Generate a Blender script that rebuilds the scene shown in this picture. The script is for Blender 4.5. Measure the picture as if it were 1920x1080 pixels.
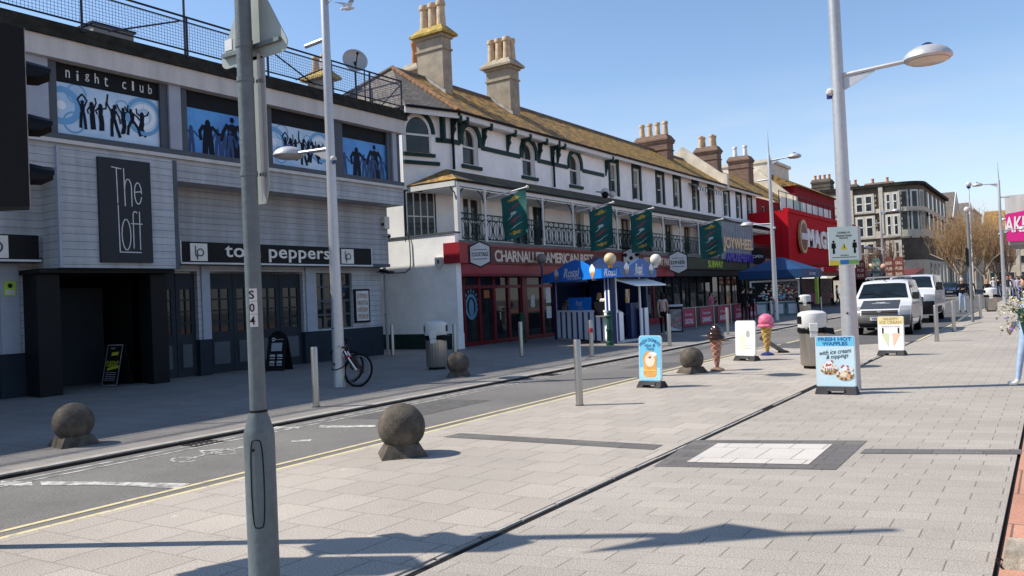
import bpy, bmesh, math, random
from mathutils import Vector, Matrix, noise
random.seed(7)
for o in list(bpy.data.objects): bpy.data.objects.remove(o)
SC = bpy.context.scene; COL = SC.collection
# ------------------------------------------------------------------ camera
FPX, CAMH = 1500.0, 1.65
ROLL = math.atan(.043)
RI = Vector((1, -.043)).normalized(); UI = Vector((-.043, -1)).normalized()
_d = Vector((1977-960, 518-540)); _u, _v = _d.dot(RI), _d.dot(UI)
PITCH = math.atan2(-_v, FPX); YAW = math.atan2(_u, FPX*math.cos(PITCH)-_v*math.sin(PITCH))
_Fh = Vector((-math.sin(YAW), math.cos(YAW), 0)); CR = Vector((math.cos(YAW), math.sin(YAW), 0)); ZV = Vector((0, 0, 1))
CF = _Fh*math.cos(PITCH)+ZV*math.sin(PITCH); CU = -_Fh*math.sin(PITCH)+ZV*math.cos(PITCH)
CP = Vector((0, 0, CAMH))
def ray(x, y):
    d = Vector((x-960, y-540)); return CF*FPX+CR*d.dot(RI)+CU*d.dot(UI)
def G(x, y, z=0.0):
    d = ray(x, y); return CP+d*((z-CAMH)/d.z)
def AX(x, y, X):
    d = ray(x, y); return CP+d*(X/d.x)
def AY(x, y, Y):
    d = ray(x, y); return CP+d*(Y/d.y)
def YX(x, y, X): return AX(x, y, X).y
def ZX(x, y, X): return AX(x, y, X).z
cam = bpy.data.cameras.new('camera'); co = bpy.data.objects.new('camera', cam); COL.objects.link(co)
# image right (1,0) and image up (0,-1) expressed in world space
IR = CR*RI.x+CU*UI.x; IU = CR*(-RI.y)+CU*(-UI.y)
co.matrix_world = Matrix(((IR.x, IU.x, -CF.x, CP.x), (IR.y, IU.y, -CF.y, CP.y), (IR.z, IU.z, -CF.z, CP.z), (0, 0, 0, 1)))
cam.sensor_width = 36; cam.lens = FPX/1920*36; cam.clip_end = 4000; cam.clip_start = .05
SC.camera = co
# ------------------------------------------------------------------ light
SUND = Vector((.82, .46, -1)).normalized()
SUN_EL = math.asin(-SUND.z); SUN_ROT = math.atan2(-SUND.x, -SUND.y)
W = bpy.data.worlds.new("World"); SC.world = W; W.use_nodes = True
nt = W.node_tree; nt.nodes.clear()
out = nt.nodes.new('ShaderNodeOutputWorld'); bg = nt.nodes.new('ShaderNodeBackground')
sky = nt.nodes.new('ShaderNodeTexSky'); sky.sky_type = 'NISHITA'; sky.sun_disc = False
sky.sun_elevation = SUN_EL; sky.sun_rotation = SUN_ROT % (2*math.pi); sky.air_density = 1.0; sky.dust_density = .25; sky.ozone_density = 3.0
tc = nt.nodes.new('ShaderNodeTexCoord'); sep = nt.nodes.new('ShaderNodeSeparateXYZ'); nt.links.new(tc.outputs['Generated'], sep.inputs[0])
mp = nt.nodes.new('ShaderNodeMapping'); mp.inputs['Scale'].default_value = (2.2, 2.2, 11); nt.links.new(tc.outputs['Generated'], mp.inputs[0])
nz = nt.nodes.new('ShaderNodeTexNoise'); nz.inputs['Scale'].default_value = 1.7; nz.inputs['Detail'].default_value = 7; nz.inputs['Roughness'].default_value = .62; nt.links.new(mp.outputs[0], nz.inputs['Vector'])
cr = nt.nodes.new('ShaderNodeMapRange'); cr.inputs[1].default_value = .40; cr.inputs[2].default_value = .64; nt.links.new(nz.outputs['Fac'], cr.inputs[0])
el = nt.nodes.new('ShaderNodeMapRange'); el.inputs[1].default_value = .26; el.inputs[2].default_value = .04; nt.links.new(sep.outputs['Z'], el.inputs[0])
ma = nt.nodes.new('ShaderNodeMath'); ma.operation = 'MULTIPLY_ADD'; ma.inputs[1].default_value = .62; ma.inputs[2].default_value = .42; nt.links.new(cr.outputs[0], ma.inputs[0])
mu = nt.nodes.new('ShaderNodeMath'); mu.operation = 'MULTIPLY'; nt.links.new(ma.outputs[0], mu.inputs[0]); nt.links.new(el.outputs[0], mu.inputs[1])
m2 = nt.nodes.new('ShaderNodeMath'); m2.operation = 'MULTIPLY'; m2.inputs[1].default_value = .95; nt.links.new(mu.outputs[0], m2.inputs[0])
mx = nt.nodes.new('ShaderNodeMixRGB'); mx.inputs[2].default_value = (4.25, 4.5, 4.95, 1); nt.links.new(m2.outputs[0], mx.inputs[0]); nt.links.new(sky.outputs[0], mx.inputs[1])
nt.links.new(mx.outputs[0], bg.inputs[0]); bg.inputs[1].default_value = .112; nt.links.new(bg.outputs[0], out.inputs[0])
sl = bpy.data.lights.new('sun', 'SUN'); sl.energy = 4.0; sl.angle = math.radians(.5); sl.color = (1, .93, .83)
so = bpy.data.objects.new('sun', sl); COL.objects.link(so); so.rotation_euler = SUND.to_track_quat('-Z', 'Y').to_euler()
SC.view_settings.view_transform = 'Standard'; SC.view_settings.look = 'None'; SC.view_settings.exposure = 0.72; SC.view_settings.gamma = 1
# ------------------------------------------------------------------ materials
def _nodes(name):
    m = bpy.data.materials.new(name); m.use_nodes = True; n = m.node_tree
    return m, n, n.nodes['Principled BSDF']
def lk(n, a, b): n.links.new(a, b)
def node(n, t, **kw):
    q = n.nodes.new(t)
    for k, v in kw.items(): setattr(q, k, v)
    return q
def noise_fac(n, scale, detail=5, coord='Object', rough=.6, lo=.3, hi=.7, stretch=None):
    t = node(n, 'ShaderNodeTexCoord'); z = node(n, 'ShaderNodeTexNoise')
    z.inputs['Scale'].default_value = scale; z.inputs['Detail'].default_value = detail; z.inputs['Roughness'].default_value = rough
    if stretch:
        mm = node(n, 'ShaderNodeMapping'); mm.inputs['Scale'].default_value = stretch; lk(n, t.outputs[coord], mm.inputs[0]); lk(n, mm.outputs[0], z.inputs['Vector'])
    else: lk(n, t.outputs[coord], z.inputs['Vector'])
    r = node(n, 'ShaderNodeMapRange'); r.inputs[1].default_value = lo; r.inputs[2].default_value = hi; lk(n, z.outputs['Fac'], r.inputs[0])
    return r.outputs[0]
def mixc(n, fac, a, b, mode='MIX'):
    q = node(n, 'ShaderNodeMixRGB', blend_type=mode)
    if isinstance(fac, (int, float)): q.inputs[0].default_value = fac
    else: lk(n, fac, q.inputs[0])
    for i, c in ((1, a), (2, b)):
        if isinstance(c, tuple): q.inputs[i].default_value = c if len(c) == 4 else (*c, 1)
        else: lk(n, c, q.inputs[i])
    return q.outputs[0]
def mul(c, k): return tuple(min(1, x*k) for x in c[:3])
def bump(n, p, fac, strength=.3, dist=.01):
    b = node(n, 'ShaderNodeBump'); b.inputs['Strength'].default_value = strength; b.inputs['Distance'].default_value = dist
    lk(n, fac, b.inputs['Height']); lk(n, b.outputs[0], p.inputs['Normal'])
_mc = {}
def M(name, col, rough=.6, metal=0.0, var=.12, scale=2.5, bmp=0, bscale=60, spec=.3, coat=0, streak=False):
    if name in _mc: return _mc[name]
    if max(col) < .075 and not metal: spec = .09
    m, n, p = _nodes(name); p.inputs['Roughness'].default_value = rough; p.inputs['Metallic'].default_value = metal
    p.inputs['Specular IOR Level'].default_value = spec
    if coat: p.inputs['Coat Weight'].default_value = coat; p.inputs['Coat Roughness'].default_value = .05
    f1 = noise_fac(n, scale, stretch=(1, 1, .15) if streak else None); f2 = noise_fac(n, scale*9, 3)
    c = mixc(n, f1, mul(col, 1-var), mul(col, 1+var)); c = mixc(n, f2, c, mixc(n, 1.0, c, (1-var*.6,)*3, 'MULTIPLY'))
    lk(n, c, p.inputs['Base Color'])
    if bmp: bump(n, p, noise_fac(n, bscale, 4), bmp, .01)
    _mc[name] = m; return m
def bricks(name, c1, c2, mortar, w, h, ms=.008, rough=.85, coord='UV', shear=None, offset=.5, var=.25, bmp=.4, grain=0, lichen=None, stain=.0, scale_noise=.6, course=0, gum=0):
    m, n, p = _nodes(name); p.inputs['Roughness'].default_value = rough; p.inputs['Specular IOR Level'].default_value = .25
    t = node(n, 'ShaderNodeTexCoord'); b = node(n, 'ShaderNodeTexBrick'); b.offset = offset
    src = t.outputs[coord]
    if shear is not None:
        s = node(n, 'ShaderNodeSeparateXYZ'); lk(n, src, s.inputs[0]); q = node(n, 'ShaderNodeMath', operation='MULTIPLY_ADD'); lk(n, s.outputs[0], q.inputs[0]); q.inputs[1].default_value = -shear; lk(n, s.outputs[1], q.inputs[2])
        c = node(n, 'ShaderNodeCombineXYZ'); lk(n, s.outputs[0], c.inputs[0]); lk(n, q.outputs[0], c.inputs[1]); src = c.outputs[0]
    lk(n, src, b.inputs['Vector']); b.inputs['Scale'].default_value = 1
    b.inputs['Brick Width'].default_value = w; b.inputs['Row Height'].default_value = h; b.inputs['Mortar Size'].default_value = ms; b.inputs['Mortar Smooth'].default_value = .2
    b.inputs['Color1'].default_value = (*c1, 1); b.inputs['Color2'].default_value = (*c2, 1); b.inputs['Mortar'].default_value = (*mortar, 1)
    c = b.outputs['Color']
    if course:   # the joints between courses are tighter and paler than the cross joints
        s2 = node(n, 'ShaderNodeSeparateXYZ'); lk(n, src, s2.inputs[0]); d2 = node(n, 'ShaderNodeMath', operation='DIVIDE'); lk(n, s2.outputs[1], d2.inputs[0]); d2.inputs[1].default_value = h
        f2 = node(n, 'ShaderNodeMath', operation='PINGPONG'); lk(n, d2.outputs[0], f2.inputs[0]); f2.inputs[1].default_value = .5; l2 = node(n, 'ShaderNodeMath', operation='LESS_THAN'); lk(n, f2.outputs[0], l2.inputs[0]); l2.inputs[1].default_value = ms*1.6/h
        k2 = node(n, 'ShaderNodeMath', operation='MULTIPLY'); lk(n, l2.outputs[0], k2.inputs[0]); k2.inputs[1].default_value = course; c = mixc(n, k2.outputs[0], c, c1)
    f = noise_fac(n, scale_noise, 6); c = mixc(n, f, mixc(n, 1.0, c, (1-var,)*3, 'MULTIPLY'), c)
    if grain: g = noise_fac(n, 95, 2, lo=.38, hi=.62); c = mixc(n, g, mixc(n, 1.0, c, (1-grain,)*3, 'MULTIPLY'), mixc(n, 1.0, c, (1+grain,)*3, 'MULTIPLY'))
    if gum:
        for sc_, th in ((2.6, .085), (5.5, .07)):
            tt = node(n, 'ShaderNodeTexCoord'); vo = node(n, 'ShaderNodeTexVoronoi'); vo.inputs['Scale'].default_value = sc_; lk(n, tt.outputs['Object'], vo.inputs['Vector']); l3 = node(n, 'ShaderNodeMath', operation='LESS_THAN'); lk(n, vo.outputs['Distance'], l3.inputs[0]); l3.inputs[1].default_value = th
            s3 = node(n, 'ShaderNodeSeparateColor'); lk(n, vo.outputs['Color'], s3.inputs[0]); k3 = node(n, 'ShaderNodeMath', operation='LESS_THAN'); lk(n, s3.outputs[0], k3.inputs[0]); k3.inputs[1].default_value = .42; m3 = node(n, 'ShaderNodeMath', operation='MULTIPLY'); lk(n, l3.outputs[0], m3.inputs[0]); lk(n, k3.outputs[0], m3.inputs[1]); m4 = node(n, 'ShaderNodeMath', operation='MULTIPLY'); lk(n, m3.outputs[0], m4.inputs[0]); m4.inputs[1].default_value = gum
            c = mixc(n, m4.outputs[0], c, mixc(n, s3.outputs[1], (.10, .095, .09), (.62, .58, .52)))
    if stain: g = noise_fac(n, 2.3, 8, lo=.56, hi=.74, rough=.7); c = mixc(n, g, c, mixc(n, 1.0, c, (1-stain, 1-stain, 1-stain), 'MULTIPLY'))
    if lichen:
        lc, ls, lo, hi = lichen; g = noise_fac(n, ls, 8, lo=lo, hi=hi, rough=.72); c = mixc(n, g, c, lc)
    lk(n, c, p.inputs['Base Color'])
    iv = node(n, 'ShaderNodeMath', operation='SUBTRACT'); iv.inputs[0].default_value = 1; lk(n, b.outputs['Fac'], iv.inputs[1])
    ad = node(n, 'ShaderNodeMath', operation='MULTIPLY_ADD'); lk(n, noise_fac(n, 70, 3), ad.inputs[0]); ad.inputs[1].default_value = .25; lk(n, iv.outputs[0], ad.inputs[2])
    bump(n, p, ad.outputs[0], bmp, .008)
    _mc[name] = m; return m
def worn(name, paint, under, lo=.42, hi=.60):
    m, n, p = _nodes(name); p.inputs['Roughness'].default_value = .85; p.inputs['Specular IOR Level'].default_value = .2
    f = noise_fac(n, 7, 9, lo=lo, hi=hi, rough=.75); lk(n, mixc(n, f, under, paint), p.inputs['Base Color']); _mc[name] = m; return m
def boards(name, col, pitch=.165, rough=.55):
    m, n, p = _nodes(name); p.inputs['Roughness'].default_value = rough
    p.inputs['Specular IOR Level'].default_value = .2; t = node(n, 'ShaderNodeTexCoord'); s = node(n, 'ShaderNodeSeparateXYZ'); lk(n, t.outputs['UV'], s.inputs[0])
    d = node(n, 'ShaderNodeMath', operation='DIVIDE'); lk(n, s.outputs[1], d.inputs[0]); d.inputs[1].default_value = pitch
    fr = node(n, 'ShaderNodeMath', operation='FRACT'); lk(n, d.outputs[0], fr.inputs[0])
    r = node(n, 'ShaderNodeMapRange'); r.inputs[1].default_value = .0; r.inputs[2].default_value = .10; lk(n, fr.outputs[0], r.inputs[0])
    f = noise_fac(n, 1.2, 6, stretch=(1, .3, 6)); c = mixc(n, f, mul(col, .84), mul(col, 1.08))
    c = mixc(n, noise_fac(n, 2.2, 6, stretch=(1, 1, .10), lo=.40, hi=.62), mixc(n, 1.0, c, (.78, .77, .74), 'MULTIPLY'), c); c = mixc(n, noise_fac(n, 9, 3, lo=.58, hi=.70), c, mixc(n, 1.0, c, (.86, .85, .83), 'MULTIPLY')); c = mixc(n, r.outputs[0], mul(col, .22), c); lk(n, c, p.inputs['Base Color'])
    inv = node(n, 'ShaderNodeMath', operation='SUBTRACT'); inv.inputs[0].default_value = 1; lk(n, fr.outputs[0], inv.inputs[1])
    bump(n, p, inv.outputs[0], .8, .03); _mc[name] = m; return m
def glass(name, col=(.018, .02, .022), rough=.03):
    m, n, p = _nodes(name); p.inputs['Roughness'].default_value = rough; p.inputs['Specular IOR Level'].default_value = .3
    c = mixc(n, noise_fac(n, 1.1, 3), mul(col, .5), mul(col, 1.6)); lk(n, c, p.inputs['Base Color'])
    _mc[name] = m; return m
# ------------------------------------------------------------------ mesh builder
class MB:
    def __init__(s, root=None):
        s.v = []; s.f = []; s.mi = []; s.mats = []; s.M = None; s.o = Vector(root.location) if root is not None else Vector((0, 0, 0)); s.cur = 0
    def mat(s, m):
        if m not in s.mats: s.mats.append(m)
        s.cur = s.mats.index(m); return s
    def pts(s, ps):
        b = len(s.v)
        for p in ps:
            p = Vector(p)
            if s.M is not None: p = s.M @ p
            s.v.append(p-s.o)
        return b
    def face(s, idx): s.f.append(tuple(idx)); s.mi.append(s.cur)
    def poly(s, ps):
        b = s.pts(ps); s.face(range(b, b+len(ps))); return s
    def box(s, a, b):
        x0, x1 = sorted((a[0], b[0])); y0, y1 = sorted((a[1], b[1])); z0, z1 = sorted((a[2], b[2]))
        k = s.pts([(x0, y0, z0), (x1, y0, z0), (x1, y1, z0), (x0, y1, z0), (x0, y0, z1), (x1, y0, z1), (x1, y1, z1), (x0, y1, z1)])
        for q in ((3, 2, 1, 0), (4, 5, 6, 7), (0, 1, 5, 4), (1, 2, 6, 5), (2, 3, 7, 6), (3, 0, 4, 7)): s.face([k+i for i in q])
        return s
    def hull8(s, lo, hi):   # bottom quad, top quad (same winding, ccw from above)
        k = s.pts(list(lo)+list(hi))
        for q in ((3, 2, 1, 0), (4, 5, 6, 7), (0, 1, 5, 4), (1, 2, 6, 5), (2, 3, 7, 6), (3, 0, 4, 7)): s.face([k+i for i in q])
        return s
    def cyl(s, p0, p1, r0, r1=None, n=12, caps=True):
        p0, p1 = Vector(p0), Vector(p1); r1 = r0 if r1 is None else r1
        d = (p1-p0).normalized(); a = d.orthogonal().normalized(); b = d.cross(a)
        ring = [(math.cos(2*math.pi*i/n), math.sin(2*math.pi*i/n)) for i in range(n)]
        k = s.pts([p0+(a*c+b*q)*r0 for c, q in ring]+[p1+(a*c+b*q)*r1 for c, q in ring])
        for i in range(n): s.face((k+i, k+(i+1) % n, k+n+(i+1) % n, k+n+i))
        if caps: s.face([k+i for i in reversed(range(n))]); s.face([k+n+i for i in range(n)])
        return s
    def tube(s, path, r, n=6, r1=None):
        path = [Vector(p) for p in path]; N = len(path); k0 = None; a = None
        for i, p in enumerate(path):
            d = (path[min(i+1, N-1)]-path[max(i-1, 0)]).normalized()
            if a is None: a = d.orthogonal().normalized()
            a = (a-d*a.dot(d)); a = a.normalized() if a.length > 1e-6 else d.orthogonal().normalized(); b = d.cross(a)
            rr = r if r1 is None else r+(r1-r)*i/(N-1)
            k = s.pts([p+(a*math.cos(2*math.pi*j/n)+b*math.sin(2*math.pi*j/n))*rr for j in range(n)])
            if k0 is not None:
                for j in range(n): s.face((k0+j, k0+(j+1) % n, k+(j+1) % n, k+j))
            else: first = k
            k0 = k
        s.face([first+j for j in reversed(range(n))]); s.face([k0+j for j in range(n)])
        return s
    def lathe(s, prof, c=(0, 0, 0), n=24, axis=None, wob=None):
        c = Vector(c); k0 = None; first = None
        for (r, z) in prof:
            ps = []
            for i in range(n):
                a = 2*math.pi*i/n; rr = r*(wob(a, z) if wob else 1)
                p = Vector((rr*math.cos(a), rr*math.sin(a), z))
                if axis is not None: p = axis @ p
                ps.append(c+p)
            k = s.pts(ps)
            if k0 is not None:
                for i in range(n): s.face((k0+i, k0+(i+1) % n, k+(i+1) % n, k+i))
            else: first = k
            k0 = k
        s.face([first+i for i in reversed(range(n))]); s.face([k0+i for i in range(n)])
        return s
    def sphere(s, c, r, n=20, sc=(1, 1, 1), disp=0, seed=0):
        c = Vector(c); rows = n//2; idx = []
        for j in range(1, rows):
            th = math.pi*j/rows; ps = []
            for i in range(n):
                ph = 2*math.pi*i/n; d = Vector((math.sin(th)*math.cos(ph), math.sin(th)*math.sin(ph), math.cos(th)))
                rr = r*(1+disp*noise.noise(d*2.3+Vector((seed, 0, 0)))) if disp else r
                ps.append(c+Vector((d.x*sc[0], d.y*sc[1], d.z*sc[2]))*rr)
            idx.append(s.pts(ps))
        t = s.pts([c+Vector((0, 0, r*sc[2]))]); b = s.pts([c-Vector((0, 0, r*sc[2]))])
        for i in range(n): s.face((t, idx[0]+i, idx[0]+(i+1) % n)); s.face((b, idx[-1]+(i+1) % n, idx[-1]+i))
        for j in range(len(idx)-1):
            for i in range(n): s.face((idx[j]+i, idx[j+1]+i, idx[j+1]+(i+1) % n, idx[j]+(i+1) % n))
        return s
    def prism(s, pts2, fr, t):   # 2-D outline in frame (O,R,U), thickness t along N = R x U (towards the viewer)
        O, R, U = fr; N = R.cross(U).normalized(); n = len(pts2)
        k = s.pts([O+R*a+U*b for a, b in pts2]+[O+R*a+U*b+N*t for a, b in pts2])
        s.face([k+i for i in reversed(range(n))]); s.face([k+n+i for i in range(n)])
        for i in range(n): s.face((k+i, k+(i+1) % n, k+n+(i+1) % n, k+n+i))
        return s
    def flat(s, pts2, fr, off=.003):
        O, R, U = fr; N = R.cross(U).normalized(); s.e = (getattr(s, 'e', 0)+1) % 60; off += s.e*.00012; return s.poly([O+R*a+U*b+N*off for a, b in pts2])
    def rect(s, fr, a0, a1, b0, b1, t=.01, off=0):
        O, R, U = fr; N = R.cross(U).normalized(); return s.prism([(a0, b0), (a1, b0), (a1, b1), (a0, b1)], (O+N*off, R, U), t)
    def disc(s, fr, a, b, ra, rb=None, off=.003, n=20):
        rb = rb or ra; return s.flat([(a+ra*math.cos(2*math.pi*i/n), b+rb*math.sin(2*math.pi*i/n)) for i in range(n)], fr, off)
    def ring(s, fr, a, b, r0, r1, off=.003, n=24, ry=1.0):
        for i in range(n):
            t0, t1 = 2*math.pi*i/n, 2*math.pi*(i+1)/n
            s.flat([(a+r0*math.cos(t0), b+ry*r0*math.sin(t0)), (a+r1*math.cos(t0), b+ry*r1*math.sin(t0)), (a+r1*math.cos(t1), b+ry*r1*math.sin(t1)), (a+r0*math.cos(t1), b+ry*r0*math.sin(t1))], fr, off)
        return s
    def line(s, fr, pts, w, off=.003, t=None):
        for (a0, b0), (a1, b1) in zip(pts[:-1], pts[1:]):
            L = math.hypot(a1-a0, b1-b0) or 1e-6; nx, ny = -(b1-b0)/L*w/2, (a1-a0)/L*w/2; ex, ey = (a1-a0)/L*w*.3, (b1-b0)/L*w*.3
            q = [(a0-ex-nx, b0-ey-ny), (a1+ex-nx, b1+ey-ny), (a1+ex+nx, b1+ey+ny), (a0-ex+nx, b0-ey+ny)]
            if t: s.prism(q, fr, t)
            else: s.flat(q, fr, off)
        return s
    def text(s, txt, fr, a, b, w=None, h=None, off=.004, depth=.004, align='C', shear=0, bold=0, arc=None, sp=1.0):
        vs, fs = text_mesh(txt, shear, bold, sp)
        x0 = min(v[0] for v in vs); x1 = max(v[0] for v in vs); y0 = min(v[1] for v in vs); y1 = max(v[1] for v in vs)
        sx = w/(x1-x0) if w else None; sy = h/(y1-y0) if h else None
        sx = sx or sy; sy = sy or sx; ww = (x1-x0)*sx; hh = (y1-y0)*sy
        ox = a-ww/2 if align == 'C' else a; oy = b-hh/2
        O, R, U = fr; N = R.cross(U).normalized(); ps = []
        for v in vs:
            q, e = ox+(v[0]-x0)*sx, oy+(v[1]-y0)*sy
            if arc:
                th = (q-a)/arc; rr = arc+(e-b); q, e = a+rr*math.sin(th), b-arc+rr*math.cos(th)
            ps.append(O+R*q+U*e+N*(off+(depth if v[2] > 0 else 0)))
        k = s.pts(ps)
        for f in fs: s.face([k+i for i in f])
        return s
    def build(s, name, root=None, smooth=None, bevel=0, loc=None, weld=False):
        me = bpy.data.meshes.new(name); me.from_pydata([tuple(p) for p in s.v], [], s.f)
        for m in s.mats: me.materials.append(m)
        if s.mats: me.polygons.foreach_set('material_index', s.mi)
        if weld:
            bm = bmesh.new(); bm.from_mesh(me); bmesh.ops.remove_doubles(bm, verts=bm.verts, dist=1e-4); bmesh.ops.recalc_face_normals(bm, faces=bm.faces); bm.to_mesh(me); bm.free()
        uv = me.uv_layers.new(name='UVMap'); me.update()
        for p in me.polygons:
            nrm = p.normal
            t = Vector((-nrm.y, nrm.x, 0)) if abs(nrm.z) < .98 else Vector((1, 0, 0))
            t.normalize(); b = nrm.cross(t)
            for li in p.loop_indices:
                q = me.vertices[me.loops[li].vertex_index].co+s.o; uv.data[li].uv = (q.dot(t), q.dot(b))
        if smooth is not None:
            me.polygons.foreach_set('use_smooth', [True]*len(me.polygons)); me.set_sharp_from_angle(angle=math.radians(smooth))
        ob = bpy.data.objects.new(name, me); COL.objects.link(ob)
        if root is not None: ob.parent = root
        elif loc is not None: ob.location = loc
        if bevel:
            bv = ob.modifiers.new('bevel', 'BEVEL'); bv.width = bevel; bv.segments = 2; bv.limit_method = 'ANGLE'; bv.angle_limit = math.radians(40)
        return ob
_tc = {}
def text_mesh(t, shear=0, bold=0, sp=1.0):
    k = (t, shear, bold, sp)
    if k not in _tc:
        cu = bpy.data.curves.new('t', 'FONT'); cu.body = t; cu.extrude = .5; cu.shear = shear; cu.offset = bold; cu.resolution_u = 3; cu.space_character = sp
        ob = bpy.data.objects.new('t', cu); COL.objects.link(ob); dg = bpy.context.evaluated_depsgraph_get()
        me = bpy.data.meshes.new_from_object(ob.evaluated_get(dg)); _tc[k] = ([tuple(v.co) for v in me.vertices], [tuple(p.vertices) for p in me.polygons])
        bpy.data.objects.remove(ob); bpy.data.curves.remove(cu); bpy.data.meshes.remove(me)
    return _tc[k]
def tag(o, label, cat, group=None):
    o['label'] = label; o['category'] = cat
    if group: o['group'] = group
    return o
def thing(name, label, cat, loc=(0, 0, 0), rz=0, group=None):
    o = bpy.data.objects.new(name, None); COL.objects.link(o); o.location = loc; o.rotation_euler = (0, 0, rz); o.empty_display_size = .2
    return tag(o, label, cat, group)
def struct(name, mb, kind='structure', **kw):
    o = mb.build(name, **kw); o['kind'] = kind; return o
def dup(root, loc, rz, label, group=None, scale=None):
    r = root.copy(); COL.objects.link(r); r.location = loc; r.rotation_euler = (0, 0, rz); r['label'] = label
    if scale: r.scale = (scale,)*3
    if group: r['group'] = group
    for ch in root.children:
        c = ch.copy(); COL.objects.link(c); c.parent = r
        for g in ch.children:
            d = g.copy(); COL.objects.link(d); d.parent = c
    return r
def sub(mb, name, parent, **kw):          # a sub-part: child of a part, which itself sits at its thing's origin
    return mb.build(name, root=parent, **kw)
XV, YV = Vector((1, 0, 0)), Vector((0, 1, 0))
def FX(X, y0=0, z0=0): return (Vector((X, y0, z0)), YV, ZV)          # facade facing the road (+X): a = y, b = z
def FY(Y, x0=0, z0=0): return (Vector((x0, Y, z0)), XV, ZV)          # facade facing the camera (-Y): a = x, b = z
def wall_x(mb, X, y0, y1, z0, z1, holes=(), t=.3):                     # wall facing +X with real openings
    ys = sorted({y0, y1, *[min(max(h[i], y0), y1) for h in holes for i in (0, 1)]}); zs = sorted({z0, z1, *[min(max(h[i], z0), z1) for h in holes for i in (2, 3)]})
    for a, b in zip(ys[:-1], ys[1:]):
        run = None
        for c, d in zip(zs[:-1], zs[1:]):
            ym, zm = (a+b)/2, (c+d)/2
            if any(h[0] < ym < h[1] and h[2] < zm < h[3] for h in holes):
                if run: mb.box((X-t, a, run[0]), (X, b, run[1])); run = None
            else: run = (run[0], d) if run else (c, d)
        if run: mb.box((X-t, a, run[0]), (X, b, run[1]))
def wall_y(mb, Y, x0, x1, z0, z1, holes=(), t=.3):
    xs = sorted({x0, x1, *[h[i] for h in holes for i in (0, 1)]}); zs = sorted({z0, z1, *[h[i] for h in holes for i in (2, 3)]})
    for a, b in zip(xs[:-1], xs[1:]):
        run = None
        for c, d in zip(zs[:-1], zs[1:]):
            xm, zm = (a+b)/2, (c+d)/2
            if any(h[0] < xm < h[1] and h[2] < zm < h[3] for h in holes):
                if run: mb.box((a, Y, run[0]), (b, Y+t, run[1])); run = None
            else: run = (run[0], d) if run else (c, d)
        if run: mb.box((a, Y, run[0]), (b, Y+t, run[1]))
# ================================================================== GROUND
def roadz(x): return -.01-.10*(-6.7-x)/2.75*.34
PAVE_L = bricks('paving_slabs_grey', (.235, .22, .205), (.275, .255, .235), (.12, .11, .10), .6, .45, .007, coord='Object', shear=.03, grain=.26, stain=.22, scale_noise=.35, bmp=.2, course=.4, gum=.4)
PAVE_R1 = bricks('paving_slabs_buff', (.385, .345, .298), (.44, .395, .34), (.20, .175, .15), .44, .45, .006, coord='Object', shear=.075, grain=.30, stain=.16, scale_noise=.4, var=.2, bmp=.2, course=.45, gum=.45)
PAVE_R2 = bricks('paving_slabs_small', (.365, .328, .285), (.41, .37, .32), (.20, .178, .155), .40, .22, .0055, coord='Object', shear=.26, grain=.30, stain=.14, scale_noise=.4, var=.2, bmp=.2, course=.8, gum=.45)
PAVE_D = bricks('paving_dark_setts', (.14, .132, .125), (.18, .168, .158), (.09, .085, .08), .42, .21, .006, coord='Object', shear=.26, grain=.25)
PAVE_P = bricks('paving_pale_slabs', (.60, .555, .51), (.64, .59, .54), (.36, .33, .30), .31, .56, .008, coord='Object', shear=.27, grain=.12)
PAVE_RED = bricks('paving_red_slabs', (.50, .25, .17), (.56, .29, .20), (.20, .12, .09), .6, .9, .008, coord='Object', grain=.15, stain=.2)
ASPH = bricks('road_asphalt', (.185, .175, .165), (.185, .175, .165), (.185, .175, .165), 9, 9, 0, coord='Object', grain=.35, var=.30, stain=.2, bmp=.25, scale_noise=.5)
ASPH2 = bricks('bay_asphalt', (.115, .113, .11), (.115, .113, .11), (.115, .113, .11), 9, 9, 0, coord='Object', grain=.35, var=.25, bmp=.25)
KERB = M('kerb_granite', (.36, .335, .30), .85, var=.2, scale=4, bmp=.3)
DRAIN = M('drain_iron', (.02, .018, .016), .7, var=.4, scale=12)
WPAINT = worn('worn_road_paint', (.56, .55, .51), (.19, .18, .17))
YPAINT = worn('worn_yellow_paint', (.58, .50, .30), (.22, .20, .17), .30, .48)
mb = MB().mat(M('bare_ground', (.22, .21, .19), .95, var=.2, scale=.05)); mb.box((-1500, -300, -.9), (1500, 2500, -.3)); struct('ground', mb)
mb = MB().mat(PAVE_L); mb.box((-60, -25, -.3), (-9.60, 230, 0)); struct('pavement', mb)
mb = MB().mat(KERB)
y = -25.0
while y < 150:
    mb.box((-9.60, y, -.3), (-9.46, y+.905, .004)); y += .915
struct('kerb', mb)
mb = MB().mat(M('kerb_face_dark_brown', (.05, .038, .03), .9, var=.4, scale=5)); mb.box((-9.46, -25, -.3), (-9.43, 150, -.012)); struct('kerb', mb)  # narrow kerb face strip, coloured dark brown along its whole length
mb = MB().mat(ASPH); mb.hull8([(-9.43, -25, -.3), (-6.7, -25, -.3), (-6.7, 230, -.3), (-9.43, 230, -.3)], [(-9.43, -25, roadz(-9.43)), (-6.7, -25, -.01), (-6.7, 230, -.01), (-9.43, 230, roadz(-9.43))]); struct('road', mb)
mb = MB().mat(PAVE_R1); mb.box((-6.7, -25, -.3), (-3.41, 230, 0)); struct('pavement', mb)
mb = MB().mat(PAVE_R2); mb.box((-3.29, -25, -.3), (-.36, 230, 0)); struct('pavement', mb)
mb = MB().mat(PAVE_RED); mb.box((-.33, -25, -.3), (40, 230, .004)); struct('pavement', mb)
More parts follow.
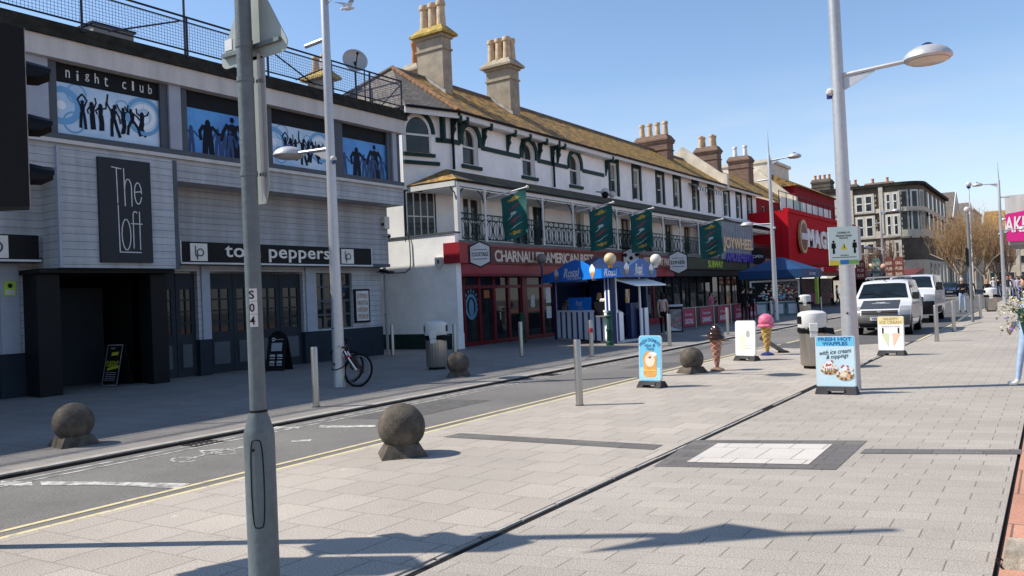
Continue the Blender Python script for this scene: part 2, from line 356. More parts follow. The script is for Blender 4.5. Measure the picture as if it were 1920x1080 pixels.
mb = MB().mat(DRAIN); mb.box((-3.41, -25, -.3), (-3.29, 230, -.018)); mb.box((-.36, -25, -.3), (-.33, 230, -.02)); struct('drain', mb)
mb = MB().mat(KERB); yy = -25.0
while yy < 60:
    if random.random() < .8: mb.box((-3.405, yy, -.02), (-3.375, yy+.48, -.006+random.uniform(-.006, .008)))
    yy += .5
struct('drain', mb)
mb = MB().mat(ASPH2); a = G(1610, 655); mb.poly([(-6.7, 22.6, .004), (-5.9, 22.2, .004), (-3.2, 24.8, .004), (-3.2, 150, .004), (-6.7, 150, .004)]); struct('road', mb)
mb = MB().mat(M('tarmac_patch', (.11, .107, .103), .9, var=.3, scale=9, bmp=.3))
for x0, x1, y0, y1 in ((-8.9, -7.9, 8.6, 10.9), (-8.3, -7.2, 16.5, 18.0), (-9.1, -8.5, 20, 25)): mb.poly([(x0, y0, roadz(x0)+.003), (x1, y0+.1, roadz(x1)+.003), (x1, y1, roadz(x1)+.003), (x0, y1-.05, roadz(x0)+.003)])
struct('road', mb)
mb = MB().mat(DRAIN)
for y in (6.1, 14.8, 26):
    for k in range(6): mb.box((-9.38, y+k*.075, -.2), (-9.05, y+k*.075+.04, roadz(-9.2)+.006))
struct('drain', mb)
# dark bands and the pale panel set in the paving
def gpoly(mb, px, z): mb.poly([G(x, y, z) for x, y in px])
mb = MB().mat(PAVE_D)
gpoly(mb, [(830, 819), (1225, 843), (1243, 834), (862, 812)], .004)
gpoly(mb, [(1612, 850), (1916, 851.5), (1917, 842.5), (1622, 841.5)], .004)
gpoly(mb, [(1225, 874), (1567, 880.5), (1626, 826), (1301, 825)], .004)
struct('pavement', mb)
mb = MB().mat(PAVE_P); gpoly(mb, [(1287, 866), (1516, 870.5), (1561, 832.5), (1346, 831)], .008); struct('pavement', mb)
# painted markings
mb = MB()
def rstrip(x0, x1, y0, y1, dz=.004): mb.poly([(x0, y0, roadz(x0)+dz), (x1, y0, roadz(x1)+dz), (x1, y1, roadz(x1)+dz), (x0, y1, roadz(x0)+dz)])
mb.mat(YPAINT)
for x in (-6.80, -7.02): rstrip(x, x+.07, -25, 24)
mb.mat(WPAINT)
for x in (-9.22, -9.02): rstrip(x, x+.05, -25, 120)
def gr(x, y): return (lambda p: Vector((p.x, p.y, roadz(p.x)+.004)))(G(x, y, -.06))
def rp(px): mb.poly([gr(*p) for p in px])
rp([(2, 905), (60, 908), (62, 916), (0, 914)]); rp([(75, 907), (230, 911), (358, 916), (330, 926), (210, 917), (78, 915)])
rp([(515, 802), (565, 803), (560, 807), (512, 806)]); rp([(600, 801), (706, 802), (704, 806), (598, 806)])
rp([(546, 831), (585, 829), (582, 833), (546, 834)])
# worn bicycle symbol
for cx_, cy_ in ((345, 867), (420, 853)):
    ps = [(cx_+26*math.cos(t*math.pi/8), cy_+5.5*math.sin(t*math.pi/8)) for t in range(17)]
    for t in range(16):
        if (t*7+int(cx_)) % 5 == 0: continue
        i0, i1 = ps[t], ps[t+1]; k = .78
        rp([i0, i1, (cx_+(i1[0]-cx_)*k, cy_+(i1[1]-cy_)*k), (cx_+(i0[0]-cx_)*k, cy_+(i0[1]-cy_)*k)])
for q in ([(348, 866), (385, 856), (388, 857.5), (352, 868)], [(385, 856), (418, 853), (416, 855), (386, 858)], [(385, 858), (372, 849), (376, 849), (389, 857)], [(372, 849), (420, 846), (420, 848), (374, 851)], [(400, 851), (440, 843), (446, 844), (405, 853)], [(430, 846), (462, 840), (462, 843), (432, 849)]): rp(q)
mb.mat(YPAINT)
mb.poly([(-6.7, 24.2, .008), (-6.6, 24.2, .008), (-6.6, 60, .008), (-6.7, 60, .008)]); mb.poly([(-3.3, 25, .008), (-3.22, 25, .008), (-3.22, 70, .008), (-3.3, 70, .008)])
struct('road_markings', mb)
# ================================================================== NIGHTCLUB
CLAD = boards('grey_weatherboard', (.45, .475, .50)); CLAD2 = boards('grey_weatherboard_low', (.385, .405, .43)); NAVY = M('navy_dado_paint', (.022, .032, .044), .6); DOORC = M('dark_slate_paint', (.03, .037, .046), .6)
COLM = M('blue_grey_paint', (.32, .355, .415), .55, var=.08); WHT = M('off_white_paint', (.54, .53, .50), .6, var=.14, streak=True); BLK = M('black_paint', (.012, .013, .015), .45); TRIM = M('slate_trim', (.07, .082, .10), .55)
GLS = glass('shop_glass'); ROOFD = M('roof_felt', (.035, .034, .03), .9, var=.4, scale=3); STEELD = M('dark_galvanised', (.03, .035, .05), .5, .4); LET = M('brushed_letters', (.55, .55, .53), .4, .3); PALE = M('pale_paint', (.60, .62, .63), .6)
XU, XB, XG = -17.45, -18.2, -18.6
LR = 19.65
club = thing('nightclub', 'two storey grey weatherboarded nightclub with dancer posters along its upper windows', 'nightclub', (XG, 8, 0))
zb, zl, zt = 4.87, 5.5, 7.2
hz0 = .95
pY0, pY1 = 8.75, 11.1
mb = MB(club); d1 = (YX(297, 610, XG), YX(373, 610, XG)); d2 = (YX(395, 600, XG), YX(570, 590, XG)); w1 = (YX(594, 560, XG), YX(661, 560, XG))
holes = [(pY0, pY1, 0, 2.72), (d1[0], d1[1], 0, 2.75), (d2[0], d2[1], 0, 2.75), (w1[0], w1[1], 1.0, 2.72), (6.4, 7.95, 0, 2.75)]
mb.mat(CLAD); wall_x(mb, XG, -8, LR, hz0, 3.0, holes); mb.mat(NAVY); wall_x(mb, XG+.02, -8, LR, 0, hz0, holes, .32)
mb.mat(CLAD); mb.box((-30, LR-.01, 0), (XG-.3, LR, 4)); mb.build('ground_floor_wall', club)
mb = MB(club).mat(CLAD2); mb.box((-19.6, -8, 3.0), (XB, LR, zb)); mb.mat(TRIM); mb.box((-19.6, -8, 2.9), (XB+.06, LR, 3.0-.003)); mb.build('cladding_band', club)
mb = MB(club).mat(CLAD); mb.box((-19.6, -8, zb), (XU, LR+.02, zl-.1)); mb.mat(WHT); mb.box((-19.6, -8, zl-.1), (XU+.09, LR+.05, zl-.015))
mb.mat(TRIM); mb.box((-19.6, -8, zl-.015), (XU+.05, LR+.03, zl+.12)); mb.build('upper_cladding', club)
mb = MB(club).mat(WHT); mb.box((-19.6, -8, zt), (XU+.12, LR+.08, zt+.44)); mb.build('fascia_board', club)
mb = MB(club).mat(ROOFD); mb.box((-30, -8, zt+.44), (XU+.20, LR+.14, zt+.56)); mb.box((-30, -8, zt+.56), (XU+.12, LR+.06, zt+.78)); mb.mat(TRIM); mb.box((-29, -8, 3.0), (-19.6, LR, zt+.44)); mb.build('roof', club)
mb = MB(club).mat(COLM); posts_px = [(62, 96), (318, 342), (516-30, 516-6), (622, 642), (735, 757)]
bays = [(112, 306), (355, 490), (513, 622), (643, 728)]
edges = []
for a, b in bays: edges.append((YX(a, 230, XU), YX(b, 250, XU)))
edges = [(2.6, 5.0), (edges[0][0]-3.55, edges[0][0]-1.0)] + edges
edges[3] = (edges[3][0], edges[4][0]-.75)
prev = -8
for a, b in edges+[(LR, LR)]:
    mb = MB(club)
    if a-prev > .5: mb.mat(COLM).box((-19.6, prev+.2, zl+.12), (XU-.02, a-.2, zt)); mb.mat(TRIM).box((-19.6, prev, zl+.12), (XU-.08, prev+.2, zt)); mb.box((-19.6, a-.2, zl+.12), (XU-.08, a, zt))
    else: mb.mat(TRIM).box((-19.6, prev, zl+.12), (XU-.05, a, zt))
    prev = b; mb.build('window_pier', club)
def poster_mat(name, c1, c2, sc):
    m, n, p = _nodes(name); p.inputs['Roughness'].default_value = .35
    f = noise_fac(n, sc, 5, coord='UV', lo=.25, hi=.75); lk(n, mixc(n, f, c1, c2), p.inputs['Base Color']); return m
P1 = poster_mat('poster_pale_blue', (.22, .42, .66), (.62, .74, .84), .9); P2 = poster_mat('poster_deep_blue', (.02, .12, .42), (.09, .38, .78), .8)
PR1 = M('poster_ring_blue', (.14, .36, .62), .4, var=.05); PR2 = M('poster_ring_white', (.72, .80, .87), .4, var=.04); SILH = M('silhouette_ink', (.008, .011, .022), .4, var=.05); SILB = M('silhouette_blue', (.015, .05, .16), .4, var=.05)
def sil(mb, fr, x, z, h, pose, off=.006, fat=1.0):
    s = h/1.8
    def P(a, b): return (x+a*s, z+b*s)
    hd = pose.get('head', (0, 1.62)); mb.disc(fr, *P(*hd), .115*s, .14*s, off, 12)
    if pose.get('hair'): mb.disc(fr, *P(hd[0], hd[1]-.07), .15*s, .2*s, off, 10)
    F_ = fat; mb.flat([P(-.17*F_, 1.42), P(-.13*F_, .95), P(.13*F_, .95), P(.17*F_, 1.42), P(.06, 1.52), P(-.06, 1.52)], fr, off)
    mb.flat([P(-.14*F_, .97), P(-.15*F_, .75), P(.15*F_, .75), P(.14*F_, .97)], fr, off)
    for pts, w in ((pose['la'], .085), (pose['ra'], .085), (pose['ll'], .16), (pose['rl'], .16)):
        mb.line(fr, [P(q[0]*(1+(F_-1)*.5), q[1]) for q in pts], w*s*F_*1.15, off)
PO = [dict(head=(0, 1.6), la=[(-.15, 1.4), (-.3, 1.75), (-.02, 2.1)], ra=[(.15, 1.4), (.3, 1.75), (.02, 2.1)], ll=[(-.08, .9), (-.12, .45), (-.14, 0)], rl=[(.08, .9), (.14, .45), (.18, -.05)]),
      dict(head=(-.03, 1.6), hair=1, la=[(-.15, 1.4), (-.3, 1.15), (-.25, .95)], ra=[(.15, 1.4), (.27, 1.7), (.22, 2.0)], ll=[(-.08, .9), (-.06, .45), (-.04, 0)], rl=[(.08, .9), (.1, .45), (.13, .02)]),
      dict(head=(.0, 1.58), hair=1, la=[(-.15, 1.4), (-.32, 1.2), (-.22, 1.0)], ra=[(.15, 1.4), (.36, 1.45), (.38, 1.85)], ll=[(-.08, .9), (-.02, .45), (-.04, 0)], rl=[(.08, .9), (.13, .45), (.12, .02)]),
      dict(head=(.1, 1.62), la=[(-.15, 1.42), (-.34, 1.75), (-.28, 2.25)], ra=[(.15, 1.4), (.34, 1.1), (.4, .75)], ll=[(-.08, .9), (-.1, .45), (-.1, 0)], rl=[(.08, .9), (.2, .45), (.35, 0)]),
      dict(head=(0, 1.58), la=[(-.15, 1.4), (-.32, 1.6), (-.42, 1.85)], ra=[(.15, 1.4), (.3, 1.5), (.34, 1.9)], ll=[(-.08, .9), (-.0, .45), (-.1, 0)], rl=[(.08, .9), (.1, .5), (.02, .05)]),
      dict(head=(-.1, 1.6), la=[(-.15, 1.42), (-.4, 1.6), (-.5, 1.8)], ra=[(.15, 1.4), (.42, 1.2), (.6, 1.0)], ll=[(-.08, .9), (-.28, .5), (-.34, 0)], rl=[(.08, .9), (.38, .5), (.52, .02)]),
      dict(head=(0, 1.5), hair=1, la=[(-.15, 1.38), (-.36, 1.5), (-.4, 1.8)], ra=[(.15, 1.38), (.4, 1.5), (.55, 1.85)], ll=[(-.08, .9), (-.2, .5), (.02, .1)], rl=[(.08, .9), (.0, .5), (.2, .02)])]
CHUNK = [dict(head=(0, 1.62), hair=1, la=[(-.2, 1.4), (-.34, 1.1), (-.3, .7)], ra=[(.2, 1.4), (.45, 1.1), (.75, 1.0)], ll=[(-.08, .95), (-.12, .45), (-.14, 0)], rl=[(.08, .95), (.12, .45), (.14, 0)]),
         dict(head=(0, 1.7), la=[(-.2, 1.45), (-.36, 1.1), (-.44, .7)], ra=[(.2, 1.45), (.36, 1.15), (.42, .75)], ll=[(-.1, .95), (-.14, .45), (-.16, 0)], rl=[(.1, .95), (.14, .45), (.16, 0)])]
for i, (a, b) in enumerate(edges):
    deep = i in (1, 3, 5) ; top = 6.78
    f = MB(club).mat(BLK); f.box((-19, a, top), (XU-.15, b, zt)); f.box((XU-.5, a, zl+.12), (XU-.2, b, top+.01)); f.mat(TRIM); f.box((-19, a, zl+.12), (XU-.14, b, zl+.16))
    win = f.build('poster_window', club)
    fr = FX(XU-.16); q = MB(club).mat(P2 if deep else P1); w = b-a; z0 = zl+.16; h = top-z0
    q.rect((fr[0]-XV*.04, fr[1], fr[2]), a, b, z0, top, .04)
    if not deep:
        for (u, v, r0, r1, m) in ((.06, .55, .28, .42, PR1), (.05, .55, .0, .10, PR2), (.19, .82, .19, .22, PR1), (.84, .60, .36, .45, PR1), (.84, .60, .19, .30, PR2), (.84, .56, .0, .12, PR2), (.62, .72, .14, .165, PR1), (.16, .25, .2, .24, PR1)):
            q.mat(m)
            cx_, cz_ = a+u*w, z0+v*h
            n = 28
            for t in range(n):
                t0, t1 = 2*math.pi*t/n, 2*math.pi*(t+1)/n
                P = [(min(b, max(a, cx_+r*math.cos(tt))), min(top, max(z0, cz_+r*math.sin(tt)))) for r, tt in ((r0, t0), (r1, t0), (r1, t1), (r0, t1))]
                q.flat(P, fr, .003)
        q.mat(SILH); xs = (.24, .33, .41, .53, .63, .72, .82)
        for k, u in enumerate(xs): sil(q, fr, a+u*w, z0+(.10 if k == 3 else .18)*h, (.66 if k == 3 else .56)*h, PO[k])
    else:
        q.mat(SILB)
        for u in (.08, .5, .6, .7, .9): sil(q, fr, a+u*w, z0+.02, .60*h, CHUNK[int(u*10) % 2], .004, fat=1.2)
        q.mat(SILH); sil(q, fr, a+.34*w, z0+.01, .80*h, CHUNK[0], fat=1.75); sil(q, fr, a+.74*w, z0+.01, .92*h, CHUNK[1], fat=1.7)
    sub(q, 'dancer_poster', win)
    if i == 2:
        q = MB(club).mat(LET); n = 'night club'; y0, y1 = YX(132, 120, XU), YX(287, 160, XU)
        for k, chh in enumerate(n):
            if chh != ' ': q.text(chh, FX(XU-.15), y0+(y1-y0)*k/(len(n)-1), 6.98+(0.03 if chh in 'hlb' else .0), h=.22 if chh in 'hlbti' else .17, w=.045 if chh in 'il' else .09, off=.002, depth=.02)
        sub(q, 'lettering', win)
# porch bay
mb = MB(club).mat(CLAD); by0, by1 = YX(108, 420, XU), YX(331, 420, XU); mb.box((-19, by0, 2.74), (XU+.06, by1, zb+.47)); mb.mat(TRIM); mb.box((XU, by1-.09, 2.74), (XU+.075, by1+.01, zb+.47)); mb.mat(COLM); mb.box((XU, by0-.01, 2.74), (XU+.075, by0+.05, zb+.47)); mb.build('porch_bay', club)
mb = MB(club).mat(BLK); mb.box((-21, pY0-.35, 0), (-20.8, pY1+.35, 2.74)); mb.box((-20.8, pY0-.3, 0), (-17.95, pY0, 2.70)); mb.box((-20.8, pY1, 0), (-17.95, pY1+.25, 2.70)); mb.box((-20.8, pY0-.4, 2.64), (-17.6, pY1+.35, 2.735)); mb.box((-18.05, pY0-.36, 0), (-17.87, pY0+.12, 2.62)); mb.box((-18.05, pY1-.12, 0), (-17.87, pY1+.3, 2.62))
mb.box((-19.7, pY0+.75, 0), (-19.6, pY0+.85, 2.5)); mb.mat(DOORC); mb.box((-20.1, pY0+.1, 0), (-20.05, pY1-.1, 2.4)); mb.build('porch', club)
SIGNB = M('charcoal_sign', (.035, .038, .045), .5, var=.06)
mb = MB(club).mat(SIGNB); sy0, sy1 = YX(181, 400, XU), YX(278, 400, XU); sz0, sz1 = 2.86, 5.2; mb.box((XU+.06, sy0, sz0), (XU+.14, sy1, sz1)); sign = mb.build('name_board', club)
q = MB(club).mat(PALE); fr = (Vector((XU+.14, sy0, sz0)), YV, ZV); sw, sh = sy1-sy0, sz1-sz0
def st(pts, w=.022): q.line(fr, [(a*sw, b*sh) for a, b in pts], w, off=.004)
def arcp(cx_, cy_, rx, ry, a0, a1, n=14): return [(cx_+rx*math.cos(math.radians(a0+(a1-a0)*t/n)), cy_+ry*math.sin(math.radians(a0+(a1-a0)*t/n))) for t in range(n+1)]
st([(.24, .915), (.42, .905)]); st([(.33, .91), (.34, .57)]); st([(.47, .91), (.48, .55)]); st(arcp(.545, .72, .065, .09, 180, 0)+[(.61, .55)])
st([(.67, .69), (.80, .70)]); st(arcp(.735, .68, .07, .105, 0, 340))
st([(.34, .55), (.35, .10), (.76, .10)]); st(arcp(.48, .27, .085, .15, 0, 360)); st([(.62, .14), (.62, .46)]+arcp(.665, .46, .045, .04, 180, 40)); st([(.58, .38), (.80, .38)]); st([(.75, .13), (.75, .50)])
sub(q, 'lettering', sign)
# main sign board
mb = MB(club).mat(BLK); ms0, ms1 = YX(339, 480, XB+.1), YX(695, 480, XB+.1); mb.box((XB, ms0, 2.95), (XB+.12, ms1, 3.47)); mb.mat(PALE); mb.box((XB, ms0-.03, 2.90), (XB+.16, ms1+.03, 2.945)); mb.box((XB, ms1, 2.95), (XB+.14, ms1+.03, 3.49)); mb.box((XB, ms0-.03, 2.95), (XB+.14, ms0, 3.49)); sign = mb.build('sign_board', club)
fr = FX(XB+.12); q = MB(club).mat(LET); t0, t1 = YX(421, 480, XB+.12), YX(617, 483, XB+.12)
q.text('tom peppers', fr, (t0+t1)/2, 3.19, w=t1-t0, h=.42, depth=.03, bold=.012, sp=1.05)
sub(q, 'lettering', sign)
for a, b in ((356, 388), (639, 662)):
    q = MB(club); c0, c1 = YX(a, 480, XB+.12), YX(b, 480, XB+.12); q.mat(LET); q.rect(fr, c0, c1, 2.98, 3.43, .03); q.mat(TRIM); fr2 = FX(XB+.15); cc = (c0+c1)/2
    q.line(fr2, [(cc-.10, 3.36), (cc-.10, 3.12), (cc-.04, 3.08)], .035); q.ring(fr2, cc+.04, 3.2, .07, .105); q.line(fr2, [(cc-.05, 3.25), (cc-.05, 3.02)], .035); sub(q, 'badge', sign)
mb = MB(club).mat(BLK); l1 = YX(72, 465, XB+.1); mb.box((XB, 3.0, 2.95), (XB+.12, l1, 3.47)); mb.mat(PALE); mb.box((XB, 3, 2.9), (XB+.16, l1+.03, 2.945)); mb.mat(LET); mb.box((XB+.12, l1-1.1, 2.97), (XB+.15, l1-.62, 3.44)); mb.mat(TRIM); mb.ring(FX(XB+.15), l1-.85, 3.2, .09, .13); sign = mb.build('sign_board', club)
def door_set(y0, y1, leaves, name='door'):
    fr = FX(XG-.12); w = (y1-y0)/leaves
    for k in range(leaves):
        a, b = y0+k*w+.012, y0+(k+1)*w-.012; d = MB(club).mat(DOORC); hs = []; pw = (b-a); rows = 4
        z0_, z1_ = 1.1, 2.3
        pr = [(a+.1+j*(pw-.2)/2+.02, a+.1+(j+1)*(pw-.2)/2-.02, z0_+r*(z1_-z0_)/rows+.02, z0_+(r+1)*(z1_-z0_)/rows-.02) for j in range(2) for r in range(rows)]
        wall_x(d, XG-.12, a, b, .02, 2.7, pr, .05); d.box((XG-.12, a+.1, .2), (XG-.105, b-.1, .9)); d.mat(TRIM).box((XG-.10, a+.14, .25), (XG-.095, b-.14, .85))
        do = d.build(name, club); g = MB(club).mat(GLS)
        for p in pr: g.rect(FX(XG-.16), p[0]-.01, p[1]+.01, p[2]-.01, p[3]+.01, .01)
        sub(g, 'pane', do)
door_set(d1[0], d1[1], 2); door_set(d2[0], d2[1], 4); door_set(6.4, 7.95, 2)
f = MB(club).mat(TRIM); pr = []
nc, nr = 4, 4
for j in range(nc):
    for r in range(nr):
        ww, hh = (w1[1]-w1[0])/nc, 1.72/nr; pr.append((w1[0]+j*ww+.03, w1[0]+(j+1)*ww-.03, 1.0+r*hh+.03, 1.0+(r+1)*hh-.03))
wall_x(f, XG-.1, w1[0], w1[1], 1.0, 2.72, pr, .06); fo = f.build('window', club); g = MB(club).mat(GLS); g.rect(FX(XG-.16), w1[0], w1[1], 1.0, 2.72, .01); sub(g, 'pane', fo)
for a, b in ((YX(572, 560, XG), YX(593, 560, XG)), (YX(376, 560, XG), YX(394, 560, XG)), (7.95, 8.37)):
    mb = MB(club).mat(COLM); mb.box((XG, a+.02, hz0), (XG+.05, b-.02, 2.88)); mb.build('pier', club)
mb = MB(club).mat(BLK); a, b = YX(663, 575, XG), YX(691, 575, XG); mb.box((XG, a, 1.12), (XG+.07, b, 2.2)); mb.mat(PALE); mb.box((XG+.07, a+.06, 1.18), (XG+.075, b-.06, 2.14)); mb.mat(M('menu_print', (.45, .36, .30), .5, var=.4, scale=9))
for k in range(4): mb.box((XG+.075, a+.1, 1.24+k*.22), (XG+.079, b-.1, 1.24+k*.22+.15))
tag_o = mb.build('menu_case', club)
# small fittings on the corner: security cameras and lamps
def fit(name, label, cat, mb_, loc): o = mb_.build(name, loc=loc); return tag(o, label, cat)
mb = MB().mat(WHT); mb.box((-.05, -.22, -.2), (.12, .0, .2)); mb.mat(BLK); mb.box((-.02, -.225, -.1), (.08, -.22, .0)); fit('alarm_box', 'white alarm box on the corner of the grey weatherboarded club', 'alarm box', mb, (XB+.02, LR-.05, 4.35))
mb = MB().mat(WHT); mb.cyl((0, 0, 0), (.12, .0, -.02), .035); mb.sphere((.18, 0, -.04), .075, 12); mb.mat(BLK); mb.sphere((.21, -.02, -.06), .055, 10); fit('security_camera', 'white dome camera under the alarm box on the club corner', 'camera', mb, (XB+.0, LR-.15, 3.95))
mb = MB().mat(BLK); mb.cyl((0, 0, 0), (.25, .0, .05), .02); mb.hull8([(.2, -.13, -.02), (.62, -.13, -.08), (.62, .13, -.08), (.2, .13, -.02)], [(.2, -.13, .1), (.62, -.13, .0), (.62, .13, .0), (.2, .13, .1)]); fit('flood_lamp', 'black flood lamp on a short arm at the end of the long black sign', 'lamp', mb, (XG, LR-.12, 2.75))
mb = MB().mat(M('grey_pipe', (.25, .26, .27), .5)); mb.cyl((0, 0, 0), (0, 0, 2.9), .05); mb.box((-.05, -.06, 1.3), (.06, .06, 1.36)); fit('drainpipe', 'grey drainpipe at the right hand corner of the club', 'drainpipe', mb, (XG+.1, LR+.1, 0))
mb = MB().mat(M('lime_sign', (.35, .55, .08), .5)); mb.box((0, -.12, -.16), (.02, .12, .16)); mb.mat(WHT); mb.box((.02, -.09, -.13), (.024, .09, -.03)); mb.mat(BLK); mb.disc(FX(.022), 0, .06, .05); fit('safety_notice', 'small lime and white notice on the wall left of the club porch', 'notice', mb, (XG+.055, 8.16, 2.35))
# roof railing
rail = thing('roof_railing', 'dark steel railing filled with wire mesh along the flat club roof', 'railing', (XU+.0, 8, zt+.8))
XR = XU+.1; rz0, rz1 = zt+.80, zt+1.72
mb = MB(rail).mat(STEELD); mb.tube([(XR, -8, rz1), (XR, LR, rz1), (XR-3.5, LR, rz1)], .028, 6); mb.tube([(XR, -8, rz1-.12), (XR, LR-.1, rz1-.12)], .018, 5); mb.tube([(XR, -8, rz0+.1), (XR, LR, rz0+.1), (XR-3.5, LR, rz0+.1)], .022, 5); mb.tube([(XR-.0, LR, rz0+.5), (XR-3.5, LR, rz0+.5)], .02, 5); mb.build('rail', rail)
yy = [YX(p, 60, XR) for p in (154, 350, 500)]+[16.6, 18.2]
for y in [-4, 0, 3.5]+yy+[LR]:
    mb = MB(rail).mat(STEELD); mb.cyl((XR, y, rz0-.1), (XR, y, rz1), .03, n=6); mb.box((XR-.06, y-.06, rz0-.1), (XR+.06, y+.06, rz0-.06)); mb.build('post', rail)
for a, b in ((yy[0]-.1, yy[0]-2.0), (yy[1]-.2, yy[1]-2.0), (yy[2]-.1, yy[2]+1.6), (yy[3], yy[3]-1.4)): mb = MB(rail).mat(STEELD); mb.tube([(XR, a, rz1-.15), (XR+.05, b, rz0+.05)], .022, 5); mb.build('brace', rail)
mb = MB(rail).mat(STEELD); mb.tube([(XR, LR, rz1-.1), (XR-1.2, LR, rz0+.1)], .02, 5); mb.tube([(XR-1.3, LR, rz0), (XR-1.3, LR, rz1)], .025, 5); mb.build('brace', rail)
mb = MB(rail).mat(M('mesh_wire', (.10, .13, .22), .5, .3)); y = -6.0
while y < LR-.05: mb.cyl((XR, y, rz0+.1), (XR, y, rz1-.12), .0055, n=3, caps=False); y += .075
z = rz0+.17
while z < rz1-.12: mb.cyl((XR, -6, z), (XR, LR, z), .0055, n=3, caps=False); z += .075
mb.build('wire_mesh', rail)
mb = MB().mat(M('mast_steel', (.05, .055, .07), .5, .4)); mb.cyl((0, 0, 0), (0, 0, 3.2), .03, n=8); fit('mast', 'thin dark mast rising from the club roof railing', 'mast', mb, (XU-.1, YX(350, 50, XU), zt+.8))
mb = MB().mat(M('plant_box', (.3, .29, .27), .7)); mb.box((-.8, -.5, 0), (.8, .5, .55)); mb.mat(ROOFD); mb.box((-.85, -.55, .55), (.85, .55, .6)); fit('roof_plant_box', 'low grey plant box standing behind the club roof mesh', 'plant box', mb, (-19.2, 10.6, zt+.8))
# satellite dish
sd = thing('satellite_dish', 'grey satellite dish on a pole above the club roof railing', 'satellite dish', (XU-.6, YX(668, 180, XU-.6), zt+.8))
DISH = M('dish_grey', (.42, .42, .41), .5, .1); pz = ZX(663, 115, XU-.6)-(zt+.8)
mb = MB().mat(STEELD); mb.cyl((0, 0, -.1), (0, 0, pz), .035); mb.build('pole', sd)
ax = (Vector((.75, -.5, .25)).normalized()).to_track_quat('Z', 'Y').to_matrix()
mb = MB().mat(DISH); mb.lathe([(.02, -.12), (.2, -.09), (.33, -.03), (.40, .05), (.385, .05), (.32, -.01), (.2, -.06), (.02, -.09)], (.05, -.05, pz), 24, axis=ax); mb.build('dish', sd, smooth=40)
mb = MB().mat(BLK); v = ax @ Vector((0, 0, .45)); mb.tube([Vector((.05, -.05, pz-.3)), Vector((.05, -.05, pz-.1))+v*.7, Vector((.05, -.05, pz))+v], .018, 5); mb.sphere(Vector((.05, -.05, pz))+v, .05, 8); mb.build('feed_arm', sd)
mb = MB().mat(BLK); mb.cyl((.1, .3, -.1), (.1, .3, pz+.15), .02); mb.build('aerial', sd)
# ================================================================== TERRACE
STUC = M('white_stucco', (.86, .86, .84), .8, var=.10, scale=1.2, bmp=.15, bscale=30); CREAM = M('cream_stucco', (.66, .60, .48), .85, var=.22, scale=1.1, bmp=.15); GREEN = M('dark_green_paint', (.018, .045, .042), .5); GRN2 = M('green_black_iron', (.016, .038, .036), .5)
TILE = bricks('lichen_tiles', (.13, .10, .065), (.17, .13, .085), (.05, .04, .03), .28, .16, .012, lichen=((.50, .275, .065), 3.2, .42, .60), bmp=1.0, var=.35)
TILE2 = bricks('mossy_tiles', (.17, .12, .06), (.22, .15, .07), (.07, .05, .03), .28, .16, .012, lichen=((.48, .275, .06), 3.6, .42, .60), bmp=1.0, var=.35)
SLATE = bricks('grey_slates', (.15, .13, .115), (.21, .185, .16), (.06, .055, .05), .24, .15, .012, lichen=((.40, .36, .30), 6, .56, .7), bmp=1.0, var=.3)
VTILE = bricks('veranda_tiles', (.09, .08, .06), (.115, .10, .075), (.045, .04, .03), .3, .18, .012, lichen=((.24, .17, .05), 1.4, .48, .72), bmp=.8)
HIPT = M('hip_tile', (.36, .19, .10), .85, var=.4, scale=6); LEAD = M('lead_flashing', (.42, .41, .38), .7, var=.4, scale=5)
RENDER = M('chimney_render', (.34, .29, .22), .9, var=.25, scale=2.2, bmp=.4, bscale=25); YLICH = M('yellow_lichen_stone', (.42, .30, .08), .9, var=.45, scale=5, bmp=.4); POT = M('buff_chimney_pot', (.56, .42, .27), .8, var=.25, scale=5); POTR = M('terracotta_pot', (.45, .20, .09), .8, var=.25)
BRICK = bricks('brown_brick', (.13, .07, .05), (.24, .125, .085), (.26, .22, .18), .225, .075, .010, bmp=.8, var=.3)
WFR = M('white_frame', (.66, .66, .63), .5, var=.06); WGL = glass('window_glass', (.03, .035, .035), .06); WCUR = M('net_curtain', (.32, .30, .25), .6, var=.25, scale=3)
XW, XV_, XE, XRD = -18.8, -17.25, -18.38, -21.4
ZE, ZR = 8.83, 11.03
ZVE, ZVW, ZF = 5.98, 6.68, 3.82
def sash(root, X, y0, y1, z0, z1, frame=WFR, glassm=WGL, t=.07, name='window', mull=0, cross=True, depth=.14):
    f = MB(root).mat(frame); pr = []; n = mull+1; w = (y1-y0)/n; zm = z0+(z1-z0)*.5
    for k in range(n):
        a, b = y0+k*w+t*.8, y0+(k+1)*w-t*.8
        pr += [(a, b, z0+t, zm-t*.4), (a, b, zm+t*.4, z1-t)] if cross else [(a, b, z0+t, z1-t)]
    wall_x(f, X-depth, y0, y1, z0, z1, pr, .06); o = f.build(name, root)
    g = MB(root).mat(glassm); g.rect(FX(X-depth-.05), y0+.01, y1-.01, z0+.01, z1-.01, .01)
    if random.random() < .65: g.mat(WCUR); k_ = random.choice((.3, .45, .2, .6)); g.rect(FX(X-depth-.039), y0+.08, y1-.08, z1-(z1-z0)*k_, z1-.06, .002)
    sub(g, 'pane', o); return o
def pots(mb, pts, z, h=.85, r=.17):
    for x, y in pts: mb.lathe([(r*.95, z-.05), (r, z+h*.1), (r*.86, z+h*.5), (r*.82, z+h*.78), (r*1.02, z+h*.82), (r*1.05, z+h*.93), (r*.95, z+h), (r*.7, z+h), (r*.65, z+h*.7)], (x, y, 0), 14)
